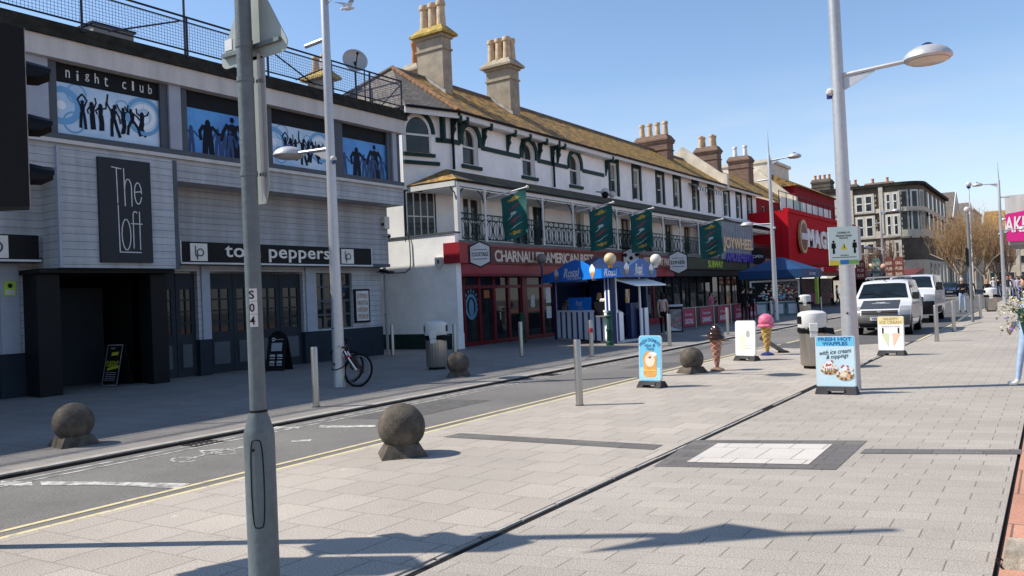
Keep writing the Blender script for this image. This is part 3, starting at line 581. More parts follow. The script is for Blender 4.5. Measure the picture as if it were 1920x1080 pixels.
def scroll_bracket(mb, X, y, z, h=.75, d=.42, w=.13):
    mb.prism([(0, 0), (d, 0), (d, -.12), (d*.72, -.2), (d*.45, -.18), (d*.30, -.35), (d*.38, -.48), (d*.2, -.6), (0, -h)], (Vector((X, y+w/2, z)), XV, ZV), w)
    mb.cyl((X+d*.78, y-w*.62, z-.19), (X+d*.78, y+w*.62, z-.19), .085, n=10)
# ---------- building A
A = thing('white_villa', 'white stuccoed corner house with arched upper windows, green brackets and two tall rendered chimneys', 'house', (XW, 24, 0))
yA0, yA1 = 24.07, 37.0
arch = []
for a, b, zt_, zb_ in ((867, 894, 231, 303), (978, 1002, 258, 324), (1066, 1087, 278, 342)):
    arch.append((YX(a, 270, XW), YX(b, 270, XW), ZX((a+b)/2, zb_, XW), ZX((a+b)/2, zt_, XW)))
arch = [(a, a+1.02, 6.98, 8.52) for a, b, c, d in arch]
fd = [(YX(868, 380, XW)+.0, YX(868, 380, XW)+1.2, ZF, 5.75), (28.0, 29.3, ZF, 5.75), (29.6, 30.6, ZF, 5.75), (33.0, 34.2, ZF, 5.75), (35.3, 36.3, ZF, 5.75)]
mb = MB(A).mat(STUC); wall_x(mb, XW, yA0, yA1, ZF-.2, ZE-.02, [(*h[:2], h[2], h[3]) for h in arch]+fd, .35)
CD = Vector((-.342, -.94, 0)); can = Matrix((( .94, CD.x, 0, XW), (-.342, CD.y, 0, yA0), (0, 0, 1, 0), (0, 0, 0, 1)))
mb.M = can; mb.box((-.4, 0, ZF-.2), (0, 2.15, ZE-.02)); mb.M = None; mb.box((-25, 22.06, ZF-.2), (-19.55, 22.4, ZE-.02))
mb.box((-24, yA0+.4, ZF-.2), (XW-.4, yA1-.02, ZE-.05))
for a, b, c, d in arch:   # arch spandrels
    r = (b-a)/2; ym = (a+b)/2; zc = d-r
    for sgn in (-1, 1):
        pts = [(ym+sgn*r, zc), (ym+sgn*r, d+.0), (ym, d+.0)]+[(ym+sgn*r*math.sin(t*math.pi/16), zc+r*math.cos(t*math.pi/16)) for t in range(0, 9)]
        if sgn < 0: pts = pts[::-1]
        mb.prism(pts, (Vector((XW-.35, 0, 0)), YV, ZV), .349)
mb.build('wall', A)
mb = MB(A).mat(GREEN)   # arch hoods, string band and sills
def hood(mb, X, ym, zc, r0, r1, z0, t):
    pts = [(ym+r1*math.cos(k*math.pi/16), zc+r1*math.sin(k*math.pi/16)) for k in range(17)]+[(ym+r0*math.cos(k*math.pi/16), zc+r0*math.sin(k*math.pi/16)) for k in range(16, -1, -1)]
    for k in range(16):
        mb.prism([pts[k], pts[k+1], pts[32-k], pts[33-k]][::-1] if False else [pts[33-k], pts[k], pts[k+1], pts[32-k]], (Vector((X, 0, 0)), YV, ZV), t)
zs_ = 7.78
prev = yA0
for a, b, c, d in arch:
    r = (b-a)/2; ym = (a+b)/2; hood(mb, XW, ym, d-r, r, r+.2, 0, .07); mb.box((XW, a-.2, zs_-.02), (XW+.07, a, d-r)); mb.box((XW, b, zs_-.02), (XW+.07, b+.2, d-r)); mb.box((XW, prev+.002, zs_-.09), (XW+.05, a-.2, zs_+.09)); prev = b+.2; mb.box((XW, a-.12, c-.14), (XW+.1, b+.12, c))
mb.box((XW, prev, zs_-.09), (XW+.05, yA1-.5, zs_+.09))
mb.build('moulding', A); mb = MB(A).mat(GREEN); mb.M = can; mb.box((0, 0, zs_-.09), (.05, .72, zs_+.09)); mb.M = None; mb.build('moulding', A); mb = MB(A).mat(GREEN); mb.M = can; mb.box((0, .62, 6.80), (.1, 2.12, 6.93))
mb.M = None; mb.build('moulding', A)
mb = MB(A).mat(WFR); mb.M = can; fr = (Vector((0, 0, 0)), -YV, ZV)
wc, wr = 1.52, .5
def canp(lst, t, m, off=0): mb.mat(m).prism([(-a, b) for a, b in lst], (Vector((off, 0, 0)), -YV, ZV), t) if False else mb.mat(m).prism([(a, b) for a, b in lst], (Vector((off, 0, 0)), YV, ZV), t)
arcpts = lambda r: [(wc+r, 7.25)]+[(wc+r*math.cos(k*math.pi/14), 7.98+.72*r/.6*math.sin(k*math.pi/14)) for k in range(15)]+[(wc-r, 7.25)]
canp(arcpts(.58), .05, WFR); canp(arcpts(.48), .01, WGL, .05); canp([(wc-.48, 7.86), (wc+.48, 7.86), (wc+.48, 7.93), (wc-.48, 7.93)], .03, WFR, .055)
mb.mat(GREEN); mb.box((0, wc-.72, 7.1), (.1, wc+.6, 7.22))
for k in range(14):
    t0, t1 = k*math.pi/14, (k+1)*math.pi/14
    mb.prism([(wc+r*math.cos(t), 7.98+.78*r/.66*math.sin(t)) for r, t in ((.62, t0), (.76, t0), (.76, t1), (.62, t1))], (Vector((0, 0, 0)), YV, ZV), .07)
mb.M = None; mb.build('window', A)
mb = MB(A).mat(WFR); mb.M = can   # lower canted window, three lights
l0, l1, z0, z1 = .95, 2.1, 3.98, 5.75
mb.mat(GREEN).box((0, l0-.1, z0-.05), (.04, l1+.1, z1+.08)); mb.mat(WGL).box((.04, l0, z0), (.05, l1, z1)); mb.mat(WFR)
for k in range(5): mb.box((.05, l0+(l1-l0)*k/4-.022, z0), (.07, l0+(l1-l0)*k/4+.022, z1))
for z in (z0, (z0+z1)/2, z1): mb.box((.051, l0, z-.022), (.068, l1, z+.022))
mb.M = None; mb.build('window', A)
for a, b, c, d in arch:
    f = MB(A).mat(WFR); r = (b-a)/2; ym = (a+b)/2; zc = d-r; X = XW-.2
    for k in range(14):
        t0, t1 = k*math.pi/14, (k+1)*math.pi/14
        f.prism([(ym+q*math.cos(t), zc+q*math.sin(t)) for q, t in ((r-.09, t0), (r, t0), (r, t1), (r-.09, t1))], (Vector((X, 0, 0)), YV, ZV), .06)
    f.box((X, a, c), (X+.06, a+.09, zc)); f.box((X, b-.09, c), (X+.06, b, zc)); f.box((X, a+.09, c), (X+.06, b-.09, c+.09)); f.box((X, a+.09, c+.72), (X+.055, b-.09, c+.79)); f.mat(STUC).box((XW-.34, a-.0, c), (XW-.21, a+.0001, zc))
    o = f.build('window', A); g = MB(A).mat(WGL); g.rect(FX(X-.02), a, b, c, d, .01); g.mat(WCUR); g.rect(FX(X-.009), a+.12, b-.5, c+.8, d-.12, .002); sub(g, 'pane', o)
for a, b, c, d in fd: sash(A, XW, a, b, c, d, GREEN if a > 27 and a < 31 else WFR, t=.08, name='veranda_door', mull=1)
for px in (845, 858, 903, 948, 976, 1007, 1030, 1041, 1131):
    mb = MB(A).mat(GREEN); scroll_bracket(mb, XW, YX(px, 240, XW)+.05, ZE-.12, .95, .5); mb.build('eave_bracket', A)
mb = MB(A).mat(GREEN); mb.M = can; mb.box((0, .42, 7.75), (.28, .52, 8.72)); mb.M = None; mb.build('eave_bracket', A)
# roof
CL = 2.25; P = lambda X, y, z: Vector((X, y, z))
def roof_slab(mb, q, t=.09):  # sloping slab with thickness below
    n = (Vector(q[1])-Vector(q[0])).cross(Vector(q[2])-Vector(q[1])).normalized(); n = n if n.z > 0 else -n
    lo = [Vector(p)-n*t for p in q]; mb.hull8(lo, q)
C0 = P(XE, 23.98, ZE+.03); A0 = P(XRD, 23.75, ZR); mb = MB(A)
mb.mat(TILE); roof_slab(mb, [C0, P(XE, yA1, ZE+.03), P(XRD, yA1, ZR), A0]); roof_slab(mb, [A0, P(XRD, yA1, ZR), P(2*XRD-XE, yA1, ZE), P(2*XRD-XE, 23.5, ZE)])
mb.mat(SLATE); E0 = C0+CD*CL; Q0 = P(-26.5, E0.y+.2, ZE); n_ = (C0-E0).cross(A0-E0).normalized()
for tri_ in ([E0, C0, A0], [Q0, E0, A0]):
    nn_ = (tri_[1]-tri_[0]).cross(tri_[2]-tri_[0]).normalized(); nn_ = nn_ if nn_.z > 0 else -nn_; k0 = mb.pts(tri_+[q-nn_*.08 for q in tri_])
    for f_ in ((0, 1, 2), (5, 4, 3), (0, 3, 4, 1), (1, 4, 5, 2), (2, 5, 3, 0)): mb.face([k0+i for i in f_])
mb.mat(HIPT)
n = 16
for k in range(n):
    p0, p1 = C0.lerp(A0, k/n), C0.lerp(A0, (k+1.02)/n); mb.cyl(p0+ZV*.03, p1+ZV*.04, .11, .10, 8)
mb.mat(M('ridge_tile', (.16, .13, .11), .9, var=.3)); mb.cyl(A0, P(XRD, yA1, ZR), .11, n=8); mb.cyl(A0, Q0, .11, n=8); mb.build('roof', A)
mb = MB(A).mat(WFR); mb.box((XE-.02, 23.98, ZE-.24), (XE+.03, yA1, ZE+.0)); mb.box((XW, 24.05, ZE-.26), (XE-.02, yA1, ZE-.21)); mb.mat(BLK); mb.cyl((XE+.09, 23.95, ZE+.0), (XE+.09, yA1, ZE+.0), .055, n=8)
nd = Vector((.94, -.342, 0)); p = P(XE, 23.98, 0)
q0, q1 = p, p+CD*CL; mb.mat(WFR); mb.hull8([q1+ZV*(ZE-.24), q0+ZV*(ZE-.24), q0-nd*.06+ZV*(ZE-.24), q1-nd*.06+ZV*(ZE-.24)], [q1+ZV*ZE, q0+ZV*ZE, q0-nd*.06+ZV*ZE, q1-nd*.06+ZV*ZE]); mb.mat(BLK); mb.cyl(q0+nd*.08+ZV*(ZE+.0), q1+nd*.08+ZV*(ZE+.0), .055, n=8); mb.build('gutter_board', A)
for px in (851, 1038):
    y = YX(px, 300, XW+.1); mb = MB(A).mat(BLK); mb.tube([(XE+.05, y, ZE-.05), (XW+.1, y, ZE-.5), (XW+.1, y, ZVW+.02)], .05, 8); mb.build('drainpipe', A)
def chimney(root, x0, x1, y0, y1, z0, z1, mat_, capm, potm, npot=(3, 1), ph=.9, pr=.17, flare=.22, name='chimney', band=True):
    c = MB(root).mat(mat_); c.box((x0, y0, z0), (x1, y1, z1)); 
    if band: c.box((x0-.05, y0-.05, z1-.62), (x1+.05, y1+.05, z1-.54)); c.box((x0-.07, y0-.07, z1-.12), (x1+.07, y1+.07, z1+.0))
    c.mat(capm); lo = [(x0-flare, y0-flare, z1+.003), (x1+flare, y0-flare, z1+.003), (x1+flare, y1+flare, z1+.003), (x0-flare, y1+flare, z1+.003)]
    c.hull8(lo, [(a, b, z1+.1) for a, b, _ in lo]); c.hull8([(a, b, z1+.1) for a, b, _ in lo], [(x0+.08, y0+.08, z1+.42), (x1-.08, y0+.08, z1+.42), (x1-.08, y1-.08, z1+.42), (x0+.08, y1-.08, z1+.42)])
    c.mat(LEAD); k = 8
    o = c.build(name, root); nx, ny = npot
    for i in range(nx):
        for j in range(ny):
            p = MB(root).mat(potm); pots(p, [(x0+(x1-x0)*(i+.5)/nx, y0+(y1-y0)*(j+.5)/ny)], z1+.42, ph, pr); sub(p, 'chimney_pot', o, smooth=40)
    return o
def flash(root, x0, x1, y):   # stepped lead flashing where the near chimney face meets the tiles
    m_ = MB(root).mat(LEAD); sl_ = (ZR-ZE)/(XE-XRD)
    for k in range(24):
        a = x0+(x1-x0)*k/24; b = x0+(x1-x0)*(k+1)/24; z = ZR-sl_*(max(a, XRD)-XRD) if a > XRD else ZR; m_.box((a, y-.03, z-.12), (b, y, z+.12))
    m_.build('flashing', root)
# A chimneys: front corner found on the tiles
x1a = -20.35; ya = YX(833, 185, x1a); yb = YX(849, 170, x1a)
x0a = AY(783, 130, ya).x; zc = AY(833, 60, ya).z
chimney(A, x0a, x1a, ya, yb, 9.2, ZX(835, 62, x1a)-.05, RENDER, YLICH, POT, (3, 1), 1.02, .2); flash(A, max(x0a, -22), x1a+.1, ya)
x1b = -20.2; ya2 = YX(958, 205, x1b); yb2 = YX(975, 200, x1b); x0b = AY(912, 150, ya2).x
chimney(A, x0b, x1b, ya2, yb2, 9.2, ZX(958, 122, x1b)-.02, RENDER, M('grey_cap_stone', (.36, .31, .23), .9, var=.3), POT, (3, 2), .95, .19); flash(A, max(x0b, -22), x1b+.1, ya2)
chimney(A, -26.5, -25.6, AX(779, 120, -26).y-.4, AX(779, 120, -26).y+.4, 9, ZX(779, 138, -26), RENDER, RENDER, POTR, (1, 1), 1.2, .16, band=False)
chimney(A, -24.6, -23.6, YX(596, 150, -24), YX(606, 150, -24)+.2, 8, ZX(600, 150, -24), RENDER, YLICH, POT, (2, 1), .6, .16, band=False)
# ---------- veranda builder
def veranda(root, y0, y1, post_px, hip=False, balus=True):
    mb = MB(root).mat(VTILE)
    if hip:
        c = P(XV_+.08, y0-.05, ZVE); e = P(XW, y0+1.5, ZVW); roof_slab(mb, [c, P(XV_+.08, y1, ZVE), P(XW, y1, ZVW), e], .05); mb.mat(TILE2); roof_slab(mb, [P(-21.2, y0-.05, ZVE), c, e, P(-21.2, y0+1.5, ZVW)], .05)
    else: roof_slab(mb, [P(XV_+.08, y0, ZVE), P(XV_+.08, y1, ZVE), P(XW, y1, ZVW), P(XW, y0, ZVW)], .05)
    mb.build('veranda_roof', root)
    mb = MB(root).mat(WFR); mb.box((XV_-.03, y0, ZVE-.24), (XV_+.04, y1, ZVE-.06)); mb.mat(BLK); mb.cyl((XV_+.10, y0, ZVE-.05), (XV_+.10, y1, ZVE-.05), .045, n=6)
    if hip: mb.mat(WFR); mb.box((-21.2, y0-.03, ZVE-.24), (XV_-.03, y0+.04, ZVE-.06))
    mb.mat(STUC); mb.box((XW, y0+.02, ZVE-.30), (XV_-.04, y1, ZVE-.26)); mb.build('veranda_fascia', root)
    mb = MB(root).mat(M('veranda_floor', (.16, .16, .15), .8)); mb.box((XW-.3, y0, ZF-.18), (XV_+.05, y1, ZF)); mb.build('veranda_floor', root)
    ys = [y0+.06]+[YX(p, 430, XV_) for p in post_px]
    for k, y in enumerate(ys):
        p = MB(root).mat(WFR)
        if k == 0 and hip: p.box((XV_-.13, y-.06, ZF), (XV_+.03, y+.12, ZVE-.24))
        else: p.cyl((XV_, y, ZF), (XV_, y, ZVE-.24), .055, .05, 8); p.box((XV_-.08, y-.08, ZVE-.32), (XV_+.03, y+.08, ZVE-.24)); p.box((XV_-.075, y-.075, ZF), (XV_+.03, y+.075, ZF+.3))
        p.build('veranda_post', root)
        b = MB(root).mat(GRN2)
        for s in (-1, 1): b.tube([(XV_-.02, y+s*.04, ZVE-.75), (XV_-.02, y+s*.12, ZVE-.5), (XV_-.02, y+s*.38, ZVE-.30)], .022, 5)
        b.build('post_scroll', root)
    ys.append(y1)
    for a, c in zip(ys[:-1], ys[1:]):
        if c-a < .3: continue
        b = MB(root).mat(GRN2); z0, z1 = ZF+.08, ZF+.98
        for z in (z0, z1-.2, z1): b.box((XV_-.03, a+.06, z-.02), (XV_+.012, c-.06, z+.022))
        n = max(1, round((c-a)/.44)); w = (c-a)/n
        for k in range(n):
            ym = a+(k+.5)*w; fr = (Vector((XV_-.01, 0, 0)), YV, ZV)
            for s in (-1, 1):
                pts = [(ym+s*(.02+.16*math.sin(math.pi*t/10)), z0+(z1-.2-z0)*t/10) for t in range(11)]; b.line(fr, pts, .024, t=.016)
            b.line(fr, [(ym-w/2, z0), (ym-w/2, z1)], .026, t=.018); b.line(fr, [(ym, z0), (ym, z1-.2)], .018, t=.014)
            for s in (-.11, .11): b.ring(fr, ym+s, z1-.1, .05, .075, .012, 10)
        b.build('balustrade', root)
veranda(A, 22.2, 37.0, [911, 1019, 1075, 1110], True)
# ground floor of A: white flank wall, red shopfront
mb = MB(A).mat(STUC); mb.box((-26, 22.0, .55), (XV_+.02, 22.28, 4.06)); mb.mat(M('dark_green_dado', (.015, .035, .03), .6)); mb.box((-26, 21.98, 0), (XV_-.25, 22.26, .55)); mb.mat(STUC); mb.box((XV_-.25, 21.96, 0), (XV_+.03, 22.3, .55)); mb.mat(TRIM); mb.box((-26, 21.96, 4.06), (XV_+.04, 22.3, 4.12)); mb.build('flank_wall', A)
RED = M('shopfront_red', (.30, .018, .03), .4, var=.1); RED2 = M('shopfront_dark_red', (.17, .012, .018), .4, var=.1); BRN = M('sign_brown', (.15, .035, .025), .5, var=.3, scale=1); INT = M('dim_interior', (.05, .04, .035), .8, var=.5, scale=2)
sE = 47.3; XS = -17.9
mb = MB(A).mat(INT); mb.box((-22, 22.3, 0), (-21.9, 37, ZF-.2)); mb.mat(RED2); mb.box((XS-.1, 22.3, 2.55), (XV_-.02, 37.0, 2.95)); mb.mat(RED); mb.box((XV_-.06, 22.3, 2.62), (XV_+.03, 37.0, 3.0-.002)); mb.box((XV_-.4, 21.85, 3.0), (XV_+.32, 22.32, 3.72)); mb.build('shop_header', A)
sgn = MB(A).mat(BRN); sgn.box((XV_, 22.32, 3.0), (XV_+.12, 37.0, 3.62)); sgn.mat(RED); sgn.box((XV_, 22.32, 3.62), (XV_+.16, 37.0, 3.68)); so_ = sgn.build('shop_sign', A)
q = MB(A).mat(M('cream_letters', (.70, .56, .46), .5)); fr = FX(XV_+.12); a, b = YX(927, 480, XV_+.12), YX(1112, 482, XV_+.12)
q.text('CHARNALLIES AMERICAN REST', fr, (a+b)/2, 3.3, w=b-a, h=.44, depth=.015, bold=.025, sp=.90); sub(q, 'lettering', so_)
px_f = [(873, 893), (897, 931), (933, 960), (962, 998)]
mb = MB(A).mat(RED2); yy = [22.35, 23.2, 24.15, 25.1, 26.1, 27.0, 27.35, 28.6, 29.5, 30.5, 31.4, 33, 34.5, 36, 37.0]
for i, y in enumerate(yy): mb.box((XS-.06, y-.07, 0), (XS+.06, y+.07, 2.55))
mb.box((XS-.04, 22.35, .02), (XS+.05, 37, .16)); mb.box((XS-.04, 22.35, 2.12), (XS+.05, 37, 2.24)); mb.box((XS-.3, 27.0, 0), (XS+.1, 27.35, 2.55)); mb.build('shopfront_frame', A)
g = MB(A).mat(GLS)
for a, b in zip(yy[:-1], yy[1:]): g.box((XS-.02, a+.07, .16), (XS-.01, b-.07, 2.12)); g.box((XS-.02, a+.07, 2.24), (XS-.01, b-.07, 2.55))
g.build('shopfront_glass', A)
q = MB(A); BLU = M('sticker_blue', (.12, .28, .42), .5); fr = FX(XS-.008)
q.mat(BLU).ring(fr, 23.68, 1.45, .26, .36, ry=1.35); q.disc(fr, 23.68, 1.42, .16, .32)
for k in range(11):
    t = math.radians(200-k*22); q.line(fr, [(23.68+.40*math.cos(t), 1.5+.5*math.sin(t)), (23.68+.46*math.cos(t), 1.5+.58*math.sin(t))], .07)
q.build('window_sticker', A)
for (y, z, w, h) in ((22.6, .95, .35, .16), (27.75, 1.3, .3, .5), (28.95, 1.45, .4, .7), (28.95, .8, .4, .5), (29.9, 1.2, .3, .3), (25.5, .9, .06, .3)): q = MB(A).mat(PALE); q.flat([(y, z), (y+w, z), (y+w, z+h), (y, z+h)], fr); q.build('window_poster', A)
q = MB(A).mat(M('amber_board', (.42, .14, .05), .6)); q.flat([(24.5, 1.75), (24.85, 1.75), (24.85, 2.05), (24.5, 2.05)], fr); q.build('window_poster', A); q = MB(A).mat(M('poster_tan', (.35, .27, .16), .6, var=.5, scale=8)); q.flat([(22.5, 1.2), (23.0, 1.2), (23.0, 1.95), (22.5, 1.95)], fr)
q.build('window_poster', A)
# ---------- building B and C
def plain_house(name, label, y0, y1, wins, root_y, tile, posts, wallm=STUC, ver=True):
    R = thing(name, label, 'house', (XW, root_y, 0)); mb = MB(R).mat(wallm); hs = [(YX(a, 340, XW), YX(a, 340, XW)+w, 6.85, 8.52) for a, w in wins]
    doors = []; y = y0+1.2
    while y < y1-1.5: doors.append((y, y+1.1, ZF, 5.7)); y += 2.9
    wall_x(mb, XW, y0, y1, ZF-.2, ZE-.02, hs+(doors if ver else []), .35); mb.box((-24, y0+.02, 0), (XW-.4, y1-.02, ZE-.05)); mb.build('wall', R)
    for a, b, c, d in hs:
        s_ = MB(R).mat(GREEN); s_.box((XW-.02, a-.16, c-.02), (XW+.05, a, d+.02)); s_.box((XW-.02, b, c-.02), (XW+.05, b+.22, d+.02)); s_.box((XW-.02, a-.16, d+.02), (XW+.05, b+.22, d+.24)); s_.build('window_surround', R); sash(R, XW, a, b, c, d, depth=.1)
    if ver:
        for a, b, c, d in doors: sash(R, XW, a, b, c, d, M('brown_door_frame', (.06, .05, .045), .5), t=.09, name='veranda_door', mull=1)
    mb = MB(R).mat(tile); roof_slab(mb, [P(XE, y0, ZE+.03), P(XE, y1, ZE+.03), P(XRD, y1, ZR), P(XRD, y0, ZR)]); roof_slab(mb, [P(XRD, y0, ZR), P(XRD, y1, ZR), P(2*XRD-XE, y1, ZE), P(2*XRD-XE, y0, ZE)]); mb.mat(M('ridge_tile', (.16, .13, .11))); mb.cyl((XRD, y0, ZR), (XRD, y1, ZR), .11, n=8); mb.build('roof', R)
    mb = MB(R).mat(WFR); mb.box((XE-.02, y0, ZE-.18), (XE+.03, y1, ZE+.0)); mb.mat(BLK); mb.cyl((XE+.09, y0, ZE+.02), (XE+.09, y1, ZE+.02), .055, n=8); mb.build('gutter_board', R)
    if ver: veranda(R, y0, y1, posts)
    return R
B = plain_house('white_terrace_house', 'long white house of narrow sash windows under mossy tiles, beyond the arched villa', 37.02, 54.0, [(1144, .8), (1187, .8), (1231, .85), (1263, .85), (1298, .8), (1327, .8)], 45, TILE2, [1157, 1187, 1243, 1275, 1309])
chimney(B, -22.6, -20.4, YX(1250, 270, -20.4), YX(1262, 270, -20.4), 9, ZX(1250, 262, -20.4)+.0, BRICK, BRICK, POT, (4, 1), .9, .19, .12)
def parapet(root, y, t, mat_, h=.55, xr=XRD):
    mb = MB(root).mat(mat_); prof = [(XE+.15, ZE-.3), (XE+.15, ZE+.75), (XE-.4, ZE+1.0), (xr, ZR+h+.35), (2*xr-XE, ZE+.5), (2*xr-XE, ZE-.3)]; mb.prism(prof, (Vector((0, y+t, 0)), XV, ZV), t); mb.mat(LEAD)
    mb.build('parapet_wall', root)
parapet(B, 53.7, .4, CREAM)
for k, px in enumerate((1291, 1322)):
    t = MB(B).mat(WFR); y = YX(px, 350, XW); n = 8
    for j in range(n):
        (t.mat(WFR) if j % 2 else t.mat(M('awning_grey', (.18, .18, .17), .7))).hull8([(XW, y+j*.22, 8.5), (XW+.55, y+j*.22, 8.2), (XW+.55, y+j*.22+.218, 8.2), (XW, y+j*.22+.218, 8.5)], [(XW, y+j*.22, 8.53), (XW+.55, y+j*.22, 8.23), (XW+.55, y+j*.22+.218, 8.23), (XW, y+j*.22+.218, 8.53)]); t.box((XW+.55, y+j*.22, 8.02), (XW+.565, y+j*.22+.21, 8.23))
    t.build('small_awning', B)
C_ = plain_house('white_end_house', 'short white house with three sash windows between two cream parapets', 54.12, 61.8, [(1356, .9), (1379, .9), (1399, .9)], 58, TILE2, [1345])
chimney(C_, -22.2, -20.5, YX(1344, 290, -20.5), YX(1352, 290, -20.5), 9, ZX(1346, 283, -20.5), BRICK, BRICK, POT, (2, 2), .85, .2, .12)
mb = MB(C_).mat(STUC); mb.hull8([(XW, 54.5, 6.6), (XV_+.4, 54.5, 6.05), (XV_+.4, 61.8, 6.05), (XW, 61.8, 6.6)], [(XW, 54.5, 6.75), (XV_+.4, 54.5, 6.2), (XV_+.4, 61.8, 6.2), (XW, 61.8, 6.75)]); mb.build('canopy', C_)
# ---------- red houses
DRED = M('dark_red_wall', (.25, .016, .024), .75, var=.12, spec=.06)
D = thing('red_terrace_house', 'dark red house with small white windows between the white terrace and the amusement hall', 'house', (XW, 66, 0))
mb = MB(D).mat(DRED); ws = [(63.3, 64.2, 6.9, 8.2), (65.6, 66.5, 6.9, 8.2), (67.8, 68.7, 6.9, 8.2), (69.8, 70.6, 6.9, 8.2)]; wall_x(mb, XW, 61.82, 71.5, ZF, ZE-.1, ws, .35); mb.box((-24, 61.9, 0), (XW-.4, 71.4, ZE-.2)); mb.build('wall', D)
for w in ws: sash(D, XW, *w, depth=.1)
mb = MB(D).mat(TILE2); roof_slab(mb, [P(XE, 61.82, ZE), P(XE, 71.5, ZE), P(XRD, 71.5, ZR), P(XRD, 61.82, ZR)]); mb.build('roof', D); parapet(D, 71.3, .5, CREAM, .9)
mb = MB(D).mat(CREAM); mb.box((-26, 71.85, 8), (-20.5, 78, 12.9)); mb.box((-26.2, 71.75, 12.9), (-20.3, 78.2, 13.15)); mb.build('rear_block', D)
chimney(D, -22.3, -20.6, YX(1403, 310, -20.6), YX(1412, 310, -20.6), 9, ZX(1404, 300, -20.6), BRICK, BRICK, WFR, (2, 1), .9, .2, .12)
mb = MB(D).mat(BLK); mb.box((XW, 61.85, 5.6), (XV_+.5, 71.4, 6.6)); mb.mat(M('pale_panel', (.42, .41, .38), .7)); mb.box((XW+.2, 61.9, ZF), (XW+.25, 71.4, 5.6)); mb.mat(WFR)
for y in (63.5, 66, 68.5): mb.box((XV_-.05, y, ZF), (XV_+.05, y+.14, 5.6))
mb.mat(GRN2)
for z in (ZF+.1, ZF+.95): mb.box((XV_-.03, 62, z), (XV_+.02, 71, z+.05))
y = 62
while y < 71: mb.box((XV_-.02, y, ZF+.1), (XV_+.0, y+.03, ZF+.95)); y += .16
mb.build('balcony', D)
E_ = thing('amusement_hall', 'bright red amusement hall with a boxy front and big white letters', 'amusement hall', (-16, 66, 0))
XM = -16.0; m0, m1 = YX(1478, 450, XM), 84.0
MRED = M('bright_red_front', (.46, .012, .022), .7, var=.08, spec=.05)
mb = MB(E_).mat(MRED); mb.box((-24, m0, 3.5), (XM-.5, m1, 7.35)); mb.hull8([(XM-.5, m0, 3.55), (XM-.25, m0, 3.4), (XM-.25, m1, 3.4), (XM-.5, m1, 3.55)], [(XM-.5, m0, 7.3), (XM, m0, 7.2), (XM, m1, 7.2), (XM-.5, m1, 7.3)]); mb.box((XM-.3, m0-.05, 7.2), (XM+.12, m1, 7.5)); mb.box((XM-.45, m0-.05, 3.5), (XM+.05, m0+.25, 7.2)); mb.build('box_front', E_)
mb = MB(E_).mat(DRED); mb.box((-25, 72.3, 7.35), (-18.6, 88, 10.6)); mb.mat(TILE); mb.hull8([(-25.3, 72.0, 10.6), (-18.2, 72.0, 10.6), (-18.2, 88.2, 10.6), (-25.3, 88.2, 10.6)], [(-22.2, 72.0, 12.4), (-21.6, 72.0, 12.4), (-21.6, 88.2, 12.4), (-22.2, 88.2, 12.4)]); mb.build('upper_block', E_)
sgn = MB(E_).mat(M('badge_gold', (.5, .33, .15), .4, var=.3, scale=4)); fr = FX(XM); yc = YX(1504, 450, XM); zc = 5.55
sgn.prism([(yc+1.15*math.cos(k*math.pi/14), zc+1.3*math.sin(k*math.pi/14)) for k in range(28)], fr, .18); sgn.mat(BRN); sgn.disc(FX(XM+.18), yc, zc, .95, 1.08); sgn.mat(PALE); sgn.rect(FX(XM+.18), yc-.9, yc+.9, zc-.25, zc+.25, .05); bd = sgn.build('round_badge', E_)
q = MB(E_).mat(M('white_letters', (.78, .76, .72), .5)); a, b = YX(1514, 450, XM+.1), YX(1556, 455, XM+.1); q.text('MAGIC', FX(XM), a, 5.5, w=(b-a)*1.22, h=1.5, align='L', depth=.14, bold=.05, sp=1.12); sub(q, 'lettering', bd)
for k in range(5): mb = MB(E_); mb.mat((WFR, M('mint_panel', (.36, .52, .46), .6), WFR, PALE, WFR)[k]).box((XM-.9, m0+1.6+k*3.3, 7.52), (XM-.85, m0+1.6+k*3.3+3.2, 8.6)); mb.build('balcony_panel', E_)
mb = MB(E_).mat(BLK); mb.cyl((XM-.8, m0+1, 8.95), (XM-.8, m0+23, 8.95), .03, n=5)
for k in range(12): mb.cyl((XM-.8, m0+1+k*2, 7.5), (XM-.8, m0+1+k*2, 9.0), .03, n=5)
mb.build('balcony_rail', E_)
mb = MB(E_).mat(BRN); mb.box((XM+.0, m0+3, 2.5), (XM+.9, m1, 2.75)); mb.mat(MRED); mb.box((XM+.5, m0+3, 2.75), (XM+.95, m1, 3.2)); mb.mat(BLK); mb.box((-22, m0+.2, 0), (-21.9, m1, 3.4)); mb.mat(CREAM)
for k in range(3):
    y = m0+4.5+k*6; mb.prism([(y, 2.98), (y+1.6, 2.8), (y+1.6, 3.15)], FX(XM+.955), .02)
mb.mat(M('lime_post', (.42, .55, .08), .5)); mb.box((XM+.7, m0+4.2, .3), (XM+.9, m0+4.6, 2.5)); mb.mat(M('arcade_goods', (.22, .13, .12), .7, var=.9, scale=5)); mb.box((-18.5, m0+4, 0), (-18.3, m1, 2.4)); mb.mat(M('arcade_pink', (.42, .12, .18), .6, var=.5, scale=4)); mb.box((-17.4, m0+8, .2), (-16.8, m0+13, 1.1)); mb.build('arcade_front', E_)
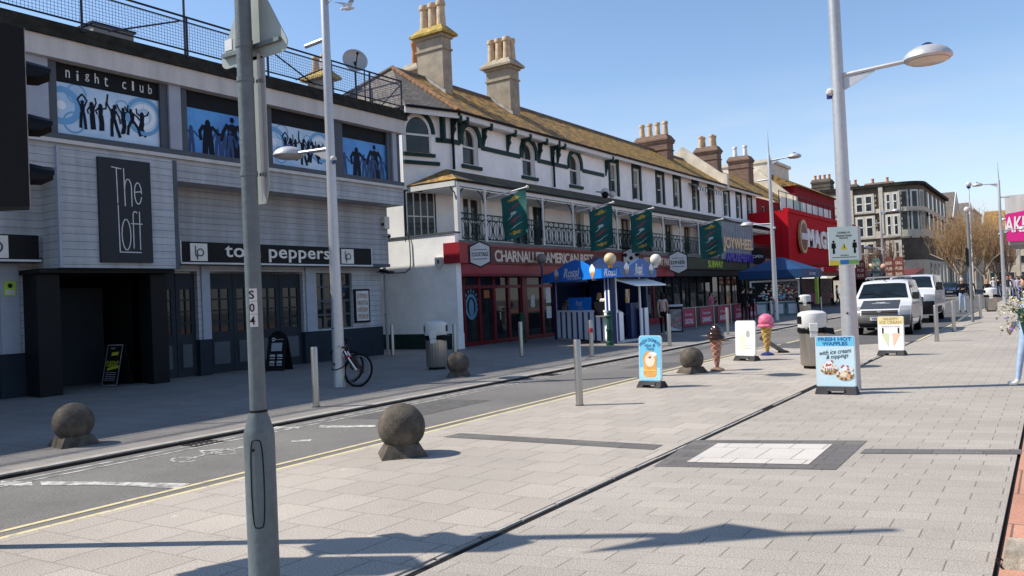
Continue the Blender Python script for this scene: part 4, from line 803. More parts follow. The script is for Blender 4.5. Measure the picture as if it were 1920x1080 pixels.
# ---------- the shops under B, C
def shop(root, y0, y1, signm, zs0, zs1, framem, text=None, textm=None, th=.3, tw=None, proj=.12, name='shop_sign'):
    mb = MB(root).mat(INT); mb.box((-21, y0, 0), (-20.9, y1, ZF-.2)); mb.mat(framem); mb.box((XS-.1, y0, 2.55), (XV_-.02, y1, zs0)); n = max(2, int((y1-y0)/1.2))
    for k in range(n+1): y = y0+(y1-y0)*k/n; mb.box((XS-.05, y-.05, 0), (XS+.05, y+.05, 2.55))
    mb.box((XS-.04, y0, 0), (XS+.04, y1, .35)); mb.build('shopfront_frame', root)
    g = MB(root).mat(GLS); g.box((XS-.02, y0, .3), (XS-.01, y1, 2.55)); g.mat(M('shop_goods', (.16, .14, .12), .7, var=.9, scale=4))
    for k in range(n): 
        if k % 2: g.box((XS-.01, y0+(y1-y0)*(k+.15)/n, .6), (XS-.006, y0+(y1-y0)*(k+.75)/n, 1.6))
    g.build('shopfront_glass', root)
    s_ = MB(root).mat(signm); s_.box((XV_, y0+.02, zs0), (XV_+proj, y1-.02, zs1)); so = s_.build(name, root)
    if text: q = MB(root).mat(textm); q.text(text, FX(XV_+proj), (y0+y1)/2, (zs0+zs1)/2, h=th, w=tw, depth=.02, bold=.02); sub(q, 'lettering', so)
OLIVE = M('olive_sign', (.05, .06, .035), .5); LIME = M('lime_letters', (.40, .55, .04), .5)
s0 = 37.0; s1 = YX(1263, 490, XV_); s2 = YX(1349, 495, XV_)
shop(B, s0+.05, s1, BRN, 3.0, 3.62, RED, 'RESTAURANT PARTIES', M('cream_letters', (.6, .5, .4)), .38, (s1-s0)*.9)
shop(B, s1, 53.8, OLIVE, 2.95, 3.6, BLK, 'SUBWAY', LIME, .42, 2.6)
j0, j1 = 54.2, 61.8
shop(C_, j0, j1, M('arcade_grey', (.13, .14, .16), .6, var=.3), 2.9, 3.6, BLK)
mb = MB(C_).mat(M('slatted_grey', (.22, .25, .29), .6, var=.2)); ya, yb = YX(1352, 450, XV_+.2), YX(1411, 450, XV_+.2); y = ya
while y < yb: mb.box((XV_+.1, y, 3.6), (XV_+.2, y+.3, 6.0)); y += .36
sg = mb.build('arcade_sign', C_); q = MB(C_).mat(M('tan_letters', (.72, .52, .32), .5)); fr = FX(XV_+.2); q.text('JOYWHEEL', fr, (ya+yb)/2, 4.55, w=(yb-ya)*.94, h=.95, depth=.08, bold=.03); sub(q, 'lettering', sg)
q = MB(C_).mat(M('violet_letters', (.06, .04, .36), .5)); q.text('AMUSEMENTS', fr, (ya+yb)/2+.2, 3.75, w=(yb-ya)*.85, h=.55, depth=.08, bold=.05); sub(q, 'lettering', sg)
# projecting hexagon sign plates, one football-shaped
def hexa(name, label, px, py, h, face, txt=None):
    X = XV_+.45; p = AX(px, py, X); r = h/2; o = thing(name, label, 'sign', (X, p.y, p.z)); fr = (Vector((0, 0, 0)), Vector((.83, .56, 0)).normalized(), ZV)
    pts = [(-.8*r, -.62*r), (0, -r), (.8*r, -.62*r), (.8*r, .62*r), (0, r), (-.8*r, .62*r)]
    mb = MB().mat(BLK); mb.prism(pts, fr, .06); N = fr[1].cross(ZV); mb.tube([(-.45, 0, -r*.3), (0, 0, -r*.3)], .025, 6); mb.mat(face); f2 = (N*.06, fr[1], ZV); mb.flat([(a*.9, b*.9) for a, b in pts], f2, .004); mb.build('plate', o)
    q = MB().mat(BLK)
    if txt: q.text(txt, f2, 0, 0, w=1.2*r, h=.3*r, off=.006, bold=.02); q.line(f2, [(-.5*r, .35*r), (.5*r, .35*r)], .02*r*2, .007); q.line(f2, [(-.5*r, -.35*r), (.5*r, -.35*r)], .05*r, .007)
    else:
        for a, b in ((0, 0), (.55, .3), (-.55, .3), (.4, -.5), (-.4, -.5)): q.disc(f2, a*r, b*r, .22*r, None, .007, 5)
    q.build('print', o)
hexa('bracket_sign', 'white hexagonal cocktail sign at the left end of the brown restaurant fascia', 900, 477, .95, PALE, 'COCKTAILS')
hexa('bracket_sign', 'black and white football patterned sign peeping over the blue kiosk roof', 1183, 484, 1.0, PALE)
hexa('bracket_sign', 'white hexagonal sign between the brown restaurant fascia and the lime lettered shop', 1271, 492, 1.3, PALE, 'DINER')
o = thing('bracket_sign', 'round black hanging sign over the red neon script', 'sign', tuple(AX(1420, 481, XV_+.5))); mb = MB().mat(BLK); fr = (Vector((0, 0, 0)), Vector((.83, .56, 0)), ZV); mb.prism([(.55*math.cos(k*math.pi/12), .55*math.sin(k*math.pi/12)) for k in range(24)], fr, .08); mb.build('plate', o); q = MB().mat(PALE); q.text('OPEN', (fr[1].cross(ZV)*.08, fr[1], ZV), 0, 0, w=.7); q.build('print', o)
o = thing('script_sign', 'red script sign hanging under the round black sign', 'sign', tuple(AX(1428, 494, XV_+.5))); mb = MB().mat(M('neon_red', (.5, .03, .03), .4)); mb.text('Vintage', fr, 0, 0, w=1.9, h=.85, depth=.06, shear=.3, bold=.02); mb.build('lettering', o); mb = MB().mat(BLK); mb.tube([(-.5, -.3, .1), (.9, .6, .1)], .02, 5); mb.build('bracket', o)
o = thing('alarm_bell', 'round white alarm bell on the white flank wall by the red corner box', 'alarm', (AY(825, 492, 21.98).x, 21.98, AY(825, 492, 21.98).z)); mb = MB().mat(WHT); mb.prism([(-.16, -.1), (0, -.25), (.16, -.1), (.16, .18), (-.16, .18)], FY(0), .1); mb.mat(TRIM); mb.disc(FY(-.1), 0, .02, .05, .08, .004); mb.build('case', o)
mb = MB().mat(M('cable_grey', (.10, .10, .10), .6)); pp = [AY(x, y, 21.95) for x, y in ((762, 432), (768, 455), (770, 490), (769, 503), (760, 511), (740, 512), (712, 513))]; mb.tube(pp, .022, 6); tag(mb.build('cable', loc=(0, 0, 0)), 'dark cable looping down the sunlit white flank wall', 'cable')
mb = MB().mat(WHT); mb.sphere((0, 0, 0), .22, 14); mb.sphere((.25, .2, -.1), .16, 12); mb.cyl((-.5, 0, .1), (0, 0, 0), .04); mb.mat(BLK); mb.sphere((.05, -.12, -.12), .17, 12); tag(mb.build('floodlight_pair', loc=tuple(AX(1135, 361, XV_-.2))), 'pair of white round floodlights on the veranda roof', 'floodlight')
# flags
FLG = M('flag_green', (.012, .11, .10), .6, var=.12); FY_ = M('flag_yellow', (.55, .36, .06), .6); FR_ = M('flag_red', (.42, .05, .07), .6); FW = M('flag_white', (.55, .62, .58), .6)
for k, (bx, by, tx, ty, w, h, lab) in enumerate(((914, 372, 988, 369, 1.08, 1.55, 'green banner flag nearest the club, its top corner catching the sun'), (1080, 397, 1149, 389, 1.12, 1.72, 'green banner flag above the globe lamps of the blue kiosk'), (1157, 406, 1224, 399, 1.12, 1.72, 'green banner flag right of the veranda joint, before the football sign'), (1290, 424, 1354, 417, 1.3, 1.85, 'green banner flag hanging beside the tan arcade letters'))):
    b = AX(bx, by, XV_+.05); L = AY(tx, ty, b.y).x-b.x; dz = AY(tx, ty, b.y).z-b.z
    L = min(max(L, 1.6), 2.9); dz = .22; o = thing('banner_flag', lab, 'flag', tuple(b), 0, 'green flags along the veranda'); mb = MB().mat(WFR); mb.cyl((0, 0, 0), (L, 0, dz), .028, n=8); mb.sphere((L+.03, 0, dz+.005), .06, 10); mb.build('flagpole', o)
    mb = MB().mat(FLG); n, m = 10, 12; x0 = L-w-.06
    def fp(u, v): 
        x = x0+w*u; return (x+.05*v, .09*math.sin(u*7+v*3+k)*v*.8+.03*math.sin(v*9), dz*x/L-.04-.12*(1-u)-h*v-.06*math.sin(u*3.1)*v)
    for i in range(n):
        for j in range(m): mb.poly([fp(i/n, (j+1)/m), fp((i+1)/n, (j+1)/m), fp((i+1)/n, j/m), fp(i/n, j/m)])
    fo = mb.build('cloth', o, smooth=60, weld=True)
    q = MB()
    def ornament(m_, pts):
        q.mat(m_)
        for s in (-.012, .012): q.poly([tuple(Vector(fp(u, v))+Vector((0, s, 0))) for u, v in pts])
    for (m_, uc, vc, ru, rv, pn) in ((FY_, .5, .12, .30, .05, 7), (FY_, .55, .10, .12, .07, 5), (FR_, .5, .30, .28, .03, 4), (FW, .5, .44, .16, .05, 6), (FW, .42, .50, .2, .018, 4), (FR_, .5, .60, .30, .03, 4), (FW, .5, .74, .32, .012, 4), (FY_, .5, .87, .28, .05, 7)):
        a0 = random.random(); pts = []
        for t in range(2*pn): rr = 1 if t % 2 == 0 else .55; th = math.pi*t/pn; pts.append((uc+ru*rr*math.cos(th), min(.99, vc+rv*rr*math.sin(th)-(.05*(math.cos(th)) if pn == 4 else 0))))
        cu_ = (uc, vc)
        for t in range(2*pn): ornament(m_, [cu_, pts[t], pts[(t+1) % (2*pn)]])
    sub(q, 'emblem', fo)
# ================================================================== FAR BUILDINGS
FLINT = M('dark_flint_wall', (.12, .10, .078), .9, var=.35, scale=.7, bmp=.3); STONE = M('pale_stone_dressing', (.52, .47, .38), .85, var=.15); SAND = M('sandy_render', (.50, .42, .31), .85, var=.18, scale=.4)
HY = 100.0
H = thing('corner_hotel', 'tall dark flint hotel with pale stone dressings and a rounded corner', 'hotel', (-16, HY, 0))
hx0, hx1 = AY(1545, 370, HY).x, AY(1695, 370, HY).x; R_ = 2.6; hz1 = AY(1660, 350, HY).z; hz_mid = AY(1660, 393, HY).z; hz_low = AY(1660, 438, HY).z
mb = MB(H).mat(FLINT); nn = 8; plan = [(hx0, HY), (hx1-1, HY)]+[(hx1-1+R_*math.sin(k*math.pi/2/nn), HY+R_-R_*math.cos(k*math.pi/2/nn)) for k in range(1, nn+1)]+[(hx1-1+R_, HY+26), (hx0, HY+26)]
def ext(mb, plan, z0, z1, grow=0):
    cxx = sum(p[0] for p in plan)/len(plan); cyy = sum(p[1] for p in plan)/len(plan); pl = [(p[0]+(grow if p[0] > cxx else -grow), p[1]+(grow if p[1] > cyy else -grow)) for p in plan]
    k = mb.pts([(x, y, z0) for x, y in pl]+[(x, y, z1) for x, y in pl]); n = len(pl); mb.face([k+i for i in reversed(range(n))]); mb.face([k+n+i for i in range(n)])
    for i in range(n): mb.face((k+i, k+(i+1) % n, k+n+(i+1) % n, k+n+i))
ext(mb, plan, 0, hz1); mb.mat(STONE); hxl = AY(1597, 370, HY).x; mb.box((hx0-.02, HY-.12, hz_low-4), (hxl-.2, HY+.3, hz1-.4)); mb.build('wall', H, smooth=30)
mb = MB(H).mat(STONE); ext(mb, plan, hz_mid-.35, hz_mid+.15, .2); ext(mb, plan, hz_low-.5, hz_low+.3, .25); mb.mat(ROOFD); ext(mb, plan, hz1+.003, hz1+.35, .4); mb.mat(STONE); ext(mb, plan, 0, 4.2, .1); mb.build('cornice', H)
for px, w, pr in ((1556, 1.5, 0), (1620, 2.0, 1), (1672, 1.45, 1)):
    xc = AY(px, 370, HY).x
    for z0, z1 in ((hz1-2.75, hz1-.85), (hz_mid-3.0, hz_mid-.75), (hz_low-3.4, hz_low-1.0)):
        f = MB(H).mat(STONE); f.box((xc-w/2-.10, HY-.27, z0-.14), (xc+w/2+.10, HY-.02, z1+.16))
        for j in range(4):
            f.box((xc-w/2-.28, HY-.19, z0+j*.55), (xc-w/2-.10, HY-.02, z0+j*.55+.28)); f.box((xc+w/2+.10, HY-.19, z0+j*.55), (xc+w/2+.28, HY-.02, z0+j*.55+.28))
        o = f.build('window_surround', H); g = MB(H).mat(WGL); n = 2
        for j in range(n): a = xc-w/2+w*j/n; g.mat(WFR).box((a+.12, HY-.285, z0), (a+w/n-.12, HY-.27, z1)); g.mat(WGL).box((a+.22, HY-.30, z0+.12), (a+w/n-.22, HY-.285, z1-.12)); g.mat(WFR); g.box((a+.22, HY-.32, (z0+z1)/2-.06), (a+w/n-.22, HY-.30, (z0+z1)/2+.06))
        sub(g, 'pane', o)
for a in (.35, .8, 1.25):
    x, y = hx1-1+(R_+.02)*math.sin(a), HY+R_-(R_+.02)*math.cos(a); N = Vector((math.sin(a), -math.cos(a), 0)); T = Vector((math.cos(a), math.sin(a), 0))
    for z0, z1 in ((hz1-3.3, hz1-.75), (hz_mid-3.2, hz_mid-.55)):
        f = MB(H).mat(STONE if a != .8 else WFR); f.prism([(-.5, z0-.2), (.5, z0-.2), (.5, z1+.2), (-.5, z1+.2)], (Vector((x, y, 0)), T, ZV), .12); f.mat(WGL); f.prism([(-.3, z0), (.3, z0), (.3, z1), (-.3, z1)], (Vector((x, y, 0)), T, ZV), .14); f.build('window_surround', H)
for k in range(5):
    y = HY+6+k*4; X = hx1-1+R_
    for z0, z1 in ((hz1-3.3, hz1-.75), (hz_mid-3.2, hz_mid-.55), (1.5, 3.8)):
        f = MB(H).mat(STONE); f.box((X, y-.8, z0-.2), (X+.15, y+.8, z1+.2)); f.mat(WGL); f.box((X+.15, y-.55, z0), (X+.17, y+.55, z1)); f.build('window_surround', H)
for px, zt_, w in ((1542, 330, 2.2), (1598, 340, 1.4), (1650, 336, 3.2)):
    x = AY(px, 340, HY+4).x; chimney(H, x-w/2, x+w/2, HY+3, HY+5, hz1, AY(px, zt_+6, HY+4).z-.5, FLINT if px != 1650 else STONE, FLINT if px != 1650 else BRICK, POTR, (4 if px == 1542 else 2, 1), .6, .17, .1)
for px in (1596, 1652):
    x = AY(px, 370, HY).x; mb = MB(H).mat(STONE); mb.box((x-.22, HY-.35, hz_low), (x+.22, HY-.02, hz1)); mb.build('pilaster', H)
def far_house(name, label, x0, x1, y0, y1, h, wallm, roofm, gable=None, win=(3, 3), front='x'):
    o = thing(name, label, 'house', ((x0+x1)/2, y0, 0)); mb = MB(o).mat(wallm); mb.box((x0, y0, 0), (x1, y1, h)); mb.build('wall', o)
    mb = MB(o).mat(roofm)
    if gable:
        mb.prism([(y0-.3, h), (y1+.3, h), ((y0+y1)/2, h+gable)], FX(x0-.3), x1-x0+.6)
        mb.mat(wallm); mb.prism([(y0+.1, h), (y1-.1, h), ((y0+y1)/2, h+gable-.35)], FX(x1+.302), .1); mb.mat(WFR); mb.line(FX(x1+.41), [(y0-.2, h), ((y0+y1)/2, h+gable)], .3, t=.1); mb.line(FX(x1+.41), [(y1+.2, h), ((y0+y1)/2, h+gable)], .3, t=.1)
    else: mb.box((x0-.2, y0-.2, h), (x1+.2, y1+.2, h+.35))
    mb.build('roof', o); nr, nf = win
    for k in range(nr):
        for f in range(nf):
            z = 1.2+f*(h-1)/nf; y = y0+(y1-y0)*(k+.5)/nr; q = MB(o).mat(STONE); q.box((x1, y-.75, z), (x1+.12, y+.75, z+1.9)); q.mat(WGL); q.box((x1+.12, y-.6, z+.12), (x1+.14, y+.6, z+1.78)); q.build('window', o)
            x = x0+(x1-x0)*(k+.5)/nr; q = MB(o).mat(STONE); q.box((x-.75, y0-.12, z), (x+.75, y0, z+1.9)); q.mat(WGL); q.box((x-.6, y0-.14, z+.12), (x+.6, y0-.12, z+1.78)); q.build('window', o)
    return o
X = hx1-1+R_
far_house('gabled_house', 'slate roofed house with tall white gables just past the flint hotel', X-9, X+.2, 128, 140, 10.5, STONE, SLATE, 4.2)
far_house('gabled_house', 'second gabled pale house further along past the flint hotel', X-9, X+.9, 142, 156, 10.2, M('pale_blue_render', (.48, .50, .52), .8), SLATE, 4.0)
far_house('flat_roofed_house', 'sandy flat roofed block behind the big bare tree', AY(1748, 400, 165).x, AY(1788, 400, 165).x+3, 165, 185, AY(1770, 398, 165).z, SAND, STONE, None, (2, 3))
far_house('brick_house', 'brown brick house with a pointed roof among the bare trees', AY(1845, 420, 190).x, AY(1880, 420, 190).x, 190, 205, 11.5, BRICK, TILE, 4.5, (2, 3))
far_house('sandy_house', 'low sandy house at the far end of the street', AY(1880, 420, 215).x, AY(1925, 420, 215).x, 215, 230, 12, SAND, SLATE, 3, (2, 3))
far_house('brown_house', 'dark brown house closing the street behind the parked cars', AY(1775, 420, 225).x, AY(1850, 420, 225).x, 225, 240, 13, M('brown_render', (.20, .13, .09), .9), ROOFD, None, (4, 3))
# pink sign building on the right
PY = 80.0; px0 = AY(1886, 420, PY).x; pz0, pz1 = AY(1900, 452, PY).z, AY(1900, 392, PY).z
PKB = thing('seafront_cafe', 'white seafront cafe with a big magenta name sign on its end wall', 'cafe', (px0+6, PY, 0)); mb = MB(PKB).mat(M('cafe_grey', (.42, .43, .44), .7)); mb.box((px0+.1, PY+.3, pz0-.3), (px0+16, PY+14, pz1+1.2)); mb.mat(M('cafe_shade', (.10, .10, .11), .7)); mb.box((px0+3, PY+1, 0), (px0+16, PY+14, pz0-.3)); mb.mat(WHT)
for k in range(4): mb.box((px0+1.5+k*3, PY+.3, 0), (px0+1.8+k*3, PY+.6, pz0-.3))
mb.build('wall', PKB); mb = MB(PKB).mat(M('magenta_sign', (.62, .02, .22), .45, var=.04)); fr = FY(PY+.2)
mb.prism([(px0, pz0), (px0+9, pz0-.25), (px0+9, pz1+.35)]+[(px0+9-9*k/10, pz1+.35-.75*(k/10)**2) for k in range(1, 11)], fr, .15); mb.mat(WHT); mb.prism([(px0, pz1-.35), (px0+9, pz1+.4), (px0+9, pz1+1.6), (px0, pz1+1.1)], fr, .1); sg = mb.build('name_sign', PKB)
q = MB(PKB).mat(M('sign_white', (.8, .78, .77), .5)); q.text('AKES', FY(PY+.05), px0-.12, (pz0+pz1)/2+.05, h=1.35, w=2.1, align='L', depth=.03, bold=.02, shear=.1); sub(q, 'lettering', sg)
# ================================================================== STREET LAMPS
GALV = M('galvanised_pole', (.50, .51, .52), .42, .5, var=.2, scale=1.6, streak=True); LHD = M('lamp_head_grey', (.50, .51, .52), .4, .3); LENS = M('lamp_lens', (.55, .52, .45), .25); BLUEC = M('photocell_blue', (.02, .03, .16), .3)
def lamp_head(mb, c, s=1):
    c = Vector(c); mb.mat(LHD); mb.lathe([(.36*s, -.03), (.40*s, 0), (.39*s, .05), (.33*s, .11), (.22*s, .165), (.10*s, .19), (.02, .195)], c, 24); mb.mat(LENS); mb.lathe([(.34*s, -.035), (.30*s, -.055), (.02, -.06)], c, 24); mb.mat(BLUEC); mb.lathe([(.075, .18), (.075, .215), (.04, .235), (.01, .24)], c, 12)
def street_lamp(label, base, road=1, collar=True, ang=0):
    o = thing('street_lamp', label, 'street lamp', tuple(base), ang, 'street lamps along the road'); p = MB().mat(GALV); p.lathe([(.13, 0), (.125, 1.0), (.115, 2.2), (.10, 4.0), (.09, 6), (.08, 8.4), (.05, 8.5), (.03, 9.0), (.008, 9.7)], (0, 0, 0), 18); p.build('pole', o, smooth=50)
    d = MB().mat(DRAIN); d.box((-.02, -.135, .45), (.02, -.12, .5)); d.box((-.015, -.13, 1.2), (.015, -.118, 1.225)); d.build('door_lock', o)
    for z, sg, L in ((8.22, road, 1.0), (4.98, -road, 1.0)):
        a = MB().mat(GALV); a.tube([(sg*.05, 0, z-.02), (sg*L, 0, z+.02)], .035, 8); a.prism([(sg*.09, z-.05), (sg*.55, z-.04), (sg*.09, z-.26)][::(1 if sg < 0 else -1)], (Vector((0, .01, 0)), XV, ZV), .02); ar = a.build('lamp_arm', o); h = MB(); lamp_head(h, (sg*(L+.28), 0, z+.0), .84); sub(h, 'lamp_head', ar, smooth=35)
    a = MB().mat(GALV); a.cyl((-road*.05, 0, 7.25), (-road*.62, 0, 7.22), .045, .045, 8); a.build('banner_arm', o)
    c = MB().mat(WHT); c.sphere((-.02*road+road*.13, -.03, 4.72), .07, 10); c.mat(BLUEC); c.cyl((road*.13, -.03, 4.70), (road*.13, -.03, 4.62), .04); c.build('sensor', o); return o
street_lamp('tall galvanised double lamp post with a bicycle leaning on it, outside the grey club', G(637, 725), 1)
street_lamp('tall galvanised lamp post right behind the waffles board, carrying the distancing notice', G(1599, 731), -1)
street_lamp('distant double lamp post standing beside the blue canopied stall', G(1456, 601), 1)
street_lamp('double lamp post crossing one end of the magenta sign', G(1884, 567), -1)
for x, Y, r, lab in ((1658, 80, 1, 'far lamp post rising in front of the flint hotel, taller in view'), (1710, 112, 1, 'far lamp post beside the rounded corner of the flint hotel'), (1634, 118, 1, 'faint far lamp post left of the hotel centre, among the pub signs'), (1915, 105, -1, 'far lamp post seen over the magenta sign at the right edge')):
    p = AY(x, 540, Y); street_lamp(lab, (p.x, Y, 0), r)
# distancing notice on the lamp post
lp = G(1599, 731)
NB = thing('distancing_notice', 'pale green notice with two black figures and a yellow triangle on a lamp post', 'notice', (lp.x, lp.y-.14, 2.05))
fr = (Vector((0, 0, 0)), Vector((.86, .5, 0)).normalized(), ZV); NN = fr[1].cross(ZV)
nz0, nz1 = AY(1580, 497, lp.y-.15).z-2.05, AY(1580, 425, lp.y-.15).z-2.05; nw = .235
mb = MB().mat(M('notice_mint', (.62, .76, .70), .45, var=.05)); mb.prism([(-nw, nz0), (nw*.92, nz0), (nw*.92, nz1), (-nw, nz1)], fr, .012); mb.mat(GALV); mb.prism([(nw*.92, nz0+.05), (nw*1.12, nz0+.07), (nw*1.12, nz1), (nw*.92, nz1)], (fr[0]-NN*.05, fr[1], fr[2]), .05); mb.build('plate', NB)
f2 = (NN*.012, fr[1], ZV); q = MB(); hh = nz1-nz0
q.mat(M('notice_yellow', (.75, .62, .06), .5)); q.flat([(-nw, nz0), (-nw*.3, nz0), (-nw*.3, nz0+.1*hh), (-nw, nz0+.14*hh)], f2); q.flat([(-.05, nz0+.40*hh), (.05, nz0+.40*hh), (0, nz0+.57*hh)], f2)
q.mat(M('notice_blue', (.03, .20, .52), .5)); q.flat([(-nw*.3, nz0+.01), (nw*.25, nz0+.01), (nw*.25, nz0+.13*hh), (-nw*.3, nz0+.13*hh)], f2, .005); q.mat(M('notice_green', (.22, .48, .10), .5)); q.flat([(nw*.25, nz0+.01), (nw*.9, nz0+.01), (nw*.9, nz0+.12*hh), (nw*.25, nz0+.12*hh)], f2, .005)
q.mat(BLK)
for s in (-1, 1):
    x = s*nw*.68; q.disc(f2, x, nz0+.615*hh, .017, .02); q.flat([(x-.03, nz0+.575*hh), (x-.035, nz0+.44*hh), (x-.015, nz0+.44*hh), (x-.018, nz0+.3*hh), (x+.018, nz0+.3*hh), (x+.015, nz0+.44*hh), (x+.035, nz0+.44*hh), (x+.03, nz0+.575*hh)], f2)
q.line(f2, [(0, nz0+.44*hh), (0, nz0+.52*hh)], .012, .006); q.line(f2, [(-nw*.8, nz0+.2*hh), (nw*.75, nz0+.2*hh)], .008)
q.text('COVID-19', f2, 0, nz0+.84*hh, h=.03); q.text('Maintain Social', f2, 0, nz0+.765*hh, h=.028); q.text('Distancing', f2, 0, nz0+.70*hh, h=.028); q.text('Stay Apart', f2, 0, nz0+.25*hh, h=.026); q.build('print', NB)
# ================================================================== FRONT SIGN POLE
fp = G(500, 1185, 0); base = (fp.x, fp.y, 0); FPP = thing('sign_pole', 'big grey pole marked S 0 4 carrying the grey backs of two road signs', 'sign pole', base)
FPM = M('pole_grey_paint', (.125, .155, .165), .5, .1, var=.34, scale=2.2, streak=True, bmp=.15, bscale=40); SBK = M('sign_back_grey', (.30, .345, .325), .5, .1, var=.1)
mb = MB().mat(FPM); zc = None; KP = math.hypot(fp.x, fp.y)/5.27; zc = AY(478, 775, fp.y).z-.06; mb.lathe([(r_*KP, z_) for r_, z_ in [(.098, 0), (.098, .02), (.094, .05), (.094, zc-.05), (.088, zc-.02), (.058, zc+.06), (.055, zc+.075)]], (0, 0, 0), 28); mb.lathe([(.050*KP, zc+.07), (.050*KP, 2.4), (.050*KP, 4.3)], (0, 0, 0), 24); mb.mat(DRAIN); mb.lathe([(.0565*KP, zc+.068), (.0565*KP, zc+.078), (.05*KP, zc+.08)], (0, 0, 0), 24); mb.build('pole', FPP, smooth=50)
cdir = Vector((-base[0], -base[1], 0)).normalized(); cside = ZV.cross(cdir)
mb = MB().mat(DRAIN)
def onpole(a, z, r): return Vector((cdir.x*math.cos(a)+cside.x*math.sin(a), cdir.y*math.cos(a)+cside.y*math.sin(a), 0))*r+ZV*z
out_ = []
for k in range(40):
    t = 2*math.pi*k/40; a = -.22+.5*max(-1, min(1, 1.25*math.cos(t))); z = .55+.31*max(-1, min(1, 1.18*math.sin(t)))
    zh0, zh1 = AY(478, 980, fp.y).z, AY(478, 820, fp.y).z; z = (zh0+zh1)/2+(zh1-zh0)/2*math.sin(t)*min(1, 1.0); out_.append(onpole(-.22+.42*math.copysign(min(1, abs(math.cos(t))**.35), math.cos(t)), z, .0945*KP))
mb.tube(out_+[out_[0]], .0035, 5); mb.sphere(onpole(-.42, zh1-.05, .094*KP), .008, 8); mb.build('hatch', FPP)
mb = MB().mat(M('label_white', (.55, .56, .55), .5)); zz = [ZV*0]
for k, chh in enumerate('S04'):
    zc_ = AY(473, 553+24*k, fp.y).z; hl = (AY(473, 553, fp.y).z-AY(473, 577, fp.y).z)/2*.96; mb.mat(M('label_white', (.55, .56, .55)))
    for j in range(6):
        a0, a1 = -.55+.95*j/6, -.55+.95*(j+1)/6; mb.poly([onpole(a0, zc_-hl, .0505*KP), onpole(a1, zc_-hl, .0505*KP), onpole(a1, zc_+hl, .0505*KP), onpole(a0, zc_+hl, .0505*KP)])
    mb.mat(BLK); fr = (onpole(-.12, zc_, .0515*KP), cside, ZV); mb.text(chh, fr, -.006, 0, h=hl*1.35, w=hl*.8, off=.001, depth=.001, bold=.01)
mb.build('number_label', FPP)
BX = base; py_ = base[1]+.07
tz0 = AY(480, 105, py_).z; xl, xr_ = AY(414, 118, py_).x-BX[0], AY(541, 85, py_).x-BX[0]
mb = MB().mat(SBK); tw = xr_-xl; hgt = tw*.88; r = .045; pts = []
for (cx_, cz_), a0 in (((xl+r*1.2, r), 210), ((xr_-r*1.2, r), 330), (((xl+xr_)/2, hgt-r*1.6), 90)):
    for k in range(-3, 4): t = math.radians(a0+k*20); pts.append((cx_+r*math.cos(t), cz_+r*math.sin(t)))
fr = (Vector((0, .075, tz0-.02)), XV, ZV); mb.prism(pts, fr, .006); mb.mat(GALV)
tri = mb.build('triangle_sign', FPP)
q = MB().mat(FPM); q.box((xl+.04, .048, tz0+.035), (xr_-.05, .068, tz0+.055)); q.box((-.01, .05, tz0+.45), (xr_*.35, .068, tz0+.47)); q.cyl((0, 0, tz0+.025), (0, 0, tz0+.065), .054*KP, n=20); q.mat(PALE); q.box((xl+.045, .066, tz0+.075), (xl+.105, .0675, tz0+.135)); sub(q, 'bracket', tri)
pz0_, pz1_ = AY(490, 372, py_).z, AY(490, 102, py_).z; xq = AY(500, 240, py_).x-BX[0]
mb = MB().mat(SBK); mb.prism([(-.06, pz0_-.03), (xq*.55, pz0_-.03), (xq+.0, pz0_+.05), (xq, pz1_-.02), (xq-.03, pz1_), (-.06, pz1_)], (Vector((0, .075, 0)), XV, ZV), .006); pl = mb.build('back_plate', FPP)
q = MB()
for z in (pz1_-.14, pz0_+.12): q = MB(); q.mat(FPM).box((.02, .05, z-.008), (xq-.012, .068, z+.008)); q.cyl((0, 0, z-.012), (0, 0, z+.012), .0545*KP, n=20); sub(q, 'bracket', pl)
q = MB().mat(GALV); q.box((xq*.60, .045, pz0_-.02), (xq*.64, .068, pz1_)); sub(q, 'stiffener', pl)
# traffic signal at the left edge
d = 5.8; r0 = ray(14, 222); tp = CP+r0*(d/r0.dot(CF)); TL = thing('traffic_signal', 'black traffic signal with three hoods on a pole, nearest the club porch', 'traffic signal', (tp.x-.36, tp.y-.10, 0))
vd_ = Vector((r0.x, r0.y, 0)).normalized(); rgt = vd_.cross(ZV); fr = (Vector((.36, .10, tp.z)), rgt, ZV); nrm = rgt.cross(ZV); mpp = d/1500
mb = MB().mat(BLK); mb.prism([(-.2, -.67), (.118, -.65), (.118, .64), (-.2, .67)], (fr[0]-nrm*.12, rgt, ZV), .24); mb.mat(M('edge_grey', (.25, .25, .25))); mb.prism([(.118, -.65), (.124, -.65), (.124, .64), (.118, .64)], (fr[0]+nrm*.10, rgt, ZV), .02); mb.build('signal_head', TL, bevel=.006)
for k, py in enumerate((131, 231, 325)):
    zc = (222-py)*mpp; h = MB().mat(BLK); n = 8
    for j in range(n):
        t0, t1 = math.pi*j/n, math.pi*(j+1)/n
        def hp(t, u): return fr[0]+nrm*.135*math.cos(t)+ZV*(zc-.06+.14*math.sin(t)*(1-.25*u))+rgt*(.125+u*(.155 if math.sin(t) > .3 else .075))
        h.poly([hp(t0, 0), hp(t0, 1), hp(t1, 1), hp(t1, 0)])
    h.build('hood', TL)
mb = MB().mat(BLK); mb.cyl((0, 0, 0), (0, 0, 5.3), .055, n=14); mb.cyl((0, 0, tp.z+.3), fr[0]-rgt*.1+ZV*.3, .025, n=8); mb.cyl((0, 0, tp.z-.3), fr[0]-rgt*.1-ZV*.3, .025, n=8); mb.build('pole', TL)
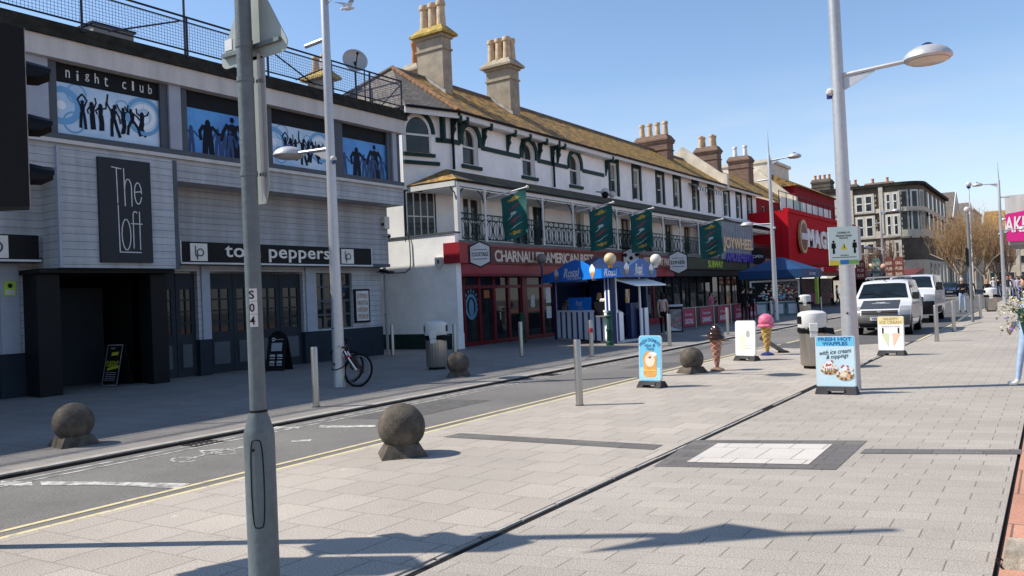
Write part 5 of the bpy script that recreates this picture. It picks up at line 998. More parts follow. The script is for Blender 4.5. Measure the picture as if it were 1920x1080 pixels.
mb = MB().mat(BLK); f4 = (fr[0]-rgt*.75-ZV*.05, rgt, ZV); mb.prism([(-.16, -.60), (.16, -.60), (.16, .60), (-.16, .60)], (f4[0]-nrm*.12, rgt, ZV), .24); mb.cyl((0, 0, tp.z-.2), f4[0]-ZV*.15, .03, n=8); mb.build('signal_head', TL)
for k in range(3):
    h = MB().mat(BLK); h.hull8([f4[0]-rgt*.34+ZV*(.26-.4*k)-nrm*.12, f4[0]-rgt*.16+ZV*(.26-.4*k)-nrm*.13, f4[0]-rgt*.16+ZV*(.26-.4*k)+nrm*.13, f4[0]-rgt*.34+ZV*(.26-.4*k)+nrm*.12], [f4[0]-rgt*.32+ZV*(.36-.4*k)-nrm*.06, f4[0]-rgt*.16+ZV*(.44-.4*k)-nrm*.10, f4[0]-rgt*.16+ZV*(.44-.4*k)+nrm*.10, f4[0]-rgt*.32+ZV*(.36-.4*k)+nrm*.06]); h.build('hood', TL)
mb = MB().mat(SBK); mb.prism([(-.6, 5.15), (.6, 5.15), (0, 6.2)], (Vector((.06, -.02, 0)), (XV*.5+YV*.86).normalized(), ZV), .006); mb.build('warning_sign', TL); mb = MB().mat(BLK); mb.cyl(ZV*6.53-CR*.32, ZV*6.53+CR*.32, .045, n=8); mb.cyl((0, 0, 5.2), (0, 0, 6.52), .025, n=8); mb.build('detector', TL)
# ================================================================== BOLLARDS, SPHERES, BINS
INOX = M('brushed_steel', (.42, .39, .35), .38, .85, var=.12, scale=3, streak=True); SPHM = M('granite_sphere', (.105, .088, .07), .9, var=.5, scale=6, bmp=.5, bscale=45)
def bollard(): 
    o = thing('steel_bollard', '', 'bollard', (0, 0, 0), 0, 'brushed steel bollards'); mb = MB().mat(INOX); mb.lathe([(.056, 0), (.056, .985), (.05, 1.0), (.01, 1.003)], (0, 0, 0), 20); mb.build('post', o, smooth=50); mb = MB().mat(DRAIN); mb.lathe([(.068, 0), (.068, .006), (.058, .012)], (0, 0, 0), 20); mb.build('base_ring', o, smooth=50); return o
b0 = bollard(); first = True
for px, py, lab in ((1087, 760, 'steel bollard standing clear on the buff paving left of the donuts board'), (593, 763, 'steel bollard in the shade just left of the bicycle'), (737, 667, 'slim steel bollard in front of the white flank wall, left of the litter bin'), (978, 668, 'steel bollard before the red shopfront doors'), (1110, 669, 'steel bollard with a red band in front of the striped kiosk'), (1256, 649, 'steel bollard beside the woman walking past the kiosk'), (1365, 627, 'steel bollard in front of the maroon cafe barriers'), (1757, 640, 'steel bollard just right of the whippy ice cream board, at the parking bay'), (1789, 622, 'second steel bollard from the whippy ice cream board, next to the thin pole'), (1839, 597, 'far steel bollard left of the far litter bin'), (1446, 597, 'steel bollard at the foot of the stall lamp post'), (1540, 586, 'distant steel bollard behind the far roadside litter bin'), (854, 671, 'steel bollard at the corner of the white wall and the red shop')):
    p = G(px, py); p.z = 0
    if first: b0.location = p; b0['label'] = lab; first = False
    else: dup(b0, p, 0, lab)
p = G(1110, 669); mb = MB().mat(M('red_band', (.35, .03, .03), .5)); mb.lathe([(.0585, -.06), (.0585, .06)], (0, 0, 0), 20); tag(mb.build('reflective_band', loc=(p.x, p.y, .72), smooth=50), 'red band round the bollard in front of the kiosk', 'band')
p = G(1469, 661); t = G(1432, 628); o = thing('leaning_bollard', 'knocked over bollard leaning steeply behind the pink ice cream cone', 'bollard', (p.x, p.y, 0)); d_ = (CR*-.86+ZV*.62).normalized(); mb = MB().mat(M('dull_steel', (.20, .18, .15), .5, .6)); mb.cyl((0, 0, .02), d_*.72, .055, n=18); mb.build('post', o, smooth=50); mb = MB().mat(DRAIN); mb.lathe([(.14, 0), (.14, .03), (.06, .06)], (0, 0, 0), 16); mb.build('base_ring', o)
o = thing('heritage_bollard', 'short green heritage bollard at the front corner of the kiosk', 'bollard', tuple(G(1144, 648)), 0, 'cast iron bollards'); mb = MB().mat(M('heritage_green', (.015, .08, .05), .4)); mb.lathe([(.13, 0), (.13, .12), (.10, .15), (.09, .45), (.11, .48), (.11, .54), (.09, .57), (.085, .9), (.11, .93), (.11, .98), (.06, 1.03), (.085, 1.08), (.06, 1.14), (.01, 1.16)], (0, 0, 0), 18); mb.build('post', o, smooth=40)
o2 = dup(o, G(981, 643), 0, 'dark heritage bollard partly hidden behind a steel bollard at the red shop')
mb = MB().mat(SPHM); mb.sphere((0, 0, .36), .30, 48, disp=.022); sp0 = thing('sphere_bollard', '', 'bollard', (0, 0, 0), 0, 'granite sphere bollards'); mb.build('sphere', sp0, smooth=60)
mb = MB().mat(SPHM); a, b = .29, .20; mb.hull8([(-a, -a, 0), (a, -a, 0), (a, a, 0), (-a, a, 0)], [(-b, -b, .16), (b, -b, .16), (b, b, .16), (-b, b, .16)]); mb.build('plinth', sp0)
for k, (px, py, lab, s) in enumerate(((755, 857, 'dark granite sphere bollard on the buff paving left of the dark inlaid band', .86), (139, 838, 'dark granite sphere bollard on the club pavement, opposite the porch', .83), (860, 710, 'dark granite sphere bollard right of the left pavement litter bin', .83), (1298, 703, 'dark granite sphere bollard between the donuts board and the chocolate cone', .80))):
    p = G(px, py-4); rz = YAW+.25+k*.6
    if k == 0: sp0.location = p; sp0.rotation_euler.z = rz; sp0['label'] = lab; sp0.scale = (s,)*3
    else: dup(sp0, p, rz, lab, scale=s)
BINW = M('bin_hood_white', (.62, .62, .60), .5, var=.1); BAG = M('bin_bag_black', (.008, .008, .009), .25)
def bin_():
    o = thing('litter_bin', '', 'litter bin', (0, 0, 0), 0, 'steel litter bins with white hoods'); mb = MB().mat(INOX); n = 44
    mb.lathe([(.235, .06), (.25, .09), (.25, .78)], (0, 0, 0), n, wob=lambda a, z: 1+.018*math.cos(a*22)); mb.mat(DRAIN); mb.lathe([(.20, .0), (.20, .06)], (0, 0, 0), 20); mb.build('drum', o, smooth=30)
    mb = MB().mat(BAG); mb.lathe([(.262, .70), (.285, .745), (.275, .80), (.25, .82)], (0, 0, 0), 30, wob=lambda a, z: 1+.03*math.sin(a*5)+.02*math.sin(a*11+z*30)); mb.hull8([(.1, -.30, .70), (.35, -.22, .66), (.35, .1, .66), (.1, .1, .7)], [(.1, -.27, .8), (.33, -.2, .79), (.33, .1, .79), (.1, .1, .8)]); mb.build('bag', o, smooth=40)
    mb = MB().mat(BINW); mb.lathe([(.255, .80), (.275, .83), (.28, 1.02), (.265, 1.09), (.20, 1.13), (.05, 1.145)], (0, 0, 0), 30); hd = mb.build('hood', o, smooth=35)
    for a0 in (math.radians(-10), math.radians(170)):
        q = MB().mat(BLK)
        for k in range(8):
            t0, t1 = a0-.5+k*.125, a0-.5+(k+1)*.125; q.poly([(.284*math.cos(t), .284*math.sin(t), z) for t, z in ((t0, .89), (t1, .89), (t1, 1.04), (t0, 1.04))])
        sub(q, 'slot', hd)
    q = MB().mat(BINW); q.M = Matrix.Rotation(-1.95, 4, 'Z'); q.box((.24, -.08, .74), (.31, .08, .90)); q.box((.24, -.07, .62), (.30, .07, .74)); q.build('latch', o, bevel=.01); return o
B0 = bin_()
for k, (px, py, lab, s, rz) in enumerate(((1527, 690, 'litter bin with a sagging black bag, behind the waffles board', 1.02, YAW+.1), (820, 692, 'litter bin on the shaded pavement before the white flank wall', 1.05, YAW+.2), (1511, 598, 'litter bin across the road, near the dark board by the stall', 1.1, YAW), (1859, 584, 'litter bin on the far right pavement behind the flowers', 1.06, YAW-.1))):
    p = G(px, py)
    if k == 0: B0.location = p; B0.rotation_euler.z = rz; B0['label'] = lab; B0.scale = (s,)*3
    else: dup(B0, p, rz, lab, scale=s)
# ================================================================== PAVEMENT SIGNS
RUB = M('sign_base_rubber', (.05, .05, .052), .7, var=.3)
def rrect(x0, x1, y0, y1, r, n=5):
    pts = []
    for cx_, cy_, a0 in ((x1-r, y1-r, 0), (x0+r, y1-r, 90), (x0+r, y0+r, 180), (x1-r, y0+r, 270)):
        for k in range(n+1): t = math.radians(a0+90*k/n); pts.append((cx_+r*math.cos(t), cy_+r*math.sin(t)))
    return pts
def swing_sign(label, pxl, pxr, pyb, pyt, face, r=.06, yaw=None, lean=.06):
    pc = G((pxl+pxr)/2, pyb-3); yw = YAW if yaw is None else yaw; dist = (pc-CP).dot(CF); w = (pxr-pxl)*dist/1500; h = (pyb-pyt)*dist/1500*1.0
    o = thing('pavement_sign', label, 'pavement sign', (pc.x, pc.y, 0), yw, 'pavement boards on rubber bases'); U = Vector((0, lean, 1)).normalized(); fr = (Vector((0, -.02, .11)), XV, U)
    mb = MB().mat(M('sign_edge_white', (.62, .63, .63), .5)); mb.prism(rrect(-w/2, w/2, 0, h-.11, r), fr, .035); mb.mat(face); f2 = (fr[0]+XV.cross(U).normalized()*.035, XV, U); mb.flat(rrect(-w/2+.012, w/2-.012, .008, h-.122, r-.01), f2, .003); pn = mb.build('panel', o)
    b = MB().mat(RUB)
    for s in (-1, 1): b.hull8([(s*(w/2+.02) if s < 0 else .10, -.15, 0), (-.10 if s < 0 else w/2+.02, -.15, 0), (-.10 if s < 0 else w/2+.02, .15, 0), (s*(w/2+.02) if s < 0 else .10, .15, 0)], [(s*(w/2+.0) if s < 0 else .13, -.07, .11), (-.13 if s < 0 else w/2, -.07, .11), (-.13 if s < 0 else w/2, .07, .11), (s*w/2 if s < 0 else .13, .07, .11)])
    b.hull8([(-.13, -.15, .05), (.13, -.15, .05), (.13, .15, .05), (-.13, .15, .05)], [(-.13, -.07, .11), (.13, -.07, .11), (.13, .07, .11), (-.13, .07, .11)]); b.build('base', o, bevel=.012); return o, f2, w, h-.11, pn
SKYB = M('print_sky_blue', (.16, .52, .74), .45, var=.06); PBLU = M('print_pale_blue', (.55, .72, .78), .45, var=.06); NAVYP = M('print_navy', (.03, .08, .22), .5); ORG = M('print_orange', (.72, .36, .10), .5, var=.2, scale=9); CRM = M('print_cream', (.80, .68, .55), .5, var=.1); WHP = M('print_white', (.80, .80, .80), .5, var=.03); BRP = M('print_brown', (.22, .10, .05), .5, var=.4, scale=20); TANP = M('print_tan', (.62, .42, .22), .5, var=.3, scale=14)
o, f, w, h, pn = swing_sign('sky blue fresh donuts board with a big orange donut', 1199, 1247, 729, 632, SKYB, yaw=-.10); q = MB()
q.mat(M('print_light_blue', (.36, .68, .82), .5)); q.flat([(-w*.45, .02), (w*.45, .02), (w*.45, h*.3), (-w*.45, h*.3)], f, .004); q.mat(NAVYP); q.text('FRESH DONUTS', f, 0, h*.905, w=w*1.02, h=.06, off=.006, depth=.001, arc=w*.52, bold=.01); q.text('Hot &', f, 0, h*.785, h=.06, off=.006, depth=.001, shear=.2); q.text('Tasty', f, .01, h*.70, h=.07, off=.006, depth=.001, shear=.2)
q.mat(ORG); q.flat(rrect(-w*.30, w*.30, h*.09, h*.62, .07), f, .005); q.disc(f, 0, h*.48, w*.32, h*.18, .0055, 24); q.mat(CRM); q.disc(f, .0, h*.46, w*.22, h*.145, .0065, 24); q.mat(WHP); q.disc(f, .05, h*.59, w*.20, h*.045, .0062, 16); q.mat(BRP); q.disc(f, 0, h*.52, w*.06, h*.025, .0075, 12); q.mat(M('print_yellow', (.82, .55, .14), .5)); q.flat([(-w*.29, h*.22), (w*.29, h*.22), (w*.28, h*.25), (-w*.28, h*.25)], f, .007); sub(q, 'print', pn)
o, f, w, h, pn = swing_sign('pale blue fresh hot waffles board at the foot of the lamp post', 1535, 1605, 741, 633, PBLU, .03, .06); q = MB().mat(SKYB); q.flat([(-w*.48, h*.80), (w*.48, h*.80), (w*.48, h*.985), (-w*.48, h*.985)], f, .004); q.mat(M('print_blue', (.02, .14, .36), .5)); q.text('FRESH HOT', f, 0, h*.94, w=w*.84, h=.056, off=.006, depth=.001, bold=.03); q.text('WAFFLES', f, 0, h*.85, w=w*.64, h=.056, off=.006, depth=.001, bold=.03)
q.mat(BLK); O_, R_2, U_2 = f; ff = (O_, (R_2+U_2*.10).normalized(), U_2); q.text('with ice cream', ff, 0, h*.69, w=w*.80, h=.07, off=.005, depth=.001, shear=.25); q.text('& toppings', ff, .03, h*.585, w=w*.56, h=.08, off=.005, depth=.001, shear=.25)
for cx_, cy_, r_ in ((-.09, .25, .12), (.13, .17, .12)):
    q.mat(TANP); q.disc(f, cx_, cy_, r_*1.05, r_*.62, .005, 20); q.mat(BRP)
    for k in range(9): a = 2.4*k; q.disc(f, cx_+r_*.85*math.cos(a), cy_+r_*.45*math.sin(a), .022, .018, .0055, 8)
    q.mat(CRM)
    for k in range(14): a, b = random.uniform(-.9, .9)*r_, random.uniform(-.4, 1.0)*r_*.6; q.disc(f, cx_+a, cy_+b+.03, .02, .026, .006, 8)
    q.mat(WHP); q.disc(f, cx_, cy_+r_*.75, .05, .05, .0062, 14); q.disc(f, cx_-.03, cy_+r_*.5, .05, .045, .0062, 14); q.mat(M('print_red', (.55, .08, .06), .5, var=.3, scale=20))
    for k in range(5): q.disc(f, cx_+random.uniform(-.06, .06), cy_+r_*random.uniform(.5, 1.25), .016, .016, .007, 8)
    q.mat(BRP)
    for k in range(5): q.line(f, [(cx_+(-.5+k*.25)*r_, cy_-r_*.4), (cx_+(-.45+k*.25)*r_, cy_+r_*.3)], .007, .0075)
sub(q, 'print', pn)
o, f, w, h, pn = swing_sign('sun bleached almost white board between the two model cones', 1379, 1422, 679, 604, WHP, .06, -.26); q = MB().mat(M('faded_yellow', (.78, .77, .58), .5, var=.05)); q.flat([(-w*.28, h*.15), (w*.02, h*.15), (w*.05, h*.6), (-w*.26, h*.6)], f, .004); q.mat(M('faded_grey', (.42, .42, .42), .5)); q.disc(f, w*.14, h*.62, .05, .085, .005, 16); q.mat(M('faded_line', (.66, .66, .68), .5)); q.text('ice cream', f, w*.18, h*.3, w=w*.4, off=.005, depth=.001, shear=.3); q.text('sundaes', f, w*.16, h*.22, w=w*.4, off=.005, depth=.001, shear=.3); sub(q, 'print', pn)
o, f, w, h, pn = swing_sign('cream and yellow whippy ice cream board in front of the silver van', 1650, 1696, 669, 596, WHP, .04, -.12); q = MB().mat(M('print_straw', (.72, .60, .28), .5)); q.flat(rrect(-w*.48, w*.48, h*.76, h*.985, .03), f, .004); q.mat(M('print_grey_brown', (.30, .24, .16), .5)); q.text('WHIPPY', f, 0, h*.92, w=w*.6, off=.006, depth=.001); q.text('ICE CREAM', f, 0, h*.82, w=w*.82, off=.006, depth=.001); q.text('CHOICE OF CONE', f, 0, h*.70, w=w*.7, off=.005, depth=.001)
q.mat(BLK)
for s in (-1, 1): q.flat([(s*w*.30-.018, h*.50), (s*w*.30+.018, h*.50), (s*w*.30+.018, h*.66), (s*w*.30-.018, h*.66)], f, .005)
for s, m_ in ((-1, M('cone_pale_green', (.62, .66, .42), .5)), (1, M('cone_pale_orange', (.76, .52, .36), .5))): q.mat(m_); q.flat([(s*w*.38, h*.5), (s*w*.06, h*.5), (s*w*.1, h*.1)][::-s], f, .0045)
sub(q, 'print', pn)
def a_board(name, label, px, py, pyt, yaw, wpx, arch=False):
    pc = G(px, py); dist = (pc-CP).dot(CF); h = (py-pyt)*dist/1500; w = wpx*dist/1500; o = thing(name, label, 'pavement sign', (pc.x, pc.y, 0), yaw, 'folding A boards'); L = .30; parts = []
    for s in (-1, 1):
        U = Vector((0, -s*-.0+s*.24, 1)).normalized() if s < 0 else Vector((0, -.24, 1)).normalized(); U = Vector((0, .24 if s < 0 else -.24, 1)).normalized(); fr = (Vector((0, s*.24*h, 0)), XV if s < 0 else -XV, U)
        mb = MB().mat(BLK); hh = h/U.z*.99; pts = [(-w/2, 0), (w/2, 0), (w/2, hh), (-w/2, hh)] if not arch or s < 0 else [(-w/2, 0), (w/2, 0)]+[(w/2*math.cos(k*math.pi/10), hh-w/2*.6+w/2*1.05*math.sin(k*math.pi/10)) for k in range(11)]
        mb.prism(pts, fr, .02); parts.append((mb.build('board', o), (fr[0]+fr[1].cross(U).normalized()*.02, fr[1], U), w, hh))
    return o, parts
o, ps = a_board('a_board', 'black A board with yellow print in the club porch', 221, 722, 645, YAW-.35, 38); f, w, h = ps[0][1:]; q = MB().mat(PALE); 
for a in (-w*.47, w*.47): q.line(f, [(a, .02), (a, h-.02)], .012)
for b in (.02, h-.02): q.line(f, [(-w*.47, b), (w*.47, b)], .012)
YEL = M('poster_yellow', (.55, .55, .05), .5); q.mat(YEL); q.flat([(-w*.15, h*.72), (w*.28, h*.74), (w*.28, h*.82), (-w*.15, h*.80)], f); q.text('TUESDAY', f, 0, h*.53, w=w*.8, h=.14, depth=.001, shear=.3, bold=.02); q.line(f, [(-w*.25, h*.40), (w*.38, h*.46)], .06, .004); q.mat(PALE); q.text('EVERY', f, -.05, h*.90, w=w*.3, depth=.001)
for k in range(5): q.line(f, [(-w*.35, h*(.32-.045*k)), (w*.3, h*(.32-.045*k))], .008)
sub(q, 'print', ps[0][0])
o, ps = a_board('a_board', 'black A board with a white chalk style food menu by the club doors', 524, 694, 628, YAW-.25, 38, True); f, w, h = ps[0][1:]; q = MB().mat(PALE); q.ring(f, -w*.2, h*.88, .03, .05); q.text('wine and dine', f, w*.12, h*.88, w=w*.45, depth=.001); q.mat(M('print_grey_blue', (.30, .34, .38), .5)); q.flat([(-w*.28, h*.55), (w*.3, h*.55), (w*.3, h*.78), (-w*.28, h*.78)], f); q.mat(PALE)
for r in range(2):
    for c in range(2): q.text('OFFER', f, -w*.18+c*w*.4, h*(.42-.18*r), w=w*.3, h=.07, depth=.001, bold=.04); q.line(f, [(-w*.3+c*w*.4, h*(.34-.18*r)), (-w*.05+c*w*.4, h*(.34-.18*r))], .02)
sub(q, 'print', ps[0][0])
o, ps = a_board('a_board', 'dark framed food menu board with pictures, right of the woman by the kiosk', 1268, 622, 575, YAW-.2, 26); f, w, h = ps[0][1:]; q = MB().mat(M('menu_photo', (.30, .26, .24), .5, var=.7, scale=6)); q.flat([(-w*.42, .06), (w*.42, .06), (w*.42, h*.9), (-w*.42, h*.9)], f); q.mat(M('menu_pink', (.45, .2, .2), .5, var=.5, scale=9)); q.flat([(-w*.3, h*.2), (w*.35, h*.5), (w*.35, h*.62), (-w*.3, h*.35)], f, .004); q.mat(PALE); q.flat([(-w*.4, h*.05), (w*.4, h*.05), (-w*.4, h*.22)], f, .0045); sub(q, 'print', ps[0][0])
mb = MB().mat(M('board_cap', (.50, .52, .56), .5)); mb.box((-w*.55, -.1, 0), (w*.55, .1, .09)); hd = mb.build('cap', o); hd.location = (0, 0, h*.985)
o, ps = a_board('a_board', 'small dark board with pale writing by the stall bin across the road', 1502, 590, 557, YAW, 16); f, w, h = ps[0][1:]; q = MB().mat(PALE); q.text('TEA & ICES', f, 0, h*.55, w=w*.7, h=h*.3, depth=.001); sub(q, 'print', ps[0][0])
# ================================================================== MODEL CONES
def lat(name, c, k=9):
    m, n, p = _nodes(name); p.inputs['Roughness'].default_value = .55; t = node(n, 'ShaderNodeTexCoord'); s = node(n, 'ShaderNodeSeparateXYZ'); lk(n, t.outputs['Object'], s.inputs[0]); at = node(n, 'ShaderNodeMath', operation='ARCTAN2'); lk(n, s.outputs[1], at.inputs[0]); lk(n, s.outputs[0], at.inputs[1]); hs = []
    for sg in (1, -1):
        a = node(n, 'ShaderNodeMath', operation='MULTIPLY'); lk(n, at.outputs[0], a.inputs[0]); a.inputs[1].default_value = sg*4; b = node(n, 'ShaderNodeMath', operation='MULTIPLY_ADD'); lk(n, s.outputs[2], b.inputs[0]); b.inputs[1].default_value = 52; lk(n, a.outputs[0], b.inputs[2]); c_ = node(n, 'ShaderNodeMath', operation='SINE'); lk(n, b.outputs[0], c_.inputs[0]); hs.append(c_.outputs[0])
    mxx = node(n, 'ShaderNodeMath', operation='MAXIMUM'); lk(n, hs[0], mxx.inputs[0]); lk(n, hs[1], mxx.inputs[1]); r = node(n, 'ShaderNodeMapRange'); r.inputs[1].default_value = .3; r.inputs[2].default_value = .95; lk(n, mxx.outputs[0], r.inputs[0]); lk(n, mixc(n, r.outputs[0], mul(c, .55), mul(c, 1.12)), p.inputs['Base Color']); bump(n, p, r.outputs[0], 1.0, .02); return m
def cone(label, px, pb, pt, cone_m, scoop_m, base_m, swirl):
    pc = G(px, pb-2); dist = (pc-CP).dot(CF); h = (pb-pt)*dist/1500; o = thing('model_ice_cream', label, 'model ice cream', (pc.x, pc.y, 0)); s = h
    mb = MB().mat(base_m); mb.lathe([(.155*s, 0), (.155*s, .03*s), (.12*s, .05*s), (.05*s, .075*s)], (0, 0, 0), 24); mb.build('base', o, smooth=40)
    mb = MB().mat(cone_m); mb.lathe([(.035*s, .06*s), (.05*s, .14*s), (.085*s, .35*s), (.125*s, .62*s), (.148*s, .70*s), (.14*s, .72*s)], (0, 0, 0), 28); mb.build('cone', o, smooth=60)
    mb = MB().mat(scoop_m)
    if swirl:
        prof = [(.10, .66), (.185, .67), (.205, .70), (.20, .735), (.165, .755), (.172, .775), (.175, .81), (.15, .84), (.13, .85), (.14, .875), (.125, .91), (.09, .935), (.08, .95), (.06, .985), (.02, 1.0)]
        mb.lathe([(r*s, z*s) for r, z in prof], (0, 0, 0), 32, wob=lambda a, z: 1+.06*math.sin(a*5+z/s*14)+.04*math.sin(a*3-z/s*9))
    else:
        mb.sphere((0, 0, .835*s), .178*s, 30, (1, 1, .92), disp=.10, seed=4); mb.lathe([(.12*s, .665*s), (.185*s, .68*s), (.195*s, .71*s), (.165*s, .75*s)], (0, 0, 0), 30, wob=lambda a, z: 1+.07*math.sin(a*6)+.05*math.sin(a*11+1))
    mb.build('scoop', o, smooth=60); return o
cone('life size model cone with pale pink wafer and dark chocolate swirl', 1345, 697, 610, lat('wafer_pink', (.55, .25, .17)), M('chocolate_gloss', (.035, .018, .014), .18, coat=.6, var=.2), M('cone_base_brown', (.20, .14, .10), .7, var=.3), True)
cone('life size model cone with yellow wafer and a pink scoop on a blue base', 1439, 668, 590, lat('wafer_yellow', (.62, .38, .10)), M('scoop_pink', (.70, .16, .26), .45, bmp=.6, bscale=14), M('cone_base_blue', (.02, .03, .14), .4), False)
# ================================================================== KIOSK
KB = M('kiosk_blue', (.012, .20, .72), .4, var=.06); KD = M('kiosk_navy', (.012, .03, .10), .4); KW = M('kiosk_white', (.80, .82, .84), .5, var=.06); CNT = M('counter_steel', (.40, .40, .40), .35, .5)
def stripes(name, pitch=.19):
    m, n, p = _nodes(name); p.inputs['Roughness'].default_value = .45; t = node(n, 'ShaderNodeTexCoord'); s = node(n, 'ShaderNodeSeparateXYZ'); lk(n, t.outputs['UV'], s.inputs[0]); d = node(n, 'ShaderNodeMath', operation='DIVIDE'); lk(n, s.outputs[0], d.inputs[0]); d.inputs[1].default_value = pitch*2; f = node(n, 'ShaderNodeMath', operation='FRACT'); lk(n, d.outputs[0], f.inputs[0]); g = node(n, 'ShaderNodeMath', operation='GREATER_THAN'); lk(n, f.outputs[0], g.inputs[0]); g.inputs[1].default_value = .66
    lk(n, mixc(n, g.outputs[0], (.84, .86, .88), (.015, .045, .20)), p.inputs['Base Color']); return m
STR = stripes('blue_white_stripes', .25)
K1 = G(1042, 632, .09); K2 = G(1150, 640, .09); K1.z = K2.z = 0
kr = thing('ice_cream_kiosk', 'blue and white striped ice cream kiosk with wavy blue fascia and globe lamps', 'kiosk', (K2.x, K2.y, 0))
e1 = (K2-K1).normalized(); n1 = e1.cross(ZV); w1_ = (K2-K1).length
K3 = Vector((K2.x+.07, K2.y+.08, 0)); K4 = AX(1216, 629, K3.x+.03); K4 = Vector((K3.x+.03, K4.y, 0)); e2 = (K4-K3).normalized(); n2 = e2.cross(ZV); w2_ = (K4-K3).length
K5 = K4-n2*2.6+e2*.4; K6 = K1-n1*1.6
zt0, zt1 = AY(1142, 521, K2.y).z, AY(1150, 503, K2.y).z
f1, f2_ = (K1, e1, ZV), (K3, e2, ZV)
mb = MB(kr).mat(STR); mb.rect(f1, .12, w1_-.08, .08, 1.08, .03); s1h = ZX(1100, 555, K2.x)
mb.rect(f1, .12, .34, 1.083, zt0, .03); mb.rect(f1, w1_-.45, w1_-.08, 1.083, zt0, .03); ap = mb.build('striped_panel', kr)
mb = MB(kr).mat(STR); mb.rect(f2_, .02, .55, .08, 1.05, .03); mb.build('striped_panel', kr); mb = MB(kr).mat(STR); mb.rect(f2_, w2_-.6, w2_, .08, 1.15, .03); mb.build('striped_panel', kr)
mb = MB(kr).mat(KD); c12 = K2.lerp(K3, .5); e12 = (K3-K2).normalized(); mb.prism([(-.06, 0), (.10, 0), (.10, zt0), (-.06, zt0)], (K2+e12*.03-e12.cross(ZV)*.17, e12, ZV), .2)
mb.rect((K1-n1*.12, e1, ZV), -.06, .12, 0, zt0, .14); mb.rect((K4-n2*.1, e2, ZV), -.07, .05, 0, zt0, .12); mb.mat(KW); mb.rect((K3, e2, ZV), .03, .1, 1.05, zt0, .05); mb.rect((K3, e2, ZV), w2_-.68, w2_-.6, .1, zt0, .05); mb.rect(f1, .3, w1_-.4, 1.083, 1.15, .05); mb.build('corner_post', kr)
mb = MB(kr).mat(INT); ext(mb, [(p.x, p.y) for p in (K1-n1*.9, K2-n1*.9-e1*.8, K3-n2*1.5, K4-n2*1.5, K5, K6)], .02, .08); mb.mat(PALE); ext(mb, [(p.x, p.y) for p in (K1-n1*.03, K2-n1*.03, K3-n2*.03, K4-n2*.03, K5, K6)], 0, .075); mb.mat(KD); mb.poly([K6, K6+ZV*zt0, K5+ZV*zt0, K5]); mb.poly([K4, K4+ZV*zt0, K5+ZV*zt0, K5]); mb.poly([K1, K1+ZV*zt0, K6+ZV*zt0, K6]); mb.mat(M('kiosk_back', (.16, .08, .06), .7, var=.6, scale=2)); mb.poly([p+ZV*z for p, z in ((K6+n1*.3, .1), (K5-e2*.3, .1), (K5-e2*.3, zt0), (K6+n1*.3, zt0))]); mb.build('rear_wall', kr)
mb = MB(kr).mat(CNT); mb.rect((K1-n1*.6, e1, ZV), .3, w1_-.5, 1.0, 1.06, .6); mb.rect((K3-n2*.75, e2, ZV), .0, w2_-.1, .92, .97, .35); mb.mat(KB); mb.rect(f1, w1_*.28, w1_*.68, 1.16, 1.62, .02); mb.mat(KD); mb.rect((K3-n2*.5, e2, ZV), .3, w2_*.62, .1, 1.0, .02); mb.rect((K3-n2*.3, e2, ZV), w2_*.55, w2_*.85, .1, 1.35, .2); ct = mb.build('counter', kr)
q = MB(kr).mat(PALE); q.text('Rossi', (K1+n1*.02, e1, ZV), w1_*.48, 1.42, w=.55, h=.22, shear=.25, depth=.002); q.text('ICE CREAM', (K1+n1*.02, e1, ZV), w1_*.5, 1.23, w=.42, h=.05, depth=.002)
q.text('Rossi', (K3-n2*.48, e2, ZV), w2_*.45, .7, w=.5, h=.18, shear=.25, depth=.002); sub(q, 'lettering', ct)
mb = MB(kr); 
for k in range(14):
    a = .4+k*(w1_*.22)/14; mb.mat((PALE, TANP, BRP, CRM)[k % 4]).box(*[K1+e1*a-n1*(.25)+ZV*z for z in (1.09,)]+[K1+e1*(a+.07)-n1*.15+ZV*(1.3+.12*(k % 3))])
for k in range(9): mb.mat((PALE, CRM, BRP)[k % 3]).sphere(K1+e1*(w1_*.74+k*.05)-n1*.22+ZV*(1.2+.09*(k % 4)), .1, 10)
for k in range(12): mb.mat((TANP, CRM, WHP, ORG)[k % 4]).cyl(K3+e2*(w2_*.58+.06*k % .7)-n2*(.3+.02*k)+ZV*(1.35+.15*(k % 3)), K3+e2*(w2_*.58+.06*k % .7)-n2*(.3+.02*k)+ZV*(1.55+.15*(k % 3)), .03, .05, 8)
mb.build('counter_display', kr); mb = MB(kr).mat(BLK); mb.box(*[K3+e2*.2-n2*.9+ZV*.97, K3+e2*1.1-n2*.55+ZV*1.45]); mb.mat(WHP); mb.hull8([K3+e2*.5-n2*.45+ZV*.98, K3+e2*1.3-n2*.4+ZV*.98, K3+e2*1.3-n2*.85+ZV*.98, K3+e2*.5-n2*.85+ZV*.98], [K3+e2*.5-n2*.45+ZV*1.12, K3+e2*1.3-n2*.4+ZV*1.06, K3+e2*1.3-n2*.85+ZV*1.3, K3+e2*.5-n2*.85+ZV*1.35]); mb.build('coffee_machine', kr)
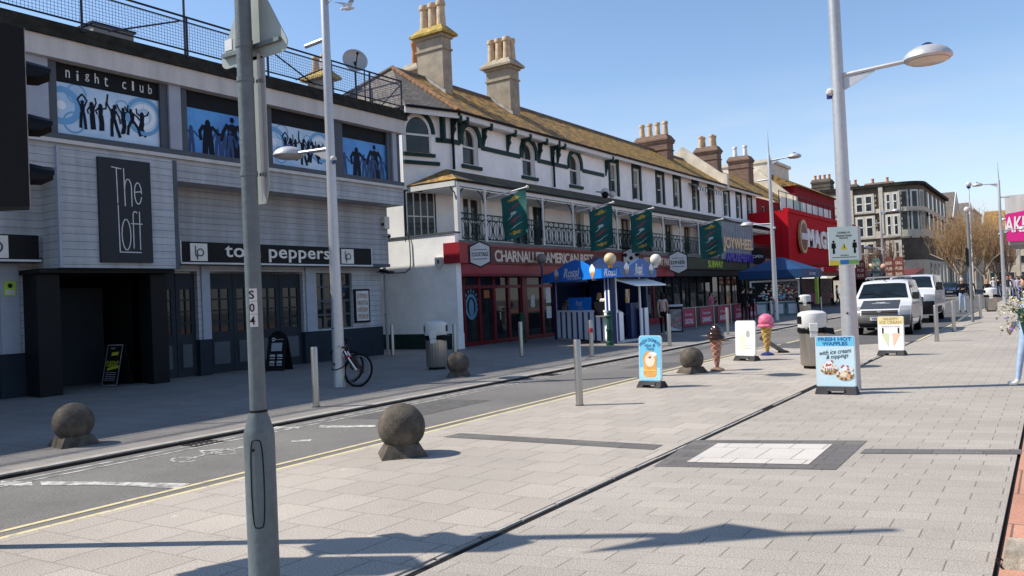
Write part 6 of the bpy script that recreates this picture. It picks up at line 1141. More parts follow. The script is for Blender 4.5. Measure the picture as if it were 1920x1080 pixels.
# fascia (overhangs the walls)
ov = .38
def isect(p, d, q, e):
    den = d.x*e.y-d.y*e.x; t = ((q.x-p.x)*e.y-(q.y-p.y)*e.x)/den; return p+d*t
def col(px, p, d): r = ray(px, 522); q = isect(Vector((0, 0, 0)), Vector((r.x, r.y, 0)), Vector((p.x, p.y, 0)), d); return Vector((q.x, q.y, 0))
J1, J2 = col(1016, K1+n1*ov, e1), col(1128, K1+n1*ov, e1); J3, J4 = col(1163, K3+n2*ov, e2), col(1231, K3+n2*ov, e2)
mb = MB(kr).mat(KB)
def wavy(a, b, rise, flat0=.0, n=24):
    L = (b-a).length; pts = [(0, zt0), (L, zt0)]
    for k in range(n, -1, -1):
        u = k/n; s = min(1, max(0, 1-abs(u-.60)/(.52 if u < .6 else .36))); s = s*s*(3-2*s); pts.append((L*u, zt1+rise*s))
    return pts, L
p1, L1 = wavy(J1, J2, .42); p3, L3 = wavy(J3, J4, .34); d1_ = (J2-J1).normalized(); d3_ = (J4-J3).normalized(); d2_ = (J3-J2).normalized(); L2 = (J3-J2).length
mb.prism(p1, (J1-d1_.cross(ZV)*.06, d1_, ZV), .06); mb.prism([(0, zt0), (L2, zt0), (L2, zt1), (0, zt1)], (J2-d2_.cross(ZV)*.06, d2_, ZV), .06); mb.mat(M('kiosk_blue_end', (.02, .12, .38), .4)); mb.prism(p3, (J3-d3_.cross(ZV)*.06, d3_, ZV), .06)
J0 = K6-e1*.3; mb.poly([J0+ZV*zt0, J1+ZV*zt0, J1+ZV*zt1, J0+ZV*zt1]); fa = mb.build('fascia', kr)
q = MB(kr); F1, F2, F3 = (J1, d1_, ZV), (J2, d2_, ZV), (J3, d3_, ZV); zm = (zt0+zt1)/2
q.mat(WHP); q.text('Rossi', F1, L1*.54, zm+.13, w=L1*.27, h=.34, shear=.3, bold=.02); q.text('ICE CREAM', F1, L1*.58, zt0+.07, w=L1*.21, h=.07, bold=.01); q.text('Rossi', F2, L2*.5, zm+.03, w=L2*.7, h=.22, shear=.25); q.text('ICE CREAM', F2, L2*.5, zt0+.07, w=L2*.6, h=.05); q.text('Rossi', F3, L3*.5, zm+.14, w=L3*.20, h=.36, shear=.3, bold=.02); q.text('ICE CREAM', F3, L3*.5, zt0+.09, w=L3*.24, h=.07)
def conep(fr, a, b, s, colr):
    q.mat(colr); q.flat([(a, b-.22*s), (a+.2*s, b+.1*s), (a-.2*s, b+.1*s)], fr, .005); q.mat(BRP)
    for k in (-1, 1): q.line(fr, [(a, b-.2*s), (a+k*.1*s, b+.1*s)], .025*s, .006)
    q.mat(WHP); q.disc(fr, a-.1*s, b+.13*s, .1*s, None, .0055, 12); q.disc(fr, a+.1*s, b+.13*s, .1*s, None, .0055, 12); q.disc(fr, a, b+.19*s, .12*s, None, .0057, 12)
conep(F1, L1*.28, zm+.01, 1.05, ORG); conep(F1, L1*.87, zm+.01, 1.1, ORG); conep(F3, L3*.17, zm+.06, .95, TANP); conep(F3, L3*.85, zm+.04, .95, M('cone_green', (.2, .4, .2), .5)); sub(q, 'print', fa)
mb = MB(kr).mat(KD); top = [J1, J2, J3, J4, K5+e2*.3, K6-e1*.3]; k0 = mb.pts([p+ZV*(zt1-.02) for p in top]); cc = sum(top, Vector())/6
ap_ = mb.pts([cc+ZV*(zt1+.55)])
for i in range(6): mb.face((k0+i, k0+(i+1) % 6, ap_))
mb.face([k0+i for i in reversed(range(6))]); mb.build('roof', kr)
mb = MB(kr).mat(KW); a0, a1 = K3+e2*.1+n2*.02+ZV*(zt0-.10), K4-e2*.0+n2*.02+ZV*(zt0-.10); mb.hull8([a0, a1, a1+n2*.75-ZV*.22, a0+n2*.75-ZV*.22][::-1], [a0+ZV*.06, a1+ZV*.06, a1+n2*.75-ZV*.17, a0+n2*.75-ZV*.17][::-1]); mb.build('serving_flap', kr)
GLO = M('cream_globe', (.66, .52, .30), .35, var=.05); GLW = M('white_globe', (.70, .66, .56), .35, var=.05)
for (px, py, m_, pos) in ((1150, 485, GLO, J2.lerp(J3, .5)), (1225, 487, GLW, J4), (1018, 485, M('grey_globe', (.20, .18, .16), .5), J1+e1*.05)):
    z = (pos.z+0) ; zg = AY(px, py, pos.y).z; mb = MB(kr).mat(m_); mb.sphere((pos.x, pos.y, zg), .205, 24); mb.mat(ORG if m_ is GLO else m_); mb.lathe([(.05, zg-.30), (.09, zg-.2), (.12, zg-.15)], (pos.x, pos.y, 0), 16); mb.mat(KD); mb.cyl((pos.x, pos.y, zt1-.05), (pos.x, pos.y, zg-.3), .04); mb.build('globe_lamp', kr, smooth=50)
# ================================================================== STALL
sp = G(1435, 590); s_r = G(1500, 588); cxs, cys = (sp.x+s_r.x)/2, (sp.y+s_r.y)/2
ST = thing('canopy_stall', 'stall under a dark blue pyramid canopy with display boards', 'stall', (cxs, cys, 0)); CAN = M('canopy_blue', (.012, .055, .15), .6, var=.1)
sx, sy = 1.9, 2.4; z0 = 2.25; mb = MB().mat(CAN)
mb.hull8([(-sx, -sy, z0), (sx, -sy, z0), (sx, sy, z0), (-sx, sy, z0)], [(-sx-.02, -sy-.02, z0+.5), (sx+.02, -sy-.02, z0+.5), (sx+.02, sy+.02, z0+.5), (-sx-.02, sy+.02, z0+.5)]); mb.hull8([(-sx, -sy, z0+.5), (sx, -sy, z0+.5), (sx, sy, z0+.5), (-sx, sy, z0+.5)], [(-.1, -.1, z0+1.35), (.1, -.1, z0+1.35), (.1, .1, z0+1.35), (-.1, .1, z0+1.35)]); mb.mat(PALE); mb.text('ice creams', FX(sx+.03), 0, z0+.25, w=1.5, depth=.002); mb.build('canopy', ST)
mb = MB().mat(BLK)
for a in (-1, 1):
    for b in (-1, 1): mb.box((a*sx*.95-.05, b*sy*.95-.05, 0), (a*sx*.95+.05, b*sy*.95+.05, z0))
mb.build('canopy_frame', ST)
GOODS = M('display_goods', (.20, .15, .13), .6, var=1.0, scale=7); mb = MB().mat(WFR)
fr = (Vector((-1.3, -sy+.2, 0)), Vector((.88, .25, 0)).normalized(), ZV); mb.rect(fr, 0, 2.9, .8, z0-.1, .06); mb.mat(BLK); mb.rect((fr[0]+fr[1].cross(ZV)*.06, fr[1], ZV), .12, 1.3, .85, z0-.2, .01); mb.mat(GOODS); mb.rect((fr[0]+fr[1].cross(ZV)*.06, fr[1], ZV), 1.4, 2.8, .85, z0-.2, .01); random.seed(3)
f3 = (fr[0]+fr[1].cross(ZV)*.075, fr[1], ZV)
for k in range(90): mb.mat((PALE, MRED, ORG, SKYB, BLK, CRM)[k % 6]); a, b = random.uniform(.15, 2.65), random.uniform(.9, z0-.4); mb.flat([(a, b), (a+.12, b), (a+.12, b+.09), (a, b+.09)], f3, .002+.0002*k)
mb.build('display_board', ST)
TEAL = M('teal_counter', (.10, .22, .21), .5)
for k in range(3): mb = MB().mat(TEAL); mb.rect(fr, .1+k*1.0, 1.0+k*1.0, 0, .78, .55); mb.mat(PALE); mb.rect((fr[0]+fr[1].cross(ZV)*.55, fr[1], ZV), .2+k*1.0, .9+k*1.0, .1, .68, .01); mb.build('counter', ST)
# ================================================================== CAFE BARRIERS
MAR = M('maroon_banner', (.30, .025, .07), .6, var=.12); base_ = [(1288, 617), (1321, 614), (1352, 609), (1385, 604), (1409, 600)]
Lb = [G(1273, 620), G(1305, 616), G(1339, 611), G(1371, 606.5), G(1397, 602), G(1421, 599)]
for k, (a, b) in enumerate(zip(Lb[:-1], Lb[1:])):
    a, b = a.copy(), b.copy(); a.z = b.z = 0; e = (b-a).normalized(); w = (b-a).length; o = thing('cafe_barrier', ('maroon cafe barrier nearest the kiosk, at the left end of its row', 'maroon cafe barrier second from the kiosk', 'maroon cafe barrier half hidden by a steel bollard', 'maroon cafe barrier second from the far end, just right of the bollard in front', 'maroon cafe barrier at the far end by the stall')[k], 'barrier', tuple(a), math.atan2(e.y, e.x), 'maroon cafe barriers')
    mb = MB().mat(M('barrier_dark', (.035, .035, .04), .5)); fr = (Vector((0, 0, 0)), XV, ZV); mb.rect(fr, .06, w-.06, .1, .92, .012); mb.mat(INOX); mb.cyl((.04, 0, 0), (.04, 0, .98), .022, n=8); mb.cyl((.04, 0, .95), (w-.04, 0, .95), .016, n=8); mb.box((-.04, -.15, 0), (.12, .15, .02)); mb.build('frame', o)
    mb = MB().mat(MAR); mb.rect((Vector((0, -.02, 0)), XV, ZV), w*.22, w*.92, .14, .92, .006); bn = mb.build('banner', o); q = MB().mat(PALE); f = (Vector((0, -.026, 0)), XV, ZV); q.text('Charnallies', f, w*.57, .66, w=w*.44, h=.11, shear=.3, depth=.001); q.text(('COCKTAILS', 'DRINKS', 'BURGERS', 'COCKTAILS', 'DINER')[k], f, w*.58, .36, w=w*.48, h=.22, depth=.001, bold=.03); sub(q, 'lettering', bn)
# pub terrace sign boards far down on the left
for px, m_, lab, tx in ((1614, M('pub_rust', (.20, .05, .035), .6), 'rust brown pub board left of the globe lamp', 'ALES'), (1643, M('pub_teal', (.10, .16, .14), .6), 'teal grey pub board between the two globe lamps', 'FOOD'), (1667, M('pub_brown', (.16, .05, .035), .6), 'dark brown pub board right of the globe lamps', 'BEER'), (1686, M('pub_brown2', (.18, .06, .04), .6), 'brown pub board nearest the round hotel corner', 'GRILL')):
    Y = 72.0; p = AY(px, 500, Y); o = thing('pub_board', lab, 'sign board', (p.x, Y, 0), 0, 'pub boards on posts'); mb = MB().mat(BLK); mb.cyl((0, 0, 0), (0, 0, 2.3), .05, n=8); mb.build('post', o); mb = MB().mat(m_); mb.prism([(-.36, 2.1), (.36, 2.1), (.36, 3.5), (.2, 3.8), (-.2, 3.8), (-.36, 3.5)], FY(0), .12); bd = mb.build('board', o); q = MB().mat(CRM)
    for j in range(3): q.text((tx, 'PUB', 'BAR')[j], FY(-.12), 0, 3.3-j*.45, w=.5, h=.25, depth=.002)
    sub(q, 'lettering', bd)
for px, m_, lab in ((1633, GLO, 'cream globe lamp on a post among the pub boards'), (1657, M('pink_globe', (.55, .30, .24), .4), 'pinkish globe lamp on a post right of the teal pub board')):
    Y = 70.0; p = AY(px, 500, Y); o = thing('globe_lamp_post', lab, 'lamp', (p.x, Y, 0)); mb = MB().mat(BLK); mb.cyl((0, 0, 0), (0, 0, 2.5), .05, n=8); mb.build('post', o); mb = MB().mat(m_); mb.sphere((0, 0, p.z), .25, 16); mb.build('globe', o, smooth=60)
p0 = AY(1600, 515, 74); PT = thing('pub_terrace', 'long low pub terrace with a dark red canopy under the flint hotel', 'terrace', (p0.x, 74, 0)); x0, x1 = AY(1560, 515, 74).x, AY(1715, 515, 74).x; mb = MB(PT).mat(BRN); mb.hull8([(x0, 74, 2.1), (x1, 74, 2.1), (x1, 80, 2.4), (x0, 80, 2.4)], [(x0, 74, 2.35), (x1, 74, 2.35), (x1, 80, 2.9), (x0, 80, 2.9)]); mb.build('canopy', PT); mb = MB(PT).mat(M('terrace_dark', (.05, .035, .03), .8, var=.6)); mb.box((x0, 79, 0), (x1, 79.3, 2.4)); mb.build('rear_wall', PT); mb = MB(PT).mat(BLK)
for k in range(8): x = x0+(x1-x0)*k/7; mb.box((x-.05, 74.05, 0), (x+.05, 74.15, 2.1))
mb.build('canopy_post', PT)
# ================================================================== VEHICLES
VWH = M('van_white_paint', (.66, .67, .68), .22, var=.04, coat=.8); VGR = M('van_charcoal', (.05, .053, .058), .3, coat=.4); TYRE = M('tyre_rubber', (.012, .012, .012), .85); RIM = M('wheel_rim', (.22, .22, .22), .35, .6); PLAST = M('black_plastic', (.022, .022, .024), .6); LAMP = M('headlamp_glass', (.42, .42, .40), .12, .3, coat=1); CGLS = glass('car_glass', (.008, .014, .018), .03); GREYB = M('grey_bumper', (.085, .085, .078), .55)
class Car:
    def __init__(s, prof, W, L, nose=.25, nu=13, tumble=None):
        s.p = prof; s.W = W; s.L = L; s.nose = nose; s.nu = nu; d = [0]
        for a, b in zip(prof[:-1], prof[1:]): d.append(d[-1]+math.hypot(b[0]-a[0], b[1]-a[1]))
        s.d = d; s.tumble = tumble
    def at(s, i):   # profile parameter by index (float)
        i = max(0, min(len(s.p)-1, i)); k = min(int(i), len(s.p)-2); t = i-k; a, b = s.p[k], s.p[k+1]; return a[0]+(b[0]-a[0])*t, a[1]+(b[1]-a[1])*t
    def hw(s, z):
        t = s.tumble
        for (z0, w0), (z1, w1) in zip(t[:-1], t[1:]):
            if z <= z1: return w0+(w1-w0)*max(0, (z-z0)/(z1-z0))
        return t[-1][1]
    def S(s, i, u, off=0):
        y, z = s.at(i); f = max(0, 1-y/1.3); y2 = y+s.nose*abs(u)**3.2*f; b = max(0, 1-(s.L-y)/.6); y2 -= .12*abs(u)**4*b; z2 = z-.05*abs(u)**5*max(0, min(1, (z-1.0)/.5)); x = u*s.hw(z); q = Vector((x, y2, z2))
        if off:
            e = .02; a = s.S(i+e if i+e < len(s.p)-1 else i, u)-s.S(i-e if i+e >= len(s.p)-1 or i-e > 0 else i, u) if True else None
            b_ = s.S(i, min(1, u+e))-s.S(i, max(-1, u-e)); n = b_.cross(a)*-1
            if n.length > 0: n.normalize()
            if n.y > 0 and y < s.L*.5 and abs(n.y) > abs(n.z): n = -n
            if n.z < 0 and abs(n.z) > abs(n.y): n = -n
            q += n*off
        return q
    def body(s, mb, m_):
        mb.mat(m_); n = len(s.p); us = [-1+2*k/(s.nu-1) for k in range(s.nu)]; sub_ = 3; idx = []
        par = [k/sub_ for k in range((n-1)*sub_+1)]
        for i in par: idx.append(mb.pts([s.S(i, u) for u in us]))
        for a, b in zip(idx[:-1], idx[1:]):
            for k in range(s.nu-1): mb.face((a+k, b+k, b+k+1, a+k+1))
        mb.face((idx[0]+s.nu-1, idx[-1]+s.nu-1)+tuple(idx[-1]+k for k in range(s.nu-2, -1, -1))+tuple(idx[0]+k for k in range(s.nu-1)))
        mb.face([i for i in idx]); mb.face([i+s.nu-1 for i in reversed(idx)])
    def patch(s, mb, i0, i1, u0, u1, off=.008, n=8, m=5):
        k = []
        for a in range(m+1):
            i = i0+(i1-i0)*a/m; k.append(mb.pts([s.S(i, u0+(u1-u0)*b/n, off) for b in range(n+1)]))
        for a, b in zip(k[:-1], k[1:]):
            for j in range(n): mb.face((a+j, b+j, b+j+1, a+j+1))
    def side(s, mb, pts, off=.006):
        for sg in (-1, 1): 
            q = [Vector((sg*(s.hw(z)+off), y, z)) for y, z in pts]; mb.poly(q if sg > 0 else q[::-1])
def wheels(o, car, ys, r, W, arch=PLAST):
    for y in ys:
        for sg in (-1, 1):
            a = MB().mat(arch); x = sg*(car.hw(r)+.004); fr = (Vector((x, y, r)), YV if sg > 0 else -YV, ZV); a.flat([(r*1.22*math.cos(k*math.pi/14), r*1.22*math.sin(k*math.pi/14)) for k in range(15)]+[(-r*1.2, -r*.35), (r*1.2, -r*.35)], fr, .004); a.build('wheel_arch', o)
            w = MB().mat(TYRE); w.cyl((x+sg*.02, y, r), (x-sg*.22, y, r), r, n=28); wh = w.build('wheel', o, smooth=40, bevel=.02); q = MB().mat(RIM); q.cyl((x+sg*.021, y, r), (x+sg*.03, y, r), r*.66, r*.6, 20); q.mat(PLAST)
            for k in range(6): a_ = k*math.pi/3; q.disc((Vector((x+sg*.031, y+r*.4*math.cos(a_), r+r*.4*math.sin(a_))), YV if sg > 0 else -YV, ZV), 0, 0, r*.12, None, .002, 8)
            sub(q, 'rim', wh)
def plate(mb, car, z, txt, w=.52, h=.11, y=-.03): mb.mat(M('plate_white', (.66, .66, .64), .4)); fr = (Vector((0, y, z)), XV, ZV); mb.rect(fr, -w/2, w/2, -h/2, h/2, .012); mb.mat(BLK); mb.text(txt, (Vector((0, y-.012, z)), XV, ZV), 0, 0, w=w*.86, h=h*.66, depth=.001, bold=.01)
# nearer van
v1 = G(1606, 628); v1r = G(1700, 632); c1 = (v1+v1r)/2; wv = 1.78
V1 = thing('parked_van', 'silver white van with a charcoal bonnet badge, parked behind the whippy ice cream board', 'van', (c1.x-.02, c1.y+.0, 0), math.radians(2))
car = Car([(.10, .26), (.03, .36), (.0, .48), (.02, .60), (.05, .655), (.07, .76), (.13, .82), (.36, .92), (.86, 1.07), (.95, 1.11), (1.45, 1.54), (1.62, 1.68), (1.85, 1.76), (2.8, 1.79), (4.1, 1.78), (4.25, 1.70), (4.28, 1.0), (4.28, .30)], 1.78, 4.28, .24, 13, [(.2, .80), (.4, .87), (.9, .885), (1.15, .86), (1.72, .70), (2.0, .69)])
mb = MB(); car.body(mb, M('van_silver_white', (.60, .61, .62), .25, coat=.8, var=.04)); mb.build('body', V1, smooth=38)
mb = MB().mat(CGLS); car.patch(mb, 9.15, 10.8, -.88, .88, .012, 10); mb.mat(BLK); mb.build('windscreen', V1, smooth=60)
mb = MB().mat(PLAST)
mb.tube([car.S(9.2, .1, .03), car.S(9.5, -.35, .03), car.S(9.45, -.75, .03)], .012, 5); mb.tube([car.S(9.2, .75, .03), car.S(9.45, .2, .03)], .012, 5); mb.build('wiper', V1)
mb = MB().mat(CGLS); car.side(mb, [(1.2, 1.16), (2.0, 1.16), (2.0, 1.58), (1.62, 1.58)]); car.side(mb, [(2.1, 1.16), (3.0, 1.16), (3.0, 1.58), (2.1, 1.58)]); mb.build('side_window', V1)
mb = MB().mat(VGR); car.patch(mb, 6.25, 8.9, -.66, .62, .006); bb = mb.build('bonnet_panel', V1, smooth=60); q = MB().mat(WHP); 
cc = car.S(7.72, -.02, .0); n_ = Vector((0, -.25, 1)).normalized(); fr = (car.S(7.6, 0, .012), XV, Vector((0, .98, .2)).normalized()); q.text('MOTORSPORT', fr, 0, -.06, w=.55, h=.07, depth=.003, shear=.2); q.line(fr, [(-.16, .04), (-.04, .14), (.04, .06), (.18, .14)], .04); q.line(fr, [(-.1, .1), (.0, .04), (.1, .12)], .03); sub(q, 'lettering', bb)
mb = MB().mat(PLAST); car.patch(mb, 4.1, 5.7, -.60, .60, .008); mb.mat(GREYB)
for k in range(3): car.patch(mb, 4.3+k*.5, 4.5+k*.5, -.58, .58, .014, 8, 1)
mb.mat(LAMP); fr = (car.S(5, 0, .02), XV, ZV); mb.disc(fr, 0, 0, .07, .03, .006); mb.build('grille', V1)
for sg in (-1, 1): mb = MB().mat(LAMP); car.patch(mb, 4.05, 7.0, sg*.66, sg*.97, .010, 5); mb.build('headlight', V1, smooth=60)
mb = MB().mat(GREYB); car.patch(mb, .8, 3.9, -.99, .99, .014, 14); mb.mat(PLAST); car.patch(mb, .2, 1.4, -.7, .7, .022, 8); plate(mb, car, .55, 'YE08 KXB'); mb.build('bumper', V1, smooth=60)
wheels(V1, car, (.82, 3.45), .31, wv)
for sg in (-1, 1): mb = MB().mat(PLAST); mb.hull8([(sg*.86, 1.18, 1.12), (sg*1.06, 1.14, 1.12), (sg*1.06, 1.26, 1.12), (sg*.86, 1.28, 1.12)][::sg], [(sg*.86, 1.18, 1.34), (sg*1.05, 1.14, 1.34), (sg*1.05, 1.24, 1.34), (sg*.86, 1.28, 1.34)][::sg]); mb.build('wing_mirror', V1, bevel=.02)
mb = MB().mat(M('roof_bar', (.35, .35, .34), .4, .5))
for y in (2.0, 2.9, 3.7):
    mb.tube([(-.62, y, 1.80), (-.58, y, 1.87), (.58, y, 1.87), (.62, y, 1.80)], .022, 6)
for x in (-.6, .6): mb.tube([(x, 1.9, 1.84), (x, 3.8, 1.84)], .018, 6)
mb.mat(BLK); mb.sphere((0, 1.70, 1.77), .03, 8); mb.build('roof_rack', V1)
# farther van
V2 = thing('parked_van', 'taller white van with black lower front parked behind the silver one', 'van', tuple((lambda p: (p.x-1.05, p.y+.0, 0))(G(1757, 606))), math.radians(1))
car = Car([(.12, .30), (.02, .42), (.0, .62), (.02, .82), (.07, 1.0), (.16, 1.12), (.35, 1.20), (.85, 1.34), (1.0, 1.38), (1.55, 1.80), (1.75, 1.90), (2.1, 1.96), (3.5, 1.98), (4.8, 1.97), (4.98, 1.88), (5.0, 1.0), (5.0, .35)], 1.95, 5.0, .28, 13, [(.2, .88), (.5, .96), (1.1, .975), (1.4, .95), (1.9, .80), (2.1, .79)])
mb = MB(); car.body(mb, VWH); mb.build('body', V2, smooth=38); mb = MB().mat(CGLS); car.patch(mb, 8.1, 9.8, -.9, .9, .012, 10); mb.build('windscreen', V2, smooth=60); mb = MB().mat(CGLS); car.side(mb, [(1.3, 1.36), (2.2, 1.36), (2.2, 1.78), (1.75, 1.78)]); mb.build('side_window', V2); mb = MB().mat(PLAST); car.patch(mb, .5, 3.3, -.99, .99, .012, 12); car.patch(mb, 3.3, 4.4, -.60, .60, .012); plate(mb, car, .62, 'GX19 LVT', y=-.02); mb.build('bumper', V2, smooth=60)
for sg in (-1, 1):
    mb = MB().mat(LAMP); car.patch(mb, 3.4, 5.3, sg*.62, sg*.97, .012, 5); mb.build('headlight', V2, smooth=60); mb = MB().mat(PLAST); mb.hull8([(sg*.95, 1.3, 1.30), (sg*1.2, 1.26, 1.30), (sg*1.2, 1.38, 1.30), (sg*.95, 1.4, 1.30)][::sg], [(sg*.95, 1.3, 1.62), (sg*1.18, 1.26, 1.62), (sg*1.18, 1.36, 1.62), (sg*.95, 1.4, 1.62)][::sg]); mb.build('wing_mirror', V2, bevel=.02)
wheels(V2, car, (.95, 4.1), .34, 1.95); mb = MB().mat(PLAST); car.side(mb, [(1.5, .35), (3.5, .35), (3.5, .62), (1.5, .62)]); mb.mat(M('side_graphic', (.3, .3, .32), .4)); car.side(mb, [(2.6, 1.2), (3.6, 1.5), (3.4, 1.7), (2.5, 1.5)]); mb.build('side_trim', V2)
SALOON = [(.08, .25), (.0, .40), (.02, .60), (.10, .72), (.5, .82), (1.15, .92), (1.3, .95), (1.95, 1.36), (2.2, 1.44), (2.9, 1.46), (3.4, 1.40), (3.95, 1.05), (4.2, .95), (4.28, .6), (4.25, .28)]
PICK = [(.1, .40), (.0, .55), (.0, .85), (.06, 1.05), (.5, 1.15), (1.25, 1.22), (1.4, 1.26), (2.0, 1.72), (2.3, 1.80), (3.2, 1.80), (3.55, 1.72), (3.6, 1.25), (5.1, 1.22), (5.2, 1.1), (5.2, .5)]
def small_car(name, label, cat, loc, rz, m_, prof, L, wins, wh, r=.31, glassi=(6.1, 7.9)):
    o = thing(name, label, cat, loc, rz); hi = prof[9][1]; car = Car(prof, 1.76, L, .22, 11, [(.2, .80), (.45, .87), (.9, .88), (1.0 if hi < 1.6 else 1.25, .86), (hi, .66), (hi+.2, .65)]); mb = MB(); car.body(mb, m_); mb.build('body', o, smooth=38); mb = MB().mat(CGLS); car.patch(mb, *glassi, -.88, .88, .012); mb.build('windscreen', o, smooth=60); mb = MB().mat(CGLS)
    for w in wins: car.side(mb, w)
    mb.build('side_window', o); mb = MB().mat(PLAST); car.patch(mb, .2, 1.2, -.9, .9, .012); car.patch(mb, 1.5, 2.5, -.5, .5, .012); plate(mb, car, .48, 'LK15 TRE', y=-.02); mb.build('bumper', o, smooth=60)
    for sg in (-1, 1): mb = MB().mat(LAMP); car.patch(mb, 2.0, 3.4, sg*.58, sg*.95, .012, 4); mb.build('headlight', o, smooth=60)
    wheels(o, car, wh, r, 1.76); return o
p = G(1781, 556); small_car('parked_car', 'dark blue car parked beyond the white vans', 'car', (p.x, p.y, 0), math.radians(2), M('dark_blue_paint', (.015, .03, .07), .22, coat=.9, var=.03), SALOON, 4.28, [[(1.7, .98), (2.5, .98), (2.5, 1.34), (2.0, 1.34)], [(2.6, .98), (3.5, .98), (3.3, 1.34), (2.6, 1.34)]], (.8, 3.4))
p = G(1796, 545); small_car('parked_car', 'small white car behind the dark blue one', 'car', (p.x+.6, p.y+6, 0), math.radians(2), VWH, SALOON, 4.28, [[(1.7, .98), (2.5, .98), (2.5, 1.34), (2.0, 1.34)], [(2.6, .98), (3.5, .98), (3.3, 1.34), (2.6, 1.34)]], (.8, 3.4))
p = G(1849, 557); small_car('pickup_truck', 'white pickup truck turning across the far end of the street', 'pickup', (p.x+1.0, p.y, 0), math.radians(-52), VWH, PICK, 5.2, [[(1.75, 1.28), (2.5, 1.28), (2.5, 1.66), (2.1, 1.66)], [(2.6, 1.28), (3.4, 1.28), (3.4, 1.66), (2.6, 1.66)]], (.95, 4.1), .40, (6.1, 7.9))
